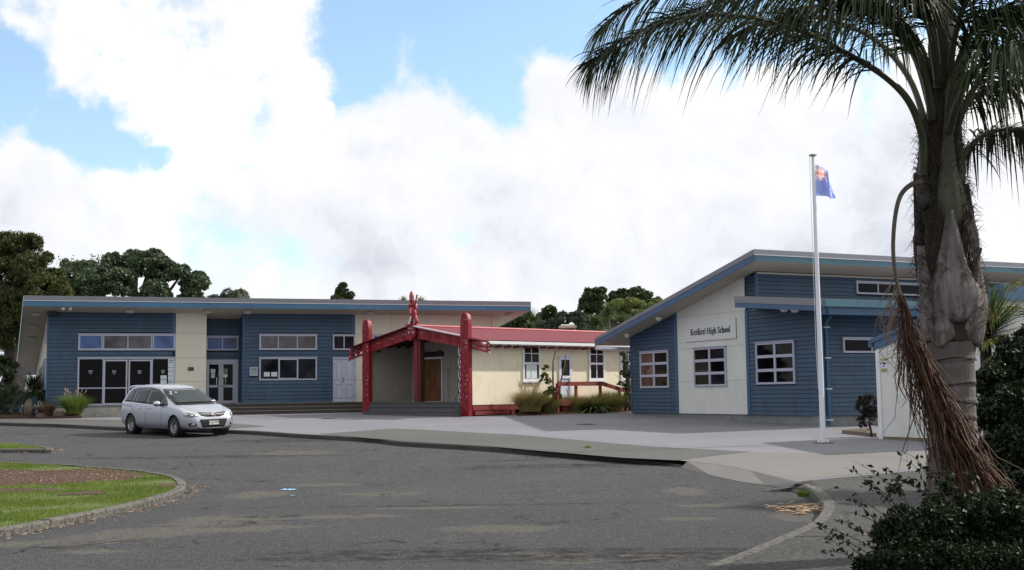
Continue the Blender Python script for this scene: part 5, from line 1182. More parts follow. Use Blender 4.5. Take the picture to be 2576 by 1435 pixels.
# flag: blue cloth with the crossed canton in its upper hoist corner, hanging in folds
fl0 = P(2044, 414, fd); wF, hF = 1.05, .80
def flagmat():
    m, nt, b = mat_base('flag_cloth'); L = nt.links.new; uvn = N(nt, 'ShaderNodeUVMap'); sp = N(nt, 'ShaderNodeSeparateXYZ'); L(uvn.outputs[0], sp.inputs[0])
    def mth(op, a, b_=None, c=None):
        n = N(nt, 'ShaderNodeMath', operation=op)
        for i, x in enumerate((a, b_, c)):
            if x is None: continue
            if isinstance(x, (int, float)): n.inputs[i].default_value = x
            else: L(x, n.inputs[i])
        return n.outputs[0]
    U = mth('MULTIPLY_ADD', sp.outputs[0], 2.0/.5*.5, 0); # 0..1 over half width -> *2
    cx = mth('MULTIPLY_ADD', sp.outputs[0], 4.0, -1.0); cy = mth('MULTIPLY_ADD', sp.outputs[1], 4.0, -3.0)   # canton -1..1
    inx = mth('MULTIPLY', mth('LESS_THAN', sp.outputs[0], .5), mth('GREATER_THAN', sp.outputs[1], .5))
    ax, ay = mth('ABSOLUTE', cx), mth('ABSOLUTE', cy)
    plus = lambda w: mth('MAXIMUM', mth('LESS_THAN', ax, w*.55), mth('LESS_THAN', ay, w))
    diag = lambda w: mth('LESS_THAN', mth('ABSOLUTE', mth('SUBTRACT', ax, ay)), w)
    def mix(f, a, c):
        n = N(nt, 'ShaderNodeMix', data_type='RGBA'); L(f, n.inputs['Factor'])
        for k, x in ((6, a), (7, c)):
            if isinstance(x, tuple): n.inputs[k].default_value = c4(x)
            else: L(x, n.inputs[k])
        return n.outputs[2]
    blue, white, red = (.36, .44, .82), (.92, .9, .9), (.88, .38, .32)
    c = mix(diag(.24), blue, white); c = mix(diag(.09), c, red); c = mix(plus(.36), c, white); c = mix(plus(.22), c, red); c = mix(inx, blue, c)
    star = None
    for (x, y, r_) in ((.75, .80, .035), (.66, .52, .035), (.85, .56, .03), (.75, .22, .04)):
        d = mth('ADD', mth('ABSOLUTE', mth('MULTIPLY', mth('SUBTRACT', sp.outputs[0], x), 1.35)), mth('ABSOLUTE', mth('SUBTRACT', sp.outputs[1], y))); s_ = mth('LESS_THAN', d, r_+.012); c = mix(s_, c, white); c = mix(mth('LESS_THAN', d, r_-.008), c, red)
    L(c, b.inputs['Base Color']); b.inputs['Roughness'].default_value = .8
    tr = N(nt, 'ShaderNodeBsdfTranslucent'); L(c, tr.inputs['Color']); ms = N(nt, 'ShaderNodeMixShader'); ms.inputs[0].default_value = .65; L(b.outputs[0], ms.inputs[1]); L(tr.outputs[0], ms.inputs[2]); L(ms.outputs[0], nt.nodes['Material Output'].inputs['Surface'])
    return m
nu, nvv = 40, 26; vs, uvs, fs = [], [], []
for i in range(nu+1):
    s = i/nu
    for j in range(nvv+1):
        t = j/nvv      # 0 top
        # drooping: the fly end folds back and hangs; horizontal reach shrinks, drop grows
        X = .42*(1-math.exp(-2.6*s))+.16*s*t; Z = -hF*t-.24*s**1.4*(1-t)-.10*s*math.sin(2.2*s)
        Yo = .09*math.sin(9*s+2.2*t)*min(1, s*3)+.05*math.sin(17*s-3*t)*s
        vs.append(fl0+Vector((X+.03*math.sin(11*s+1.5*t)*s, Yo, Z))); uvs.append((s, 1-t))
for i in range(nu):
    for j in range(nvv): a = i*(nvv+1)+j; fs.append((a, a+nvv+1, a+nvv+2, a+1))
q = MB(); q.add(vs, fs, True); fo = q.build('flag', flagmat(), None, shift=fl0, fixn=False); uvl = fo.data.uv_layers.new(name='UVMap')
for lp in fo.data.loops: uvl.data[lp.index].uv = uvs[lp.vertex_index]
tag(fo, 'blue flag with crossed red and white canton hanging limp from the flagpole', 'flag')
# planter edging by the shed
pe = [onG(2120, 1091, .12), onG(2200, 1100, .12)]; M_tr = bpy.data.materials['treated_timber']
PL = thing('timber_planter', 'low timber edged planter bed at the foot of the shed corner', 'planter', pe[0])
def plank(a, b, h, w, m, parent, name='edging_board', z0=-.02):
    d = (b-a).normalized(); n_ = Vector((-d.y, d.x, 0))*w; q = MB(); p = [a, b, b+n_, a+n_]; q.hexa([Vector((x.x, x.y, x.z+z0)) for x in p]+[Vector((x.x, x.y, x.z+h)) for x in p]); return q.build(name, m, parent)
plank(pe[0], pe[1], .10, .06, M_tr, PL); pb2 = pe[0]+Vector((1.1, 1.3, 0)); plank(pe[0]+Vector((-.0, .07, 0)), pb2, .10, -.06, M_tr, PL)
q = MB(); q.add([pe[0]+Vector((.1, .1, .03)), pe[1]+Vector((0, .1, .03)), pe[1]+Vector((.1, 1.6, .03)), pb2+Vector((.05, 0, .03))], [(0, 1, 2, 3)]); q.build('soil', M_soil, PL)
# ramp with red rails in front of the hall door
RR = thing('ramp_railing', 'dark red timber ramp railing in front of the white hall door', 'railing', C.pt(C.u(1403), .7, 1.6))
nR_ = 1.5
def rail(p0, p1, h=.17, t=.05, n=nR_, z=0, name='rail'):
    a = C.uv(*p0, n); b = C.uv(*p1, n); q = MB(); q.prism([C.pt(a[0], a[1]-h+z, n), C.pt(b[0], b[1]-h+z, n), C.pt(b[0], b[1]+z, n), C.pt(a[0], a[1]+z, n)], C.N*t); return q.build(name, M_redb, RR)
rail((1402, 961), (1452, 961)); rail((1452, 961), (1512, 960), n=nR_+.001); rail((1512, 960), (1575, 980)); rail((1402, 1005), (1575, 1012), h=.25, n=nR_-.02, name='lower_board')
for x, yt in ((1404, 965), (1451, 965), (1512, 965), (1560, 978)):
    u_ = C.u(x, nR_, 980); q = MB(); q.fbox(C, u_-.05, u_+.05, g(52)+.1, C.v(x, yt, nR_), nR_-.1, nR_-.002); q.build('post', M_redb, RR)
q = MB(); q.prism([C.pt(C.u(1418, nR_), .8, nR_-.12), C.pt(C.u(1600, nR_), .8, nR_-.12), C.pt(C.u(1600, nR_), C.v(1600, 1012, nR_)-.1, nR_-.12), C.pt(C.u(1418, nR_), C.v(1404, 1006, nR_)-.03, nR_-.12)], -C.N*1.2); q.build('ramp_deck', M_redb, RR)
# low blue rails at the far left
BR_ = thing('blue_bench', 'long low dark blue timber bench rail beside the garden bed at the left edge', 'bench', onG(60, 1053, .12))
M_bb = mat('dark_blue_timber', (.02, .055, .12), .5, var=.15)
b0, b1 = onG(-120, 1051, .12), onG(93, 1053, .12)
dd_ = (b1-b0); L_ = dd_.length; dd_.normalize(); nn_ = Vector((-dd_.y, dd_.x, 0))
def bbox(t0, t1, z0, z1, w0, w1, name): a = b0+dd_*t0; b = b0+dd_*t1; q = MB(); q.hexa([Vector((p.x, p.y, b1.z+z0)) for p in (a+nn_*w0, b+nn_*w0, b+nn_*w1, a+nn_*w1)]+[Vector((p.x, p.y, b1.z+z1)) for p in (a+nn_*w0, b+nn_*w0, b+nn_*w1, a+nn_*w1)]); q.build(name, M_bb, BR_)
bbox(0, L_, .42, .50, 0, .16, 'seat_plank'); bbox(0, L_-.02, .42, .50, .18, .34, 'seat_plank'); bbox(0, L_-.9, .62, .95, .45, .50, 'backrest')
for x in (-95, -60, -25, 10, 38, 66, 91): t_ = (onG(x, 1053, .12)-b0).dot(dd_); bbox(t_-.07, t_+.03, -.05, .418, .02, .30, 'leg')
# litter on the road
def rag(name, label, px, py, s, sq, seed):
    c = onG(px, py, .0); rr = random.Random(seed); q = MB(); vs = []; k = 9
    for i in range(k):
        for j in range(5): x_ = (i/(k-1)-.5)*s; y_ = (j/4-.5)*s*sq; vs.append(c+Vector((x_+rr.uniform(-.02, .02), y_+rr.uniform(-.02, .02)+.1*s*math.sin(i), .015+.05*s/.4*abs(math.sin(i*1.7+j*2.3))*rr.uniform(.3, 1)*(1 if 0 < j < 4 else .2))))
    q.add(vs, [(i*5+j, (i+1)*5+j, (i+1)*5+j+1, i*5+j+1) for i in range(k-1) for j in range(4)], False)
    o = q.build(name, mat(name+'_blue', (.25, .50, .72), .6, var=.15, scale=20), None, shift=c, fixn=False); tag(o, label, 'litter'); return o
rag('crumpled_rag', 'larger crumpled light blue rag lying on the asphalt', 725, 1235, .24, .35, 1)
rag('plastic_scrap', 'tiny light blue scrap on the asphalt below the blue rag', 736, 1249, .06, .6, 2)
# ================================================================= 6. PARKED SILVER MPV
def lerp_tab(tab, x):
    for (a, va), (b, vb) in zip(tab, tab[1:]):
        if x <= b: t = (x-a)/(b-a); t = max(0, t); t = t*t*(3-2*t)*.35+t*.65; return va+(vb-va)*t
    return tab[-1][1]
ZT = [(0, .62), (.04, .98), (.12, 1.18), (.26, 1.44), (.42, 1.60), (.8, 1.665), (1.5, 1.69), (2.1, 1.685), (2.6, 1.63), (2.95, 1.53), (3.3, 1.36), (3.65, 1.17), (3.92, 1.045), (4.2, .98), (4.5, .915), (4.68, .85), (4.78, .77), (4.84, .64), (4.86, .52)]
WB = [(0, .72), (.06, .80), (.2, .865), (.5, .905), (1.0, .925), (3.9, .925), (4.2, .915), (4.45, .89), (4.62, .845), (4.74, .77), (4.82, .67), (4.86, .56)]
ZB = [(0, .60), (.04, .90), (.12, 1.04), (.3, 1.09), (1, 1.07), (2, 1.03), (3, .99), (3.6, .97), (3.92, .935), (4.2, .885), (4.5, .81), (4.68, .745), (4.78, .67), (4.84, .56), (4.86, .47)]
WR = [(0, .62), (.2, .66), (.42, .64), (1, .665), (2, .67), (2.6, .655), (2.95, .635), (3.3, .67), (3.65, .72), (3.92, .76), (4.2, .74), (4.5, .69), (4.7, .62), (4.8, .53), (4.86, .43)]
ZS = [(0, .36), (.1, .30), (.6, .22), (4.2, .22), (4.7, .22), (4.86, .28)]
stn = [0, .03, .08, .16, .28, .42, .62, .9, 1.2, 1.6, 2.0, 2.4, 2.7, 2.95, 3.2, 3.45, 3.7, 3.92, 4.1, 4.3, 4.48, 4.62, 4.72, 4.79, 4.84, 4.86]
def section(x):
    w, zb, zt, wr, zs = lerp_tab(WB, x), lerp_tab(ZB, x), lerp_tab(ZT, x), lerp_tab(WR, x), lerp_tab(ZS, x)
    wr = min(wr, w*.86); d = zt-zb
    return [(0, zs), (w*.72, zs), (w*.955, zs+.035), (w*.992, zs+.16), (w*1.0, zs+(zb-zs)*.50), (w*.995, zs+(zb-zs)*.80), (w*.975, zb-.012), (w*.955, zb+.012),
            (wr+(w*.955-wr)*.45, zb+d*.50), (wr+.012, zt-.14*min(1, d/.5)), (wr-.05, zt-.055*min(1, d/.5)), (wr*.72, zt-.018*min(1, d/.3)), (wr*.36, zt-.002), (0, zt)]
cv = []; K = 14
for x in stn:
    s_ = section(x); ring = [(x, -y, z) for y, z in s_]+[(x, y, z) for y, z in s_[1:-1][::-1]]; cv += ring
n_ = 2*K-2; cf = [(i*n_+j, i*n_+(j+1) % n_, (i+1)*n_+(j+1) % n_, (i+1)*n_+j) for i in range(len(stn)-1) for j in range(n_)]
for base, rev in ((0, False), ((len(stn)-1)*n_, True)):
    for j in range(K-1):
        a, b, c, d = base+j, base+j+1, base+(n_-j-1) % n_, base+(n_-j) % n_
        f = [a, b, c, d] if j else [a, b, c]
        if j == K-2: f = [base+j, base+j+1, base+n_-j-1]
        cf.append(tuple(f if rev else f[::-1]))
me = bpy.data.meshes.new('body'); me.from_pydata(cv, [], cf); bm = bmesh.new(); bm.from_mesh(me); bmesh.ops.recalc_face_normals(bm, faces=bm.faces); bm.to_mesh(me); bm.free()
M_silver, nts, bs = mat_base('silver_paint'); bs.inputs['Base Color'].default_value = (.46, .48, .535, 1); bs.inputs['Metallic'].default_value = .75; bs.inputs['Roughness'].default_value = .34; bs.inputs['Coat Weight'].default_value = .6; bs.inputs['Coat Roughness'].default_value = .06
tmp = bpy.data.objects.new('tmp', me); COL.objects.link(tmp); sb = tmp.modifiers.new('s', 'SUBSURF'); sb.levels = 2; sb.render_levels = 2
FX, RX, WRAD = 3.93, .98, .335
cutters = []
for ax in (FX, RX):
    for sy in (-1, 1):
        q = MB(); m_ = Matrix.Translation((ax, sy*.62, WRAD)) @ Matrix.Rotation(math.pi/2, 4, 'X'); q.lathe([(0, -.4), (.385, -.4), (.385, .4), (0, .4)], 40, m_)
        c = q.build('cut', M_silver); cutters.append(c); bo = tmp.modifiers.new('b', 'BOOLEAN'); bo.object = c; bo.operation = 'DIFFERENCE'; bo.solver = 'EXACT'
bpy.context.view_layer.update()
body_me = bpy.data.meshes.new_from_object(tmp.evaluated_get(bpy.context.evaluated_depsgraph_get()))
for c in cutters: bpy.data.objects.remove(c)
tmp.modifiers.clear(); s2 = tmp.modifiers.new('s', 'SUBSURF'); s2.levels = 3; bpy.context.view_layer.update()
sm_me = bpy.data.meshes.new_from_object(tmp.evaluated_get(bpy.context.evaluated_depsgraph_get())); bvh = BVHTree.FromPolygons([v.co.copy() for v in sm_me.vertices], [tuple(p.vertices) for p in sm_me.polygons]); bpy.data.objects.remove(tmp)
body_me.materials.clear(); body_me.materials.append(M_silver)
for p in body_me.polygons: p.use_smooth = True
try: body_me.set_sharp_from_angle(angle=R(50))
except Exception: pass
CAR = thing('parked_car', 'silver people carrier parked nose to the right at the kerb', 'car', (0, 0, 0))
body = bpy.data.objects.new('body', body_me); link(body, CAR)
def cast(kind, a, b, off):
    """kind 'R'/'L': (x,z) from the side; 'F': (y,z) from ahead; 'D': (x,y) from above; 'B': from behind; 'C': front corner (s,z)"""
    if kind in 'RL': s_ = -1 if kind == 'R' else 1; o, d = Vector((a, 3*s_, b)), Vector((0, -s_, 0))
    elif kind == 'F': o, d = Vector((7, a, b)), Vector((-1, 0, 0))
    elif kind == 'B': o, d = Vector((-3, a, b)), Vector((1, 0, 0))
    elif kind == 'D': o, d = Vector((a, b, 5)), Vector((0, 0, -1))
    elif kind == 'r': dd = Vector((-.66, .75, 0)).normalized(); px_ = Vector((dd.y, -dd.x, 0)); o = Vector((4.45, -.60, b))-px_*a-dd*3; d = dd
    elif kind == 'l': dd = Vector((-.66, -.75, 0)).normalized(); px_ = Vector((-dd.y, dd.x, 0)); o = Vector((4.45, .60, b))-px_*a-dd*3; d = dd
    h, n, i, t = bvh.ray_cast(o, d)
    if h is None: return None
    if n.dot(d) > 0: n = -n
    return h+n*off
def patch(name, kind, poly, mat_, off=.006, parent=CAR, step=.05, smooth=True, thick=.0):
    bm = bmesh.new(); vs = [bm.verts.new((p[0], p[1], 0)) for p in poly]; bm.faces.new(vs)
    xs = [p[0] for p in poly]; ys = [p[1] for p in poly]
    for ax, lo, hi in ((0, min(xs), max(xs)), (1, min(ys), max(ys))):
        k = lo+step
        while k < hi:
            co = [0, 0, 0]; co[ax] = k; no = [0, 0, 0]; no[ax] = 1; bmesh.ops.bisect_plane(bm, geom=bm.verts[:]+bm.edges[:]+bm.faces[:], plane_co=co, plane_no=no, dist=1e-5); k += step
    bmesh.ops.triangulate(bm, faces=bm.faces[:])
    for v in bm.verts:
        h = cast(kind, v.co.x, v.co.y, off)
        v.co = h if h else Vector((0, 0, -99))
    bmesh.ops.delete(bm, geom=[v for v in bm.verts if v.co.z < -50], context='VERTS')
    for f in bm.faces: f.smooth = smooth
    r_ = bmesh.ops.extrude_face_region(bm, geom=bm.faces[:])     # give it real thickness down into the body
    cen = Vector((2.3, 0, .8))
    for v in [x for x in r_['geom'] if isinstance(x, bmesh.types.BMVert)]: v.co += (cen-v.co).normalized()*.004
    bmesh.ops.recalc_face_normals(bm, faces=bm.faces)
    m2 = bpy.data.meshes.new(name); bm.to_mesh(m2); bm.free(); m2.materials.append(mat_); o = bpy.data.objects.new(name, m2); link(o, parent); return o
CG = glassmat('tinted_car_glass', (.006, .009, .016), .03, .35); CG2 = glassmat('clear_car_glass', (.008, .016, .019), .03, .3)
M_rub = mat('tyre_rubber', (.012, .012, .013), .85, var=.2); M_rim = mat('alloy_rim', (.42, .42, .44), .28, metal=.85, var=.02); M_lens = mat('lamp_lens', (.55, .60, .62), .12, metal=.5, var=.25, scale=18, coat=1); M_amber = mat('amber_lens', (.55, .35, .22), .2)
M_bchr = mat('chrome_trim', (.75, .75, .76), .12, metal=1, var=0); M_pbl = mat('gloss_black_trim', (.012, .012, .014), .25, var=0); M_red_l = mat('red_lens', (.35, .02, .02), .2)
def rounded(pts, r=.03, k=4):
    out = []; n = len(pts)
    for i in range(n):
        p0, p1, p2 = Vector(pts[i-1]), Vector(pts[i]), Vector(pts[(i+1) % n]); a = (p0-p1); b = (p2-p1); ra = min(r, a.length*.45); rb = min(r, b.length*.45); A_ = p1+a.normalized()*ra; B_ = p1+b.normalized()*rb
        for t in range(k+1): t /= k; out.append(A_*(1-t)**2+p1*2*t*(1-t)+B_*t*t)
    return [(p.x, p.y) for p in out]
for sd_ in 'RL':
    patch('window_surround', sd_, rounded([(.42, 1.10), (.50, 1.36), (.72, 1.53), (1.1, 1.575), (2.0, 1.58), (2.5, 1.52), (2.95, 1.34), (3.32, 1.12), (3.48, 1.00), (3.40, .985), (2.9, 1.005), (1.9, 1.045), (.9, 1.085)], .04), M_pbl, .004)
    patch('side_window', sd_, rounded([(.50, 1.125), (.57, 1.35), (.76, 1.495), (1.00, 1.535), (1.00, 1.10)], .05), CG, .009)
    patch('side_window', sd_, rounded([(1.07, 1.10), (1.07, 1.53), (1.24, 1.54), (1.24, 1.095)], .02), CG, .009)
    patch('side_window', sd_, rounded([(1.27, 1.095), (1.27, 1.51), (1.96, 1.50), (1.96, 1.065)], .02), CG, .009)
    patch('side_window', sd_, rounded([(2.08, 1.06), (2.08, 1.48), (2.42, 1.46), (2.78, 1.32), (2.93, 1.20), (2.93, 1.025)], .03), CG2, .009)
    patch('quarter_window', sd_, rounded([(2.99, 1.02), (2.99, 1.20), (3.34, 1.00)], .015), CG2, .009)
    for x0, pts in ((0, [(2.045, .30), (2.05, 1.04)]), (0, [(3.08, .32), (3.14, .60), (3.13, .99)]), (0, [(1.40, .42), (1.16, .78), (1.05, .98), (1.04, 1.08)])):
        poly = [(x-.006, z) for x, z in pts]+[(x+.006, z) for x, z in pts[::-1]]
        patch('door_gap', sd_, poly, M_pbl, .0015, step=.08)
    patch('slide_rail', sd_, [(.12, .985), (.12, 1.005), (1.0, .955), (1.0, .935)], M_pbl, .003)
    patch('sill_trim', sd_, [(1.45, .245), (1.45, .275), (3.5, .275), (3.5, .245)], M_bchr if 0 else M_silver, .012)
    for hx in (1.62, 2.30):
        h = cast(sd_, hx, .90, .03); sg_ = -1 if sd_ == 'R' else 1; q = MB(); q.tube([h+Vector((-.10, -sg_*.03, 0)), h+Vector((-.08, 0, 0)), h+Vector((.08, 0, 0)), h+Vector((.10, -sg_*.03, 0))], [.012, .016, .016, .012], 8); q.build('door_handle', M_bchr, CAR)
        patch('handle_cup', sd_, rounded([(hx-.05, .885), (hx-.05, .935), (hx+.05, .935), (hx+.05, .885)], .02), M_pbl, .002)
    # mirror
    sg_ = -1 if sd_ == 'R' else 1; c = Vector((3.02, sg_*1.02, 1.06)); bmv = bmesh.new(); bmesh.ops.create_uvsphere(bmv, u_segments=20, v_segments=12, radius=1)
    for v in bmv.verts: v.co = Vector((v.co.x*.095 if v.co.x > 0 else v.co.x*.05, v.co.y*.135, v.co.z*.09))+c
    for f in bmv.faces: f.smooth = True
    mm = bpy.data.meshes.new('wing_mirror'); bmv.to_mesh(mm); bmv.free(); mm.materials.append(M_silver); o = bpy.data.objects.new('wing_mirror', mm); link(o, CAR)
    q = MB(); q.tube([c+Vector((0, -sg_*.09, -.04)), Vector((3.06, sg_*.86, 1.0))], [.04, .045], 8); q.build('mirror_arm', M_pbl, o)
    # tail lamp
    patch('tail_lamp', sd_, rounded([(.03, .82), (.10, 1.05), (.26, 1.02), (.20, .86)], .03), M_red_l, .006)
# windscreen
patch('windscreen_surround', 'F', rounded([(-.79, 1.02), (-.62, 1.535), (.62, 1.535), (.79, 1.02)], .06), M_pbl, .004)
patch('windscreen', 'F', rounded([(-.76, 1.065), (-.595, 1.51), (.595, 1.51), (.76, 1.065)], .06), CG2, .009)
q = MB()
for y0 in (-.55, .12): a = cast('F', y0, 1.07, .03); b = cast('F', y0+.55, 1.075, .03); q.tube([a, (a+b)/2+Vector((.01, 0, .01)), b], .009, 6)
tag(q.build('wiper', M_pbl, CAR), kind='stuff')
for (y, z, w_, h_) in ((-.56, 1.42, .05, .035), (-.60, 1.36, .05, .035), (-.42, 1.41, .07, .03), (.60, 1.10, .09, .04)): patch('sticker', 'F', [(y-w_/2, z-h_/2), (y+w_/2, z-h_/2), (y+w_/2, z+h_/2), (y-w_/2, z+h_/2)], M_paper, .013)
q = MB()  # seats seen dimly: head rests are left behind the glass
# bonnet edge line
for s_ in (-1, 1):
    pts = [(3.75, s_*.80), (4.1, s_*.74), (4.45, s_*.62), (4.62, s_*.46)]
    patch('bonnet_gap', 'D', [(x, y-.005) for x, y in pts]+[(x, y+.005) for x, y in pts[::-1]], M_pbl, .0012, step=.08)
# grille, badge, intakes, lamps
patch('grille', 'F', rounded([(-.50, .80), (-.42, .68), (-.22, .645), (.22, .645), (.42, .68), (.50, .80), (.2, .775), (-.2, .775)], .02), M_black, .006)
patch('grille_bar', 'F', [(-.49, .755), (-.40, .718), (0, .698), (.40, .718), (.49, .755), (.40, .742), (0, .726), (-.40, .742)], M_bchr, .016)
patch('lower_intake', 'F', rounded([(-.50, .57), (-.40, .31), (.40, .31), (.50, .57)], .05), M_black, .006)
for z in (.36, .40, .44): patch('intake_slat', 'F', [(-.35, z), (.35, z), (.35, z+.012), (-.35, z+.012)], M_pbl, .012)
bc = cast('F', 0, .71, .035)
def fr_y(y, z, x=bc.x): return Vector((x, y, z))
q = MB(); rg_ = [fr_y(.085*math.cos(2*math.pi*i/24), .712+.065*math.sin(2*math.pi*i/24)) for i in range(25)]; q.tube(rg_, .0095, 6, caps=False); q.tube([fr_y(-.075, .735), fr_y(-.03, .730), fr_y(0, .695), fr_y(.03, .730), fr_y(.075, .735)], [.006, .011, .012, .011, .006], 6); q.tube([fr_y(-.055, .675), fr_y(-.025, .705), fr_y(0, .695)], .006, 6); q.tube([fr_y(.055, .675), fr_y(.025, .705), fr_y(0, .695)], .006, 6); tag(q.build('badge', M_bchr, CAR), kind='stuff')
pc = cast('F', 0, .455, .0); px0 = pc.x+.02
q = MB(); q.hexa([Vector((px0-.01, y, z)) for y, z in ((-.18, .39), (.18, .39), (.18, .39), (-.18, .39))]+[Vector((px0, 0, 0))]*4) if 0 else q.box((px0, 0, .455), (.012, .36, .125)); PLT = q.build('number_plate', mat('plate_white', (.72, .73, .72), .4, var=.02), CAR)
mtx = Matrix(((0, 0, 1, px0+.0065), (1, 0, 0, 0), (0, 1, 0, .458), (0, 0, 0, 1)))
textmesh('KQC497', .105, M_ink, mtx, 'lettering', PLT, .001, .002, .98)
q = MB(); fy, fz_ = .174, .057
for (y0, y1, z0, z1) in ((-fy, fy, .455+fz_-.004, .455+fz_), (-fy, fy, .455-fz_, .455-fz_+.004), (-fy, -fy+.004, .455-fz_+.004, .455+fz_-.004), (fy-.004, fy, .455-fz_+.004, .455+fz_-.004)): q.box((px0+.0065, (y0+y1)/2, (z0+z1)/2), (.002, y1-y0, z1-z0))
tag(q.build('plate_border', M_ink, PLT), kind='stuff')
for k_, s_ in (('r', -1), ('l', 1)):
    g1 = 1 if k_ == 'r' else 1
    # headlamp: swept-back lens on the corner; a grows towards the tail
    hl = patch('headlight', k_, rounded([(-.32, .665), (-.30, .74), (-.02, .83), (.30, .93), (.36, .90), (.22, .76), (.10, .665), (-.1, .635)], .03), M_lens, .007)
    patch('lamp_bezel', k_, rounded([(-.22, .67), (-.22, .73), (.04, .79), (.07, .69)], .03), M_pbl, .010, hl); patch('lamp_reflector', k_, rounded([(-.17, .675), (-.17, .72), (-.09, .735), (-.08, .675)], .02), M_bchr, .014, hl); patch('lamp_reflector', k_, rounded([(-.04, .685), (-.04, .745), (.04, .765), (.05, .70)], .02), M_bchr, .014, hl); patch('lamp_reflector', k_, rounded([(.10, .76), (.10, .82), (.18, .845), (.17, .79)], .02), M_bchr, .012, hl)
    fg_ = patch('fog_lamp_housing', k_, rounded([(-.28, .36), (-.30, .46), (-.12, .475), (-.02, .44), (-.06, .36)], .03), M_pbl, .006); patch('fog_lamp', k_, rounded([(-.24, .38), (-.25, .445), (-.15, .45), (-.12, .385)], .03), M_lens, .012, fg_)
    patch('bumper_slot', k_, [(-.40, .30), (-.40, .312), (-.02, .318), (-.02, .306)], M_pbl, .004)
patch('bumper_shadow_gap', 'F', [(-.66, .238), (-.66, .250), (.66, .250), (.66, .238)], M_pbl, .003)
patch('rear_window', 'B', rounded([(-.62, 1.12), (-.55, 1.46), (.55, 1.46), (.62, 1.12)], .06), CG, .008)
q = MB(); q.hexa([Vector(p) for p in ((.10, -.52, 1.575), (.45, -.52, 1.60), (.45, .52, 1.60), (.10, .52, 1.575), (.08, -.50, 1.60), (.45, -.50, 1.64), (.45, .50, 1.64), (.08, .50, 1.60))]); q.build('spoiler', M_silver, CAR)
q = MB(); q.tube([(3.8, -.3, .22), (1.0, -.3, .22)], .05, 6); q.box((2.4, 0, .25), (4.0, 1.25, .10)); q.build('underbody', M_black, CAR)
# wheels
def wheel_meshes():
    q = MB(); q.lathe([(.215, -.10), (.26, -.112), (.31, -.108), (.335, -.07), (.335, .07), (.31, .108), (.26, .112), (.215, .10)], 36); ty = q.build('tyre', M_rub)
    q = MB(); q.lathe([(.218, -.06), (.218, .095), (.205, .10), (.195, .085), (.195, -.06)], 36); q.lathe([(0, .06), (.045, .058), (.06, .045), (.06, .0)], 20)
    for k in range(10):
        a = 2*math.pi*k/10; ca, sa = math.cos(a), math.sin(a); f = lambda r, t, z: Vector((r*ca-t*sa, r*sa+t*ca, z))
        q.hexa([f(.05, -.016, .02), f(.20, -.013, .04), f(.20, .013, .04), f(.05, .016, .02), f(.05, -.012, .056), f(.20, -.009, .082), f(.20, .009, .082), f(.05, .012, .056)])
    ri = q.build('rim', M_rim)
    q = MB(); q.lathe([(0, -.02), (.193, -.02), (.193, -.03), (0, -.03)], 24); di = q.build('brake_disc', mat('dark_brake', (.02, .02, .02), .5, metal=.5))
    r_ = [o.data for o in (ty, ri, di)]
    for o in (ty, ri, di): bpy.data.objects.remove(o)
    return r_
TY, RI, DI = wheel_meshes()
for ax in (FX, RX):
    for sy in (-1, 1):
        w_ = bpy.data.objects.new('wheel', TY); link(w_, CAR)
        w_.matrix_local = Matrix.Translation((ax, sy*.80, WRAD)) @ Matrix.Rotation(math.pi/2 if sy < 0 else -math.pi/2, 4, 'X') @ Matrix.Rotation(rng.uniform(0, 1), 4, 'Z')
        for m_, nm in ((RI, 'rim'), (DI, 'brake_disc')): o = bpy.data.objects.new(nm, m_); link(o, w_)
        # dark wheel-arch liner
        q = MB(); M__ = Matrix.Translation((ax, sy*.78, WRAD)) @ Matrix.Rotation(math.pi/2, 4, 'X')
        prof = [(.384, -.13), (.384, .13)]
        q.lathe(prof, 32, M__); q.lathe([(.384, .13 if sy > 0 else -.13), (0, .13 if sy > 0 else -.13)], 32, M__); q.build('arch_liner', M_black, CAR)
hd_ = Vector((.70, -.714, 0)).normalized(); orig = Vector((-13.08, 42.17, 0))
pf = Vector((-10.3, 39.4, 0)); zf, zr = g(39.3), g(41.6); pitch_ = math.atan((zr-zf)/2.95)
CAR.rotation_mode = 'QUATERNION'
sl3 = (g(41.6)-g(39.0))/2.6
nrm_ = Vector((0, -sl3, 1)).normalized(); fx = (hd_-nrm_*hd_.dot(nrm_)).normalized(); fy_ = nrm_.cross(fx)
mt = Matrix((fx, fy_, nrm_)).transposed()
CAR.rotation_quaternion = mt.to_quaternion(); CAR.location = Vector((orig.x, orig.y, g(39.0)+sl3*(orig.y-39.0)+.005))
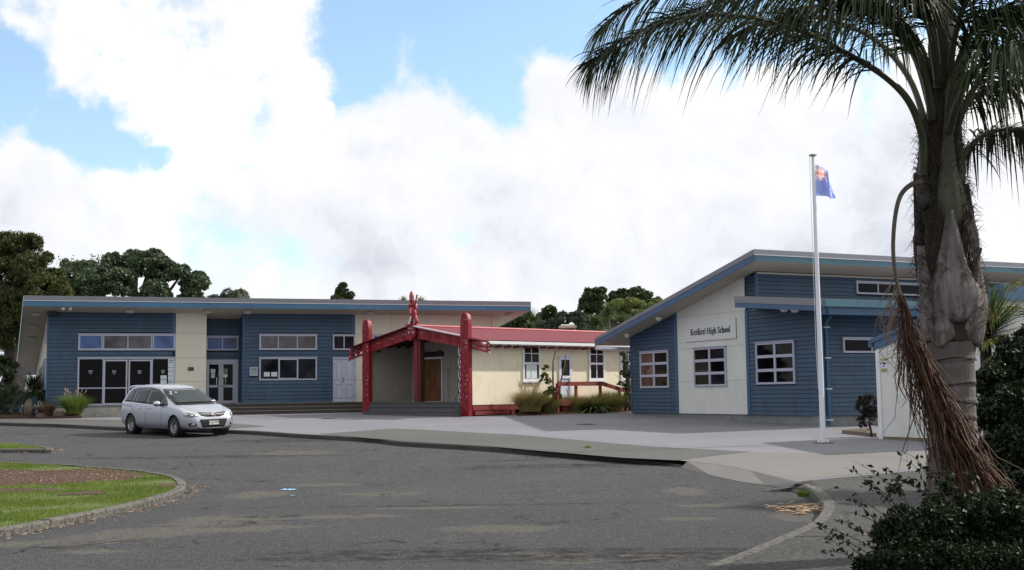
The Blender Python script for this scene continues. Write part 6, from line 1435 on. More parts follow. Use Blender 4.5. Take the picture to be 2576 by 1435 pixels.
# ================================================================= 7. PLANTS
def rdir(n):
    v = rng.normal(size=(n, 3)); return v/np.linalg.norm(v, axis=1)[:, None]
def leafquads(C, D, U, l, w):
    """diamond leaves: centre C, long axis D, cross axis U"""
    n = len(C); l = np.broadcast_to(l, n)[:, None]; w = np.broadcast_to(w, n)[:, None]
    V = np.empty((n, 4, 3)); V[:, 0] = C-D*l; V[:, 1] = C+U*w-D*l*.1; V[:, 2] = C+D*l; V[:, 3] = C-U*w-D*l*.1; return V
def foliage(name, clumps, n, leaf, m, parent, sub=26, subr=.34, shell=.35, asp=.5, up=0, kind='stuff', flat=1.0, sx=1.0):
    cl = np.array([[c[0].x, c[0].y, c[0].z, c[1], c[2] if len(c) > 2 else c[1]] for c in clumps]); wgt = cl[:, 3]**2; wgt /= wgt.sum()
    idx = rng.choice(len(cl), n, p=wgt)
    subs = []
    for c in cl:
        d = rdir(sub); d[:, 2] = np.where(d[:, 2] < -.5, -d[:, 2], d[:, 2]); r = rng.uniform(1-shell, 1, sub)[:, None]; subs.append(c[:3]+d*r*np.array([c[3], c[3], c[4]])*.86)
    subs = np.array(subs); si = rng.integers(0, sub, n); ctr = subs[idx, si]
    d = rdir(n); rr = rng.uniform(0, 1, n)[:, None]**.45; sc = subr*rng.uniform(.6, 1.25, (len(cl), sub))[idx, si][:, None]
    P_ = ctr+d*rr*sc*np.c_[cl[idx, 3], cl[idx, 3], cl[idx, 4]*.75]
    a = d*.7+rdir(n)*.9; a[:, 2] += up; a /= np.linalg.norm(a, axis=1)[:, None]; b = np.cross(a, rdir(n)); b /= np.linalg.norm(b, axis=1)[:, None]+1e-9
    ls = leaf*rng.uniform(.6, 1.4, n); V = leafquads(P_, a, b, ls, ls*asp)
    o = soup(name, V, 4, m, parent); 
    if kind: o['kind'] = kind
    return o
def cl(px, py, d, rpx, rz=None): return (P(px, py, d), rpx*d/FPX, (rz or rpx)*d/FPX)
M_bark = mat('grey_bark', (.10, .085, .07), .9, var=.3, scale=4, bump=.5); M_barkd = mat('dark_bark', (.045, .036, .03), .9, var=.3, scale=4, bump=.4)
def tree(name, label, cat, clumps, n, leaf, m, base_px, d, trunk_r=.25, group=None, bark=None, limbs=True, **kw):
    zb = g(d)+.1; c0 = P(base_px, 900, d); base = Vector((c0.x, d, zb)); T_ = thing(name, label, cat, base, group)
    foliage('crown', clumps, n, leaf, m, T_, **kw)
    q = MB(); cs = [c[0] for c in clumps]; mid = sum(cs, Vector())/len(cs); fork = Vector((base.x*.5+mid.x*.5, d, zb+(mid.z-zb)*.55))
    q.tube([base, base.lerp(fork, .5)+Vector((trunk_r*.5, 0, 0)), fork], [trunk_r*1.3, trunk_r, trunk_r*.75], 10)
    if limbs:
        for c in cs:
            md = fork.lerp(c, .5)+Vector((random.uniform(-.3, .3), random.uniform(-.3, .3), -.2)); q.tube([fork, md, c+Vector((0, 0, .1))], [trunk_r*.5, trunk_r*.3, trunk_r*.12], 6)
    q.build('trunk', bark or M_barkd, T_); return T_
L_tot = leafmat('golden_dark_needles', (.020, .034, .009), (.11, .12, .026), .6, .5, .2)
L_poh = leafmat('grey_green_leaves', (.034, .062, .027), (.13, .175, .09), .5, .6, .15)
L_dk = leafmat('deep_green_leaves', (.024, .046, .016), (.085, .12, .040), .5, .7, .15)
L_ol = leafmat('olive_grey_leaves', (.050, .070, .045), (.11, .13, .085), .6, .8, .2)
L_yg = leafmat('yellow_green_leaves', (.10, .13, .034), (.23, .27, .08), .55, .6, .25)
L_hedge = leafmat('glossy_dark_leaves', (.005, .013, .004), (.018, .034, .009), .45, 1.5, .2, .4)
tree('conifer_tree', 'tall dark golden-green conifer towering behind the left end of the long blue building', 'tree',
     [cl(30, 630, 74, 52), cl(75, 620, 74, 38), cl(0, 700, 74, 80), cl(75, 690, 73, 58), cl(118, 650, 74, 18), cl(20, 790, 73, 85), cl(105, 735, 72, 52), cl(150, 735, 72, 32), cl(-60, 640, 75, 80), cl(-90, 760, 74, 100), cl(40, 850, 74, 60), cl(135, 700, 73, 30)],
     130000, .11, L_tot, 15, 74, .7, asp=.3, sub=60, subr=.30, up=.4)
q = MB(); 
pht = [cl(182, 690, 92, 34), cl(165, 665, 92, 14), cl(228, 690, 92, 42), cl(285, 668, 92, 36), cl(345, 672, 92, 48), cl(383, 652, 92, 32), cl(405, 682, 91, 44), cl(452, 700, 91, 38), cl(495, 712, 91, 32), cl(300, 722, 90, 52), cl(228, 728, 90, 50), cl(395, 738, 90, 40), cl(480, 745, 91, 34), cl(180, 740, 91, 40), cl(330, 645, 92, 18)]
tree('spreading_tree', 'broad rounded grey-green tree behind the middle of the long building roof', 'tree', pht, 110000, .11, L_poh, 350, 92, .6, sub=46, subr=.30, asp=.6)
# wispy leading shoots
def shoots(parent, lst, d, m):
    q = MB(); V = []
    for (x, y0, y1) in lst:
        a, b = P(x, y0, d), P(x+random.uniform(-6, 6), y1, d); q.tube([a, (a+b)/2+Vector((.1, 0, 0)), b], [.02, .015, .01], 4)
        for k in range(60):
            p = a.lerp(b, k/60)+Vector((random.gauss(0, .22), random.gauss(0, .22), random.gauss(0, .1))); V.append(p)
    q.build('shoot', M_barkd, parent); C_ = np.array(V); n = len(C_); a = rdir(n); b = np.cross(a, rdir(n)); o = soup('shoot_leaves', leafquads(C_, a, b, .12, .06), 4, m, parent); o['kind'] = 'stuff'
STR = thing('young_tree', 'thin wispy tree tops rising between the conifer and the broad tree', 'tree', P(215, 900, 86)); STR.location.z = .8
shoots(STR, [(160, 700, 648), (182, 690, 652), (208, 690, 660), (234, 680, 642), (256, 680, 640), (270, 690, 655), (125, 700, 690)], 86, L_poh); q = MB(); q.tube([STR.location, P(215, 740, 86)], [.1, .04], 8); q.build('trunk', M_barkd, STR)
tree('pointed_conifer', 'small dense pointed conifer behind the centre of the long roof', 'tree', [cl(863, 722, 100, 12), cl(860, 738, 100, 19), cl(880, 745, 100, 13), cl(858, 756, 100, 26), cl(862, 780, 100, 30)], 9000, .13, L_dk, 862, 100, .3, sub=20)
tree('round_crowned_tree', 'dark tree with a dense rounded crown left of the taller trees behind the red roof', 'tree', [cl(1490, 752, 95, 30), cl(1476, 770, 95, 24), cl(1490, 790, 95, 30), cl(1508, 742, 95, 20), cl(1500, 775, 95, 26), cl(1530, 790, 95, 25)], 26000, .13, L_dk, 1490, 95, .4, sub=24)
tree('broad_dark_tree', 'dark broad tree behind the yellow-green shrubs left of the steep roof', 'tree', [cl(1545, 755, 97, 22), cl(1572, 745, 97, 22), cl(1603, 742, 97, 22), cl(1632, 752, 97, 20), cl(1655, 768, 97, 20), cl(1590, 770, 97, 34), cl(1550, 785, 97, 34), cl(1630, 785, 97, 30)], 32000, .13, L_dk, 1590, 97, .4, sub=24)
tree('domed_tree', 'small dark dome-shaped tree behind the red roof right of the long building', 'tree', [cl(1383, 790, 88, 22), cl(1368, 806, 88, 20), cl(1398, 806, 88, 20), cl(1383, 822, 88, 26)], 15000, .12, L_dk, 1383, 88, .3, sub=20)
tree('low_dark_tree', 'low dark green tree just right of the end of the long roof', 'tree', [cl(1300, 815, 84, 24), cl(1275, 822, 84, 20), cl(1330, 806, 84, 20), cl(1345, 820, 84, 22), cl(1330, 790, 84, 8), cl(1310, 835, 84, 30), cl(1270, 838, 84, 26)], 18000, .12, L_dk, 1300, 84, .25, sub=22)
tree('olive_shrub', 'grey-green olive shrub behind the red roof ridge', 'shrub', [cl(1418, 806, 80, 24), cl(1450, 798, 80, 20), cl(1470, 812, 80, 24), cl(1395, 820, 80, 22), cl(1440, 820, 80, 26), cl(1360, 825, 80, 20), cl(1480, 832, 80, 28), cl(1400, 838, 80, 24)], 24000, .09, L_ol, 1430, 80, .2, sub=26, subr=.3)
tree('feathery_tree', 'feathery yellow-green tree behind the spiky cabbage trees', 'tree', [cl(1555, 785, 76, 34), cl(1600, 785, 76, 34), cl(1640, 790, 76, 34), cl(1585, 768, 76, 20), cl(1670, 800, 76, 34), cl(1620, 810, 76, 40), cl(1530, 800, 76, 24), cl(1650, 768, 76, 16), cl(1560, 820, 76, 36), cl(1520, 825, 76, 30), cl(1690, 775, 76, 25)], 50000, .09, L_yg, 1600, 76, .25, sub=30, subr=.32, asp=.3, up=.5)
# spiky heads
L_cab = leafmat('sword_leaves', (.045, .075, .022), (.12, .17, .06), .45, 2, .2); L_cabd = leafmat('dark_sword_leaves', (.020, .036, .014), (.050, .075, .03), .5, 2, .15)
def swords(c, r, n, w=.05, droop=.3, zmin=-.6, seg=3):
    d = rdir(n*2); d = d[d[:, 2] > zmin][:n]; n = len(d); L_ = r*rng.uniform(.75, 1.1, n); u = np.cross(d, [0, 0, 1.]); u /= np.linalg.norm(u, axis=1)[:, None]+1e-9
    V = np.empty((n, seg, 4, 3)); c = np.array(c)
    def pt(t): 
        p = c+d*(L_*t)[:, None]; p[:, 2] -= droop*L_*t*t; return p
    for s_ in range(seg):
        a, b = s_/seg, (s_+1)/seg; wa, wb = w*(1-a)**.6*(.5 if s_ == 0 else 1), w*(1-b)**.6*.999+.001
        V[:, s_, 0] = pt(a)-u*wa/2; V[:, s_, 1] = pt(a)+u*wa/2; V[:, s_, 2] = pt(b)+u*wb/2; V[:, s_, 3] = pt(b)-u*wb/2
    return V.reshape(-1, 4, 3)
def spiky(name, label, cat, px, py, d, rpx, n, m, group=None, w=.07, droop=.3, heads=1, trunk_r=.1, zmin=-.6, base=None):
    c = P(px, py, d); b = Vector((c.x, d, g(d)+.1)); T_ = thing(name, label, cat, b, group); V = swords(c, rpx*d/FPX, n, w, droop, zmin); o = soup('leaf_head', V, 4, m, T_); o['kind'] = 'stuff'
    if trunk_r: q = MB(); q.tube([b, b.lerp(c, .6), c], [trunk_r*1.3, trunk_r, trunk_r], 8); q.build('trunk', M_bark, T_)
    return T_
spiky('cabbage_tree', 'small spiky cabbage tree by itself just above the red roof, left of the domed tree', 'cabbage tree', 1333, 826, 70, 32, 260, L_cab, 'spiky cabbage trees behind the red roof')
spiky('cabbage_tree', 'spiky cabbage tree with the biggest, lowest head, left end of the close group', 'cabbage tree', 1497, 815, 68, 42, 420, L_cab, 'spiky cabbage trees behind the red roof')
spiky('cabbage_tree', 'spiky cabbage tree with the upper head, between its two lower neighbours', 'cabbage tree', 1530, 784, 71, 32, 300, L_cab, 'spiky cabbage trees behind the red roof')
spiky('cabbage_tree', 'spiky cabbage tree partly hidden by the steep roof tip, rightmost of its row', 'cabbage tree', 1563, 812, 69, 40, 400, L_cab, 'spiky cabbage trees behind the red roof')
spiky('cabbage_tree', 'pale half-withered cabbage tree head in front of the feathery tree', 'cabbage tree', 1596, 790, 72, 22, 200, leafmat('pale_sword_leaves', (.14, .15, .09), (.22, .22, .15), .6, 2, .2), 'spiky cabbage trees behind the red roof')
q = MB(); BT = thing('bare_tree', 'leafless twiggy branches between the long roof and the domed tree', 'tree', P(1345, 900, 86)); 
for k in range(9):
    a = P(1338+random.uniform(-3, 3), 812, 86); b = P(1318+k*6+random.uniform(-3, 3), 772+abs(k-4)*4, 86); m_ = a.lerp(b, .5)+Vector((random.uniform(-.3, .3), 0, 0)); q.tube([a, m_, b], [.035, .022, .008], 4); q.tube([m_, m_.lerp(b, .6)+Vector((random.choice((-.4, .4)), 0, .2))], [.015, .006], 4)
q.build('branch', M_bark, BT)
# ---------------------------------------------------------------- palms
def frond(parent, path, leaf_len, m_leaf, m_rach, npair=95, r0=.035, r1=.006, start=.18, w=.026, droop=.9, plume=.5, seg=4, name='frond', side_amt=1.0):
    # smooth the path
    pts = []
    n = len(path)
    for i in range(n-1):
        p0, p1, p2, p3 = [path[max(0, min(n-1, k))] for k in (i-1, i, i+1, i+2)]
        for k in range(8):
            t = k/8; pts.append(.5*((2*p1)+(-p0+p2)*t+(2*p0-5*p1+4*p2-p3)*t*t+(-p0+3*p1-3*p2+p3)*t**3))
    pts.append(path[-1]); k = len(pts); q = MB(); q.tube(pts, [r0+(r1-r0)*(i/(k-1))**.7 for i in range(k)], 7); o = q.build(name, m_rach, parent)
    PA = np.array([tuple(p) for p in pts]); tt = np.linspace(start, 1, npair); tt = np.repeat(tt, 2)+rng.uniform(-.004, .004, npair*2); tt = np.clip(tt, 0, .9999)
    f = tt*(k-1); i0 = f.astype(int); fr_ = (f-i0)[:, None]; C_ = PA[i0]*(1-fr_)+PA[i0+1]*fr_; Tn = PA[i0+1]-PA[i0]; Tn /= np.linalg.norm(Tn, axis=1)[:, None]
    side = np.cross(Tn, [0, 0, 1.]); side /= np.linalg.norm(side, axis=1)[:, None]+1e-9; upv = np.cross(side, Tn); sg_ = np.tile([1., -1.], npair)[:, None]
    jt = rng.normal(0, plume, (len(tt), 1)); D_ = side*sg_*side_amt+Tn*(.75+.8*tt[:, None])+upv*jt*.8+rng.normal(0, .10, (len(tt), 3)); D_ /= np.linalg.norm(D_, axis=1)[:, None]
    L_ = leaf_len*(.35+.65*np.sin(np.pi*np.clip((tt-start)/(1-start)*.85+.12, 0, 1)))*rng.uniform(.8, 1.1, len(tt)); nn = len(tt)
    u = np.cross(D_, rdir(nn)*.4+upv); u /= np.linalg.norm(u, axis=1)[:, None]+1e-9; V = np.empty((nn, seg, 4, 3)); dr = (droop*rng.uniform(.7, 1.3, nn))
    def pt(t):
        p = C_+D_*(L_*(t-.18*t*t))[:, None]; p[:, 2] -= dr*L_*t*t*.62; return p
    ww = w*rng.uniform(.7, 1.2, nn)
    for s_ in range(seg):
        a, b = s_/seg, (s_+1)/seg; pa, pb = pt(a), pt(b); wa = ww*(.55 if s_ == 0 else (1-a)**.55); wb = ww*(1-b)**.55+.0008
        V[:, s_, 0] = pa-u*wa[:, None]/2; V[:, s_, 1] = pa+u*wa[:, None]/2; V[:, s_, 2] = pb+u*wb[:, None]/2; V[:, s_, 3] = pb-u*wb[:, None]/2
    l_ = soup('leaflets', V.reshape(-1, 4, 3), 4, m_leaf, o); l_['kind'] = 'stuff'; return o
L_palm = leafmat('palm_leaflets', (.014, .027, .008), (.048, .066, .020), .5, 6, .10, .3)
M_rach = mat('palm_petiole', (.055, .062, .030), .5, var=.3, scale=5, stretch=(1, 1, .5)); M_rachd = mat('old_petiole', (.085, .072, .058), .7, var=.3, scale=6)
PD = 10.8
pb_ = P(2400, 1300, PD); PALM = thing('queen_palm', 'large palm with ringed grey trunk and shaggy leaf bases in the right foreground', 'palm', (pb_.x, PD, .12))
# trunk: ringed stem, then the sheathed head
def trunk_axis(py):
    tab = [(-40, 2368, 62), (150, 2368, 66), (314, 2366, 74), (384, 2364, 88), (454, 2364, 100), (542, 2374, 118), (665, 2382, 130), (753, 2392, 140), (834, 2390, 138), (866, 2389, 128), (900, 2389, 122), (1000, 2392, 118), (1100, 2396, 114), (1200, 2396, 122), (1300, 2398, 140), (1420, 2400, 170)]
    for (a, xa, wa), (b, xb, wb) in zip(tab, tab[1:]):
        if py <= b: t = (py-a)/(b-a); return xa+(xb-xa)*t, wa+(wb-wa)*t
    return tab[-1][1:]
M_trunk = mat('ringed_palm_trunk', (.125, .105, .098), .85, var=.35, scale=3.5, bump=.6, bscale=18, stretch=(1, 1, .35), dirt=((.045, .036, .032), 3, .8))
M_trunkd = mat('dark_palm_fibre', (.035, .026, .020), .95, var=.5, scale=6, bump=1, bscale=30, stretch=(1, 1, .3))
M_boot = mat('palm_leaf_base', (.165, .140, .135), .6, var=.6, scale=15, bump=.9, bscale=60, stretch=(1, 1, .12), dirt=((.035, .024, .02), 7, .95))
rings = [905, 966, 1012, 1050, 1080, 1128, 1190, 1240, 1290, 1350]
def rows(y0, y1, step):
    y = y0
    while y < y1: yield y; y += step
q = MB(); vs = []; ns = 28; ys = list(rows(860, 1420, 4)); 
for py in ys:
    cx, w_ = trunk_axis(py); rr_ = w_/2*PD/FPX
    for rg in rings:
        if abs(py-rg) < 5: rr_ *= 1.03
        if 0 < py-rg < 12: rr_ *= .975
    c = P(cx, py, PD)
    for j in range(ns): a = 2*math.pi*j/ns; rj = rr_*(1+.018*math.sin(3*a+py*.02)+.01*math.sin(9*a+py*.05)); vs.append((c.x+rj*math.cos(a), c.y+rj*math.sin(a), c.z+.01*math.sin(2*a+py*.01)))
q.add(vs, [(i*ns+j, i*ns+(j+1) % ns, (i+1)*ns+(j+1) % ns, (i+1)*ns+j) for i in range(len(ys)-1) for j in range(ns)], True); q.build('trunk', M_trunk, PALM)
q = MB(); 
for rg in rings:
    cx, w_ = trunk_axis(rg); c = P(cx, rg, PD); rr_ = w_/2*PD/FPX*1.035; q.tube([(c.x+rr_*math.cos(a), c.y+rr_*math.sin(a), c.z+.012*math.sin(3*a+rg)) for a in [2*math.pi*k/30 for k in range(31)]], .006, 5, caps=False)
tag(q.build('leaf_scar', M_trunkd, PALM), kind='stuff')
q = MB(); vs = []; ys = list(rows(-60, 866, 8))
for py in ys:
    cx, w_ = trunk_axis(py); rr_ = w_/2*PD/FPX*.93; c = P(cx, py, PD)
    for j in range(ns): a = 2*math.pi*j/ns; rj = rr_*(1+.05*math.sin(4*a+py*.03)+.04*math.sin(11*a+py*.08)); vs.append((c.x+rj*math.cos(a), c.y+rj*math.sin(a), c.z))
q.add(vs, [(i*ns+j, i*ns+(j+1) % ns, (i+1)*ns+(j+1) % ns, (i+1)*ns+j) for i in range(len(ys)-1) for j in range(ns)], True); q.build('fibre_core', M_trunkd, PALM)
def boot(py_base, py_top, ang, wid0, wid1, flare, m=None, r_top=None, lift=1.0, stub=None):
    """leaf base clasping the stem: wide at the foot, narrowing to a petiole; ang 0 = right, -90 = towards the camera"""
    q = MB(); vs = []; K_ = 26; J_ = 14
    for i in range(K_+1):
        t = i/K_; py = py_base+(py_top-py_base)*t; cx, w_ = trunk_axis(py); c = P(cx, py, PD); wd = wid0*(1-t)**1.25*(1 if t > .0 else 1)+wid1*(1-(1-t)**1.25)
        if t < .10: wd *= .62+3.8*t
        rr_ = w_/2*PD/FPX*(1.0+.04)+flare*(math.sin(min(1, t*2.2)*math.pi)*.55+t*.5)
        for j in range(J_+1):
            s = j/J_*2-1; a = R(ang)+R(wd/2)*s; keel = .030*(1-abs(s))**1.5*(.3+t); ro = rr_+keel-.035*(abs(s)**3)*(1-t*.5)+.006*math.sin(9*s+5*t)+.004*math.sin(23*s+3*t)
            vs.append((c.x+ro*math.cos(a), c.y+ro*math.sin(a), c.z+.06*(1-abs(s))*(-1 if t < .08 else 0)))
    q.add(vs, [(i*(J_+1)+j, i*(J_+1)+j+1, (i+1)*(J_+1)+j+1, (i+1)*(J_+1)+j) for i in range(K_) for j in range(J_)], True)
    o = q.build('leaf_base', m or M_boot, PALM, fixn=False); so = o.modifiers.new('solid', 'SOLIDIFY'); so.thickness = .02; so.offset = -1; return o
M_green = mat('green_leaf_base', (.050, .060, .028), .45, var=.4, scale=3, stretch=(1, 1, .3), bump=.2)
boot(800, 540, -97, 150, 16, .07); boot(862, 590, -28, 120, 14, .05); boot(848, 620, 190, 120, 14, .03); boot(860, 760, -130, 70, 40, .02)
boot(690, 430, 150, 110, 18, .04, M_trunkd); boot(640, 470, -35, 100, 14, .05, M_trunkd); boot(560, 250, -82, 95, 26, .06, M_green); boot(520, 300, 185, 80, 22, .03, M_rachd); boot(480, 260, -10, 80, 22, .04, M_rachd); boot(840, 700, 90, 140, 30, .03); boot(600, 380, 70, 140, 30, .03, M_rachd)
# shaggy fibres on the edges of the leaf bases
q = MB()
for k in range(900):
    py = random.uniform(300, 850); cx, w_ = trunk_axis(py); rr_ = w_/2*PD/FPX*1.02; a = R(random.choice([random.gauss(-55, 10), random.gauss(-140, 14), random.gauss(180, 10), random.gauss(-15, 12), random.uniform(-180, 0)])); c = P(cx, py, PD); o_ = Vector((math.cos(a), math.sin(a), 0)); t_ = Vector((-math.sin(a), math.cos(a), 0)); p = Vector((c.x, c.y, c.z))+o_*rr_; l = random.uniform(.05, .17)
    q.tube([p, p+o_*l*.35+Vector((0, 0, l*random.uniform(.2, .8)))+t_*random.gauss(0, .02), p+o_*l*random.uniform(.5, .9)+t_*random.gauss(0, .05)+Vector((0, 0, l*random.uniform(-.5, .9)))], [.0045, .0035, .001], 3, caps=False)
tag(q.build('fibres', mat('palm_fibre', (.075, .055, .040), .9, var=.3), PALM), kind='stuff')
def PP(l): return [P(x, y, d) for x, y, d in l]
FR = [
 ([(2322, 440, 10.7), (2320, 345, 10.6), (2286, 256, 10.5), (2224, 192, 10.45), (2135, 138, 10.4), (2056, 95, 10.4), (1959, 62, 10.4), (1853, 40, 10.4), (1729, 42, 10.5), (1620, 75, 10.5), (1545, 115, 10.6), (1488, 158, 10.7)], .80, 160),
 ([(2345, 280, 10.8), (2330, 160, 10.9), (2230, 40, 11.0), (2080, -40, 11.2), (1900, -70, 11.3), (1740, -50, 11.4), (1600, 5, 11.5), (1510, 75, 11.6)], .85, 130),
 ([(2350, 250, 10.8), (2310, 110, 10.6), (2210, 0, 10.3), (2080, -60, 10.0), (1940, -70, 9.8), (1800, -20, 9.7)], .75, 110),
 ([(2335, 330, 10.9), (2290, 200, 11.2), (2200, 100, 11.6), (2080, 50, 12.0), (1960, 50, 12.4), (1850, 90, 12.7)], .8, 105),
 ([(2360, 220, 10.7), (2345, 60, 10.4), (2290, -60, 10.0), (2200, -130, 9.6)], .75, 90),
 ([(2395, 420, 10.9), (2405, 330, 10.9), (2440, 255, 11.0), (2500, 215, 11.1), (2580, 205, 11.2), (2680, 240, 11.3)], .75, 95),
 ([(2398, 480, 10.9), (2412, 410, 11.0), (2455, 355, 11.2), (2520, 325, 11.4), (2600, 330, 11.6), (2690, 380, 11.8)], .7, 100),
 ([(2392, 300, 10.8), (2420, 170, 10.8), (2480, 70, 10.8), (2560, 20, 10.8), (2660, 20, 10.8), (2740, 80, 10.8)], .85, 110),
 ([(2385, 260, 10.7), (2400, 100, 10.5), (2450, -30, 10.2), (2540, -90, 9.9), (2640, -90, 9.7)], .85, 100),
 ([(2388, 330, 10.6), (2420, 230, 10.2), (2480, 150, 9.7), (2560, 110, 9.3), (2650, 120, 9.0)], .8, 100),
 ([(2372, 200, 10.9), (2380, 20, 11.3), (2400, -120, 11.8), (2440, -160, 12.4)], .8, 90),
 ([(2365, 240, 10.9), (2350, 80, 11.3), (2310, -40, 11.9), (2250, -80, 12.6), (2180, -60, 13.2)], .85, 100),
 ([(2390, 280, 11.0), (2440, 130, 11.4), (2510, 50, 12.0), (2600, 40, 12.6)], .8, 95),
 ([(2345, 300, 10.7), (2325, 190, 10.5), (2270, 90, 10.2), (2190, 30, 9.9), (2090, 10, 9.7), (1990, 30, 9.6)], .75, 100),
 ([(2340, 260, 10.9), (2290, 120, 11.0), (2180, 20, 11.1), (2040, -30, 11.2), (1900, -20, 11.3), (1760, 20, 11.4), (1640, 60, 11.5)], .75, 120),
 ([(2385, 300, 10.7), (2400, 190, 10.5), (2440, 90, 10.3), (2500, 30, 10.1), (2570, 20, 10.0), (2640, 60, 9.9)], .8, 100),
 ([(2395, 360, 10.8), (2430, 260, 10.7), (2490, 170, 10.6), (2560, 130, 10.5), (2640, 140, 10.4)], .8, 95),
 ([(2360, 200, 10.6), (2340, 80, 10.3), (2300, -10, 10.0), (2230, -50, 9.8), (2150, -30, 9.6)], .75, 90),
 ([(2370, 180, 10.8), (2372, 0, 10.7), (2376, -180, 10.5), (2380, -300, 10.2)], .8, 80),
]
for path, ll, npr in FR: frond(PALM, PP(path), ll, L_palm, M_rach, npair=int(npr*1.2), r0=.045, plume=.7, droop=.95, w=.024, start=.30)
# the old brown frond hanging across the trunk
L_dead = leafmat('dead_leaflets', (.040, .016, .010), (.15, .085, .055), .7, 14, .1, .2)
dead = PP([(2318, 458, 10.5), (2290, 466, 10.45), (2266, 492, 10.4), (2253, 540, 10.35), (2247, 610, 10.3), (2250, 670, 10.3), (2262, 735, 10.3), (2280, 790, 10.3), (2305, 860, 10.3), (2340, 950, 10.28), (2385, 1050, 10.25), (2440, 1150, 10.2), (2510, 1240, 10.1), (2590, 1300, 10.0)])
frond(PALM, dead, .55, L_dead, M_rachd, npair=60, r0=.026, r1=.008, start=.52, w=.014, droop=1.3, plume=.35, name='dead_frond', side_amt=.25)
V = []; rr = random.Random(11)
def dpath(t):
    f = t*(len(dead)-1); i = min(len(dead)-2, int(f)); return dead[i].lerp(dead[i+1], f-i)
q = MB()
for k in range(300):
    t0 = rr.uniform(.47, .80); a = dpath(t0); L_ = rr.uniform(.5, 1.15); t1 = min(1, t0+rr.uniform(.12, .32)); b = dpath(t1)+Vector((rr.gauss(-.07, .15), rr.gauss(-.03, .06), rr.gauss(-.12, .16))); m_ = a.lerp(b, .5)+Vector((rr.gauss(-.03, .06), rr.gauss(-.02, .04), rr.gauss(-.05, .07))); w_ = rr.uniform(.003, .0085)
    q.tube([a+Vector((rr.gauss(0, .02), rr.gauss(0, .02), 0)), a.lerp(m_, .5)+Vector((rr.gauss(0, .025), 0, 0)), m_, m_.lerp(b, .6)+Vector((rr.gauss(0, .03), 0, -.03)), b+Vector((rr.gauss(0, .05), rr.gauss(0, .04), -rr.uniform(0, .2)))], [w_, w_, w_, w_*.7, .001], 3, caps=False)
tag(q.build('dead_strands', L_dead, PALM), kind='stuff')
q = MB()
for k in range(60):   # loose curling threads
    t0 = rr.uniform(.40, .6); a = dpath(t0); q.tube([a, a+Vector((rr.gauss(-.04, .05), 0, -.15)), a+Vector((rr.gauss(-.05, .09), 0, -.32)), a+Vector((rr.gauss(-.02, .12), 0, -.30-rr.uniform(0, .4)))], [.004, .004, .003, .001], 3, caps=False)
tag(q.build('dead_strands', mat('pale_thread', (.20, .15, .12), .8), PALM), kind='stuff')
q = MB(); q.tube(PP([(2456, 760, 10.6), (2454, 700, 10.58), (2459, 655, 10.55), (2468, 624, 10.5)]), [.028, .022, .016, .013], 7); q.build('broken_petiole', M_rachd, PALM)
# small palms over the far roof
def minipalm(label, px, py, d, r, n, trunk=True):
    c = P(px, py, d); T_ = thing('distant_palm', label, 'palm', (c.x, d, .8), 'palms behind the long roof')
    for k in range(n):
        a = 2*math.pi*k/n+.3; dd_ = Vector((math.cos(a), math.sin(a), 0)); rr_ = r*random.uniform(.85, 1.1); e = random.uniform(.3, .75)
        frond(T_, [c, c+dd_*rr_*.35+Vector((0, 0, rr_*e*.6)), c+dd_*rr_*.75+Vector((0, 0, rr_*e*.55)), c+dd_*rr_*1.1+Vector((0, 0, rr_*e*.1-.2))], .9, L_palm, M_rach, npair=26, r0=.05, w=.08, seg=2, start=.2)
    q = MB(); q.tube([(c.x, d, .8), c], [.25, .18], 8); q.build('trunk', M_bark, T_)
minipalm('distant palm with upright bushy head right of the broad grey-green tree', 590, 742, 95, 1.0, 11); minipalm('distant palm showing only a low arch of fronds next to the upright palm', 548, 754, 95, .9, 9)
for lb_, x in (('faint palm top just left of the carved figure', 1014), ('faint palm top just right of the carved figure', 1060)):
    T_ = spiky('distant_palm', lb_, 'palm', x, 762, 90, 24, 130, L_yg, 'palms behind the long roof', w=.07, droop=.15, zmin=-.1)
# ---------------------------------------------------------------- hedge and spiky palms on the right
HG = thing('dark_hedge', 'tall dense dark green hedge filling the right edge behind the palm trunk', 'hedge', (7.6, 15.5, .12))
hc = []
for x, y, d, r in ((2540, 930, 16.5, 80), (2500, 970, 16.2, 60), (2600, 900, 17, 80), (2490, 1060, 16, 60), (2560, 1040, 15.8, 90), (2490, 1160, 15.6, 60), (2560, 1160, 15.4, 90), (2500, 1260, 15, 70), (2580, 1270, 14.8, 90), (2660, 1000, 16, 100), (2670, 1150, 15.5, 100), (2700, 1300, 15, 110), (2470, 1230, 15.5, 30)): hc.append(cl(x, y, d, r))
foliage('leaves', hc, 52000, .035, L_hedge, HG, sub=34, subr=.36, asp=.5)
q = MB()
for c in hc: q.tube([(c[0].x*.9+.7, c[0].y, .1), (c[0].x, c[0].y, c[0].z*.6), tuple(c[0])], [.05, .035, .015], 6)
tag(q.build('stems', M_barkd, HG), kind='stuff')
core_ = MB()
bmh = bmesh.new()
for x, y, d, r in ((2560, 980, 17.4, 75), (2580, 1120, 16.6, 85), (2600, 1270, 15.8, 90), (2680, 1100, 16.8, 100)):
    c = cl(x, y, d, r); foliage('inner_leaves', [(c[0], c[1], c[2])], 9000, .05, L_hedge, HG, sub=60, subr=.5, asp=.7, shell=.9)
L_fp = leafmat('fan_palm_leaves', (.035, .065, .020), (.10, .15, .045), .4, 3, .3, .5); L_yp = leafmat('yellowing_fronds', (.11, .12, .022), (.20, .19, .05), .45, 3, .3, .5)
spiky('spiky_yucca', 'spiky green sword-leaved plant rising behind the palm trunk above the hedge', 'yucca', 2478, 850, 17.8, 190, 620, L_fp, w=.04, droop=.15, zmin=-.2, trunk_r=.09)
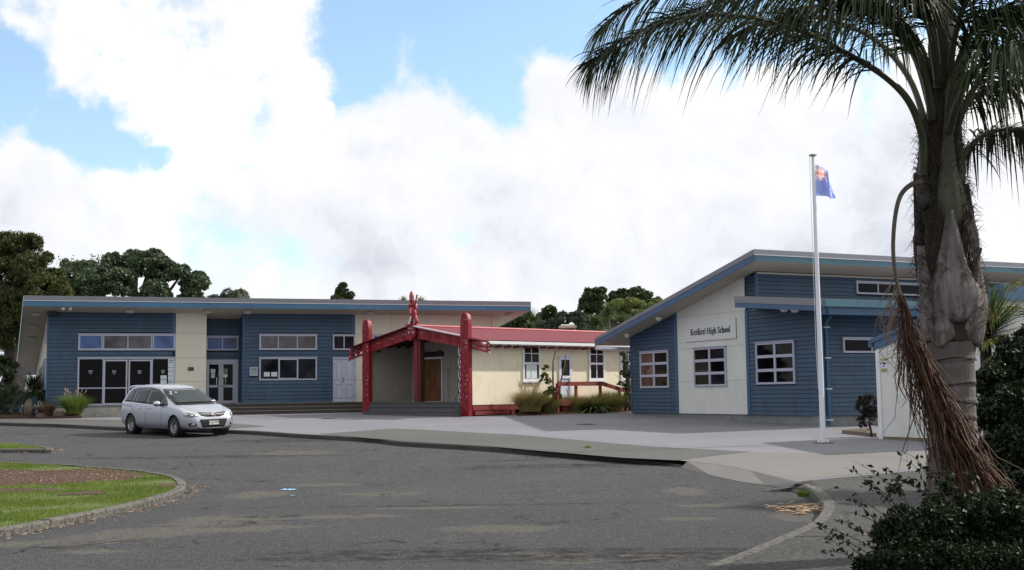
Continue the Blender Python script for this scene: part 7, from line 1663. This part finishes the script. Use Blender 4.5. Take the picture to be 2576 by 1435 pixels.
YP = thing('yellow_green_palm', 'small palm with yellowing fronds arching over the hedge at the right edge', 'palm', (8.6, 18, .12))
for path in ([(2640, 900, 18), (2600, 800, 17.8), (2545, 770, 17.6), (2490, 790, 17.4), (2455, 830, 17.3)], [(2640, 900, 18), (2590, 850, 17.6), (2530, 842, 17.3), (2470, 865, 17.0)], [(2640, 900, 18), (2620, 780, 18), (2590, 720, 18), (2545, 720, 18)], [(2640, 900, 18), (2600, 860, 17.4), (2560, 865, 17), (2500, 900, 16.8)], [(2640, 900, 18), (2660, 780, 18), (2640, 700, 18)]):
    frond(YP, PP(path), .55, L_yp, M_rach, npair=46, r0=.02, start=.15, w=.028, droop=.5, plume=.2)
q = MB(); q.tube([(8.6, 18, .1), tuple(P(2640, 900, 18))], [.12, .09], 8); q.build('trunk', M_bark, YP)
# red hibiscus spots
# ---------------------------------------------------------------- foreground shrub
FS = thing('foreground_shrub', 'dark leafy shrub with arching shoots at the foot of the palm in the right foreground', 'shrub', (4.2, 9.0, .12))
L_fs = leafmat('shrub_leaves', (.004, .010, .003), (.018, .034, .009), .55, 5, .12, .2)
fc = [cl(2420, 1330, 9.6, 95), cl(2330, 1340, 9.3, 90), cl(2260, 1370, 9.1, 75), cl(2225, 1345, 9.2, 38), cl(2500, 1350, 9.4, 100), cl(2580, 1370, 9.2, 100), cl(2240, 1460, 8.9, 90), cl(2350, 1460, 8.8, 110), cl(2470, 1470, 8.8, 110), cl(2600, 1470, 8.8, 120), cl(2185, 1450, 9.0, 50), cl(2265, 1300, 9.4, 32), cl(2345, 1285, 9.6, 40), cl(2420, 1265, 9.8, 25), cl(2520, 1280, 9.7, 55), cl(2250, 1235, 9.4, 22), cl(2380, 1235, 9.6, 25), cl(2560, 1310, 9.4, 60)]
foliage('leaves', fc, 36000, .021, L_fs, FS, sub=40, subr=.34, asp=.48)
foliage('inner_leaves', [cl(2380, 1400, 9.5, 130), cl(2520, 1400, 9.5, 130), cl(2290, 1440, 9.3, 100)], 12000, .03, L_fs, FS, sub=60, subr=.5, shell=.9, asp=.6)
M_stem = mat('shrub_stem', (.045, .035, .02), .7)
rs = random.Random(5)
def arch(p0, p1, bow, name, leaves=9, lf=.026, r=.004):
    m_ = p0.lerp(p1, .55)+bow; pts = []
    for k in range(13): t = k/12; pts.append(p0*(1-t)**2+m_*2*t*(1-t)+p1*t*t)
    q = MB(); q.tube(pts, [r*(1-.7*k/12) for k in range(13)], 5); o = q.build(name, M_stem, FS)
    Cc = []
    for k in range(leaves): t = .3+.7*k/leaves; i = int(t*12); Cc += [tuple(pts[i]+Vector((rs.gauss(0, .02), rs.gauss(0, .02), rs.gauss(0, .012)))) for _ in range(2)]
    Cc = np.array(Cc); a = rdir(len(Cc)); a[:, 2] += .4; a /= np.linalg.norm(a, axis=1)[:, None]; b = np.cross(a, rdir(len(Cc))); b /= np.linalg.norm(b, axis=1)[:, None]; l_ = soup('leaves', leafquads(Cc, a, b, lf, lf*.5), 4, L_fs, o); l_['kind'] = 'stuff'
for (x0, y0, x1, y1, bx, bz, nl) in ((2280, 1300, 2120, 1175, -.02, .12, 6), (2260, 1330, 2080, 1235, -.10, .22, 3), (2250, 1340, 2110, 1292, -.1, .12, 4), (2300, 1290, 2145, 1160, 0, .10, 8), (2290, 1280, 2225, 1170, 0, .05, 12), (2330, 1260, 2265, 1155, .1, .10, 6), (2340, 1250, 2248, 1135, .15, .14, 5), (2380, 1260, 2330, 1170, 0, .05, 14), (2400, 1250, 2375, 1180, 0, .05, 12), (2230, 1400, 2040, 1330, -.1, .14, 6), (2220, 1420, 2055, 1365, -.1, .2, 5), (2200, 1430, 2060, 1395, -.05, .12, 8), (2210, 1440, 2090, 1340, -.1, .12, 7), (2180, 1450, 2035, 1300, 0, .02, 4), (2450, 1260, 2420, 1190, .1, .1, 10), (2470, 1290, 2520, 1220, .05, .1, 8), (2270, 1310, 2170, 1215, -.05, .16, 10), (2240, 1380, 2100, 1310, -.05, .1, 12), (2360, 1290, 2290, 1205, -.05, .1, 12), (2230, 1350, 2130, 1255, 0, .1, 10), (2320, 1240, 2245, 1205, 0, .06, 8), (2480, 1330, 2440, 1240, .1, .1, 10)):
    arch(P(x0, y0, 9.1), P(x1, y1, 8.8+rs.uniform(-.2, .3)), Vector((bx, 0, bz)), 'shoot', nl)
# big shade trees beyond the right edge, behind the hedge line
tree('shade_tree', 'large dark tree beyond the right edge of the view shading the hedge', 'tree', [(Vector((13.5, 13.5, 5.0)), 3.0, 2.6), (Vector((12.5, 10.5, 4.5)), 2.6, 2.4), (Vector((15, 16.5, 5.5)), 3.0, 2.6), (Vector((12.0, 12, 2.4)), 2.0, 1.9)], 26000, .09, L_dk, 4700, 12.5, .3, sub=40)
# ---------------------------------------------------------------- planting by the buildings
def tuft(name, label, px, py, d_off, w_, h_, n, m, cat='grass tuft', plumes=0, pm=None, lean=.9, bw=.02, group=None):
    b = P(px, py, d_off) if d_off else onG(px, py, .12); T_ = thing(name, label, cat, b, group); V = np.zeros((n, 3, 4, 3)); a = rng.uniform(0, 2*np.pi, n); ln = rng.uniform(.05, 1, n)*lean*h_; hh = h_*rng.uniform(.55, 1.05, n); r0 = w_*.28*rng.uniform(0, 1, n)**.5; x0 = b.x+r0*np.cos(a); y0 = b.y+r0*np.sin(a)
    def pt(t): return np.c_[x0+np.cos(a)*ln*t**1.8*(w_/h_ if w_ < h_ else 1), y0+np.sin(a)*ln*t**1.8, b.z+hh*(t-.22*t**3*(ln/(lean*h_)))]
    u = np.c_[-np.sin(a), np.cos(a), np.zeros(n)]*bw/2
    jit = rng.normal(0, .4, n); u = np.c_[np.cos(a+1.57+jit), np.sin(a+1.57+jit), np.zeros(n)]*bw/2
    for s_ in range(3): A_, B_ = pt(s_/3), pt((s_+1)/3); fa, fb = (1-s_/3)**.5, (1-(s_+1)/3)**.5+.02; V[:, s_, 0] = A_-u*fa; V[:, s_, 1] = A_+u*fa; V[:, s_, 2] = B_+u*fb; V[:, s_, 3] = B_-u*fb
    o = soup('blades', V.reshape(-1, 4, 3), 4, m, T_); o['kind'] = 'stuff'
    if plumes:
        q = MB()
        for k in range(plumes):
            aa = random.uniform(0, 6.28); l = random.uniform(.3, .9)*h_*.6; top = b+Vector((math.cos(aa)*l, math.sin(aa)*l, h_*random.uniform(.85, 1.25))); m_ = b.lerp(top, .6)+Vector((0, 0, .1*h_)); q.tube([b, m_, top], [.006, .005, .004], 4); q.tube([m_.lerp(top, .6), top, top+(top-m_)*.15], [.008, .022, .003], 5)
        tag(q.build('plumes', pm, T_), kind='stuff')
    return T_
L_gr = leafmat('fresh_grass_blades', (.09, .15, .02), (.20, .27, .06), .5, 3, .35); L_tan = leafmat('tan_grass_blades', (.20, .17, .05), (.40, .33, .14), .6, 3, .3); L_olg = leafmat('olive_grass_blades', (.11, .12, .03), (.26, .24, .08), .6, 3, .3); L_brn = leafmat('brown_grass_blades', (.09, .055, .03), (.20, .13, .08), .7, 3, .2)
M_plume = mat('pink_plume', (.35, .22, .17), .8, var=.2); M_plumt = mat('tan_plume', (.38, .28, .17), .8, var=.2)
tuft('ornamental_grass', 'bright green fountain grass with pinkish plumes left of the car', 187, 1042, 53.3, 1.1, 1.0, 2600, L_gr, plumes=16, pm=M_plume, bw=.014)
tuft('brown_grass', 'small brown withered tuft at the corner of the long building', 118, 1044, 53.3, .8, .62, 900, L_brn, bw=.012)
tuft('ornamental_grass', 'tan seeded grass clump nearest the red hall steps, leftmost of the bed', 1333, 1036, 48.6, 1.5, .98, 3400, L_tan, plumes=42, pm=M_plumt, bw=.012, group='grass clumps in front of the cream hall')
tuft('ornamental_grass', 'low olive grass clump between the sapling and the flax', 1437, 1036, 50.2, 1.5, .80, 2600, L_olg, plumes=4, pm=M_plumt, bw=.014, group='grass clumps in front of the cream hall')
tuft('ornamental_grass', 'tan grass clump under the leafy sapling, second from the left', 1380, 1037, 49.3, 1.2, .75, 2000, L_olg, bw=.014, group='grass clumps in front of the cream hall')
tuft('ornamental_grass', 'yellow-green grass clump right of the flax under the end of the red rail', 1537, 1034, 51.0, 1.5, .95, 2600, L_olg, bw=.014, group='grass clumps in front of the cream hall')
FX_ = P(1492, 1037, 50.4); T_ = thing('flax_bush', 'tall green flax with sword leaves in front of the red railing', 'flax', FX_); V = swords(FX_+Vector((0, 0, -.1)), 1.6, 330, .09, .5, .3, 5); soup('leaf_head', V, 4, leafmat('flax_leaves', (.07, .10, .035), (.18, .21, .09), .4, 2, .2), T_)['kind'] = 'stuff'
tuft('ornamental_grass', 'olive grass clump at the foot of the flax', 1500, 1039, 50.6, 1.6, .85, 2400, L_olg, bw=.014, group='grass clumps in front of the cream hall')
SP_ = thing('dead_stem_sapling', 'leafy sapling with two tall bare broken stems in front of the cream wall', 'sapling', P(1395, 1037, 49.6)); D_ = SP_.location.y; M_dst = mat('dead_stem', (.16, .12, .09), .85, var=.3)
q = MB(); q.tube(PP([(1393, 1036, D_), (1391, 957, D_), (1391, 911, D_), (1397.5, 886.5, D_), (1404, 873, D_)]), [.05, .045, .035, .028, .015], 6); q.tube(PP([(1397, 888, D_), (1392, 881, D_)]), [.02, .01], 5); q.build('bare_stem', M_dst, SP_)
q = MB(); q.tube(PP([(1405, 1036, D_), (1409, 968, D_), (1421, 915, D_), (1422.5, 892, D_)]), [.05, .042, .03, .014], 6); q.tube(PP([(1410, 965, D_), (1403, 955, D_)]), [.02, .01], 5); q.build('bare_stem', M_dst, SP_)
L_sap = leafmat('sapling_leaves', (.06, .085, .02), (.16, .15, .05), .5, 4, .3)
def cls(px, py, r): return cl(px, py, D_-.2, r)
foliage('leaves', [cls(1375, 925, 6), cls(1370, 945, 9), cls(1362, 960, 6), cls(1380, 960, 12), cls(1390, 985, 15), cls(1372, 995, 12), cls(1402, 1000, 14), cls(1378, 1015, 14), cls(1398, 1020, 15), cls(1368, 930, 4)], 1500, .07, L_sap, SP_, sub=14, subr=.5, asp=.4)
TW = thing('twiggy_tree', 'dark twiggy young tree against the cream hall left of the blue gable wall', 'tree', P(1574, 1036, 51.3)); D_ = TW.location.y
foliage('leaves', [cls(1566, 890, 8), cls(1572, 915, 10), cls(1565, 940, 8), cls(1577, 945, 10), cls(1562, 965, 7), cls(1575, 975, 12), cls(1580, 1000, 13), cls(1572, 1020, 12), cls(1585, 940, 10)], 1500, .055, L_dk, TW, sub=14, subr=.5)
q = MB(); q.tube([TW.location, P(1576, 960, D_), P(1570, 880, D_)], [.07, .045, .01], 6)
for k in range(12): a = P(1575, 1010-k*10, D_); q.tube([a, a+Vector((random.uniform(-.5, .4), 0, .3))], [.015, .004], 4)
q.build('trunk', M_barkd, TW)
GRS = thing('grey_trunk_tree', 'pale leaning tree stem standing close to the corner of the blue gable wall', 'tree', P(1586, 1034, 51.5)); q = MB(); q.tube([GRS.location, P(1580, 930, GRS.location.y+.2), P(1572, 880, GRS.location.y+.4)], [.09, .07, .05], 8); q.build('trunk', M_bark, GRS)
# garden bed at the left, with rocks and a dark spiky bush
def raised(name, pts, parent=None):
    """shallow planting bed: an uneven mound with a skirt"""
    q = MB(); n = len(pts); c = sum(pts, Vector())/n
    q.add([c+Vector((0, 0, .03))]+pts+[p-Vector((0, 0, .35)) for p in pts], [(0, i+1, (i+1) % n+1) for i in range(n)]+[(i+1, n+i+1, n+(i+1) % n+1, (i+1) % n+1) for i in range(n)]); return tag(q.build(name, M_soil), kind='structure')
raised('garden_bed', PP([(-150, 1050, 54.5), (60, 1050, 53.6), (110, 1052, 52.6), (150, 1050, 52.6), (205, 1047, 52.9), (196, 1040, 54.0), (100, 1038, 54.6), (-150, 1038, 57)]))
raised('garden_bed', PP([(1300, 1041, 48.0), (1400, 1040, 49.0), (1500, 1041, 49.8), (1580, 1037, 50.6), (1600, 1028, 53), (1500, 1028, 52), (1400, 1028, 50.8), (1310, 1034, 48.9)]))
M_rock = mat('garden_rock', (.12, .09, .07), .9, var=.35, scale=3, bump=.8, bscale=8)
def rock(label, px, py, sx, sy, sz, seed):
    b = P(px, py, 53.2); bm = bmesh.new(); bmesh.ops.create_icosphere(bm, subdivisions=3, radius=1); r_ = random.Random(seed); from mathutils import noise as mn
    for v in bm.verts: k_ = 1+.35*mn.noise(v.co*1.3+Vector((seed*3.1, 0, 0)))+.12*mn.noise(v.co*4+Vector((seed, 2, 0))); v.co = Vector((v.co.x*sx*k_, v.co.y*sy*k_, v.co.z*sz*k_+sz*.5))
    me = bpy.data.meshes.new('rock'); bm.to_mesh(me); bm.free(); me.materials.append(M_rock); o = bpy.data.objects.new('rock', me); link(o); o.location = b; tag(o, label, 'rock', 'rocks in the left garden bed')
rock('tall pointed rock behind the blue bench', 72, 1036, .20, .2, .36, 1); rock('low brown rock right of the end of the blue bench', 106, 1050, .26, .2, .13, 2); rock('dark low rock under the green fountain grass', 150, 1047, .30, .2, .15, 3); rock('small rock behind the brown tuft', 94, 1041, .14, .14, .12, 4)
b = P(62, 1040, 54.0); T_ = thing('spiky_bush', 'large dark spiky bush against the left end of the long building', 'bush', b)
soup('leaf_head', swords(Vector((b.x-.2, b.y+1.5, b.z+1.0)), 2.0, 900, .035, .55, -.35, 4), 4, L_cabd, T_)['kind'] = 'stuff'
tree('dark_bush', 'dense dark bush at the far left edge behind the blue bench', 'bush', [cl(-10, 960, 56, 50), cl(-60, 930, 56, 60), cl(20, 1000, 55.5, 32), cl(-30, 1010, 55, 45), cl(10, 925, 57, 35)], 16000, .07, L_dk, -10, 56, .1, sub=30)
tree('brown_shrub', 'rounded dark brown shrub growing in the timber planter beside the shed', 'shrub', [cl(2172, 1022, 32, 22), cl(2180, 1050, 32, 24), cl(2168, 1005, 32, 12), cl(2190, 1010, 32, 20), cl(2170, 1070, 32, 12), cl(2195, 1040, 32, 22)], 7000, .028, leafmat('brown_leaves', (.020, .012, .010), (.05, .032, .024), .7, 8, .1), 2185, 32, .03, sub=26, asp=.3)
# small weeds and dead leaves on the paving
for lb_, px, py, h in (('small weed tuft in the seam of the middle footpath', 1478, 1127, .07), ('tiny weed against the near kerb', 2022, 1250, .12)): tuft('weed', lb_, px, py, 0, .3, h, 160, L_gr, cat='weed', bw=.008)
for k, (lb_, px, py, l) in enumerate((('fallen palm leaf sliver on the forecourt left of the steps', 826, 1055, .8), ('long dry twig on the shaded forecourt by the gable wall', 1478, 1069, .75), ('small twig on the forecourt near the right carved post', 1150, 1050, .5))):
    c = onG(px, py, .135); q = MB(); q.tube([c+Vector((-l/2, 0, .01)), c+Vector((-l/6, .05, .02)), c+Vector((l/6, -.03, .015)), c+Vector((l/2, .06, .01))], [.004, .016, .014, .003], 5); tag(q.build('fallen_twig', M_barkd, None, shift=c), lb_, 'twig')
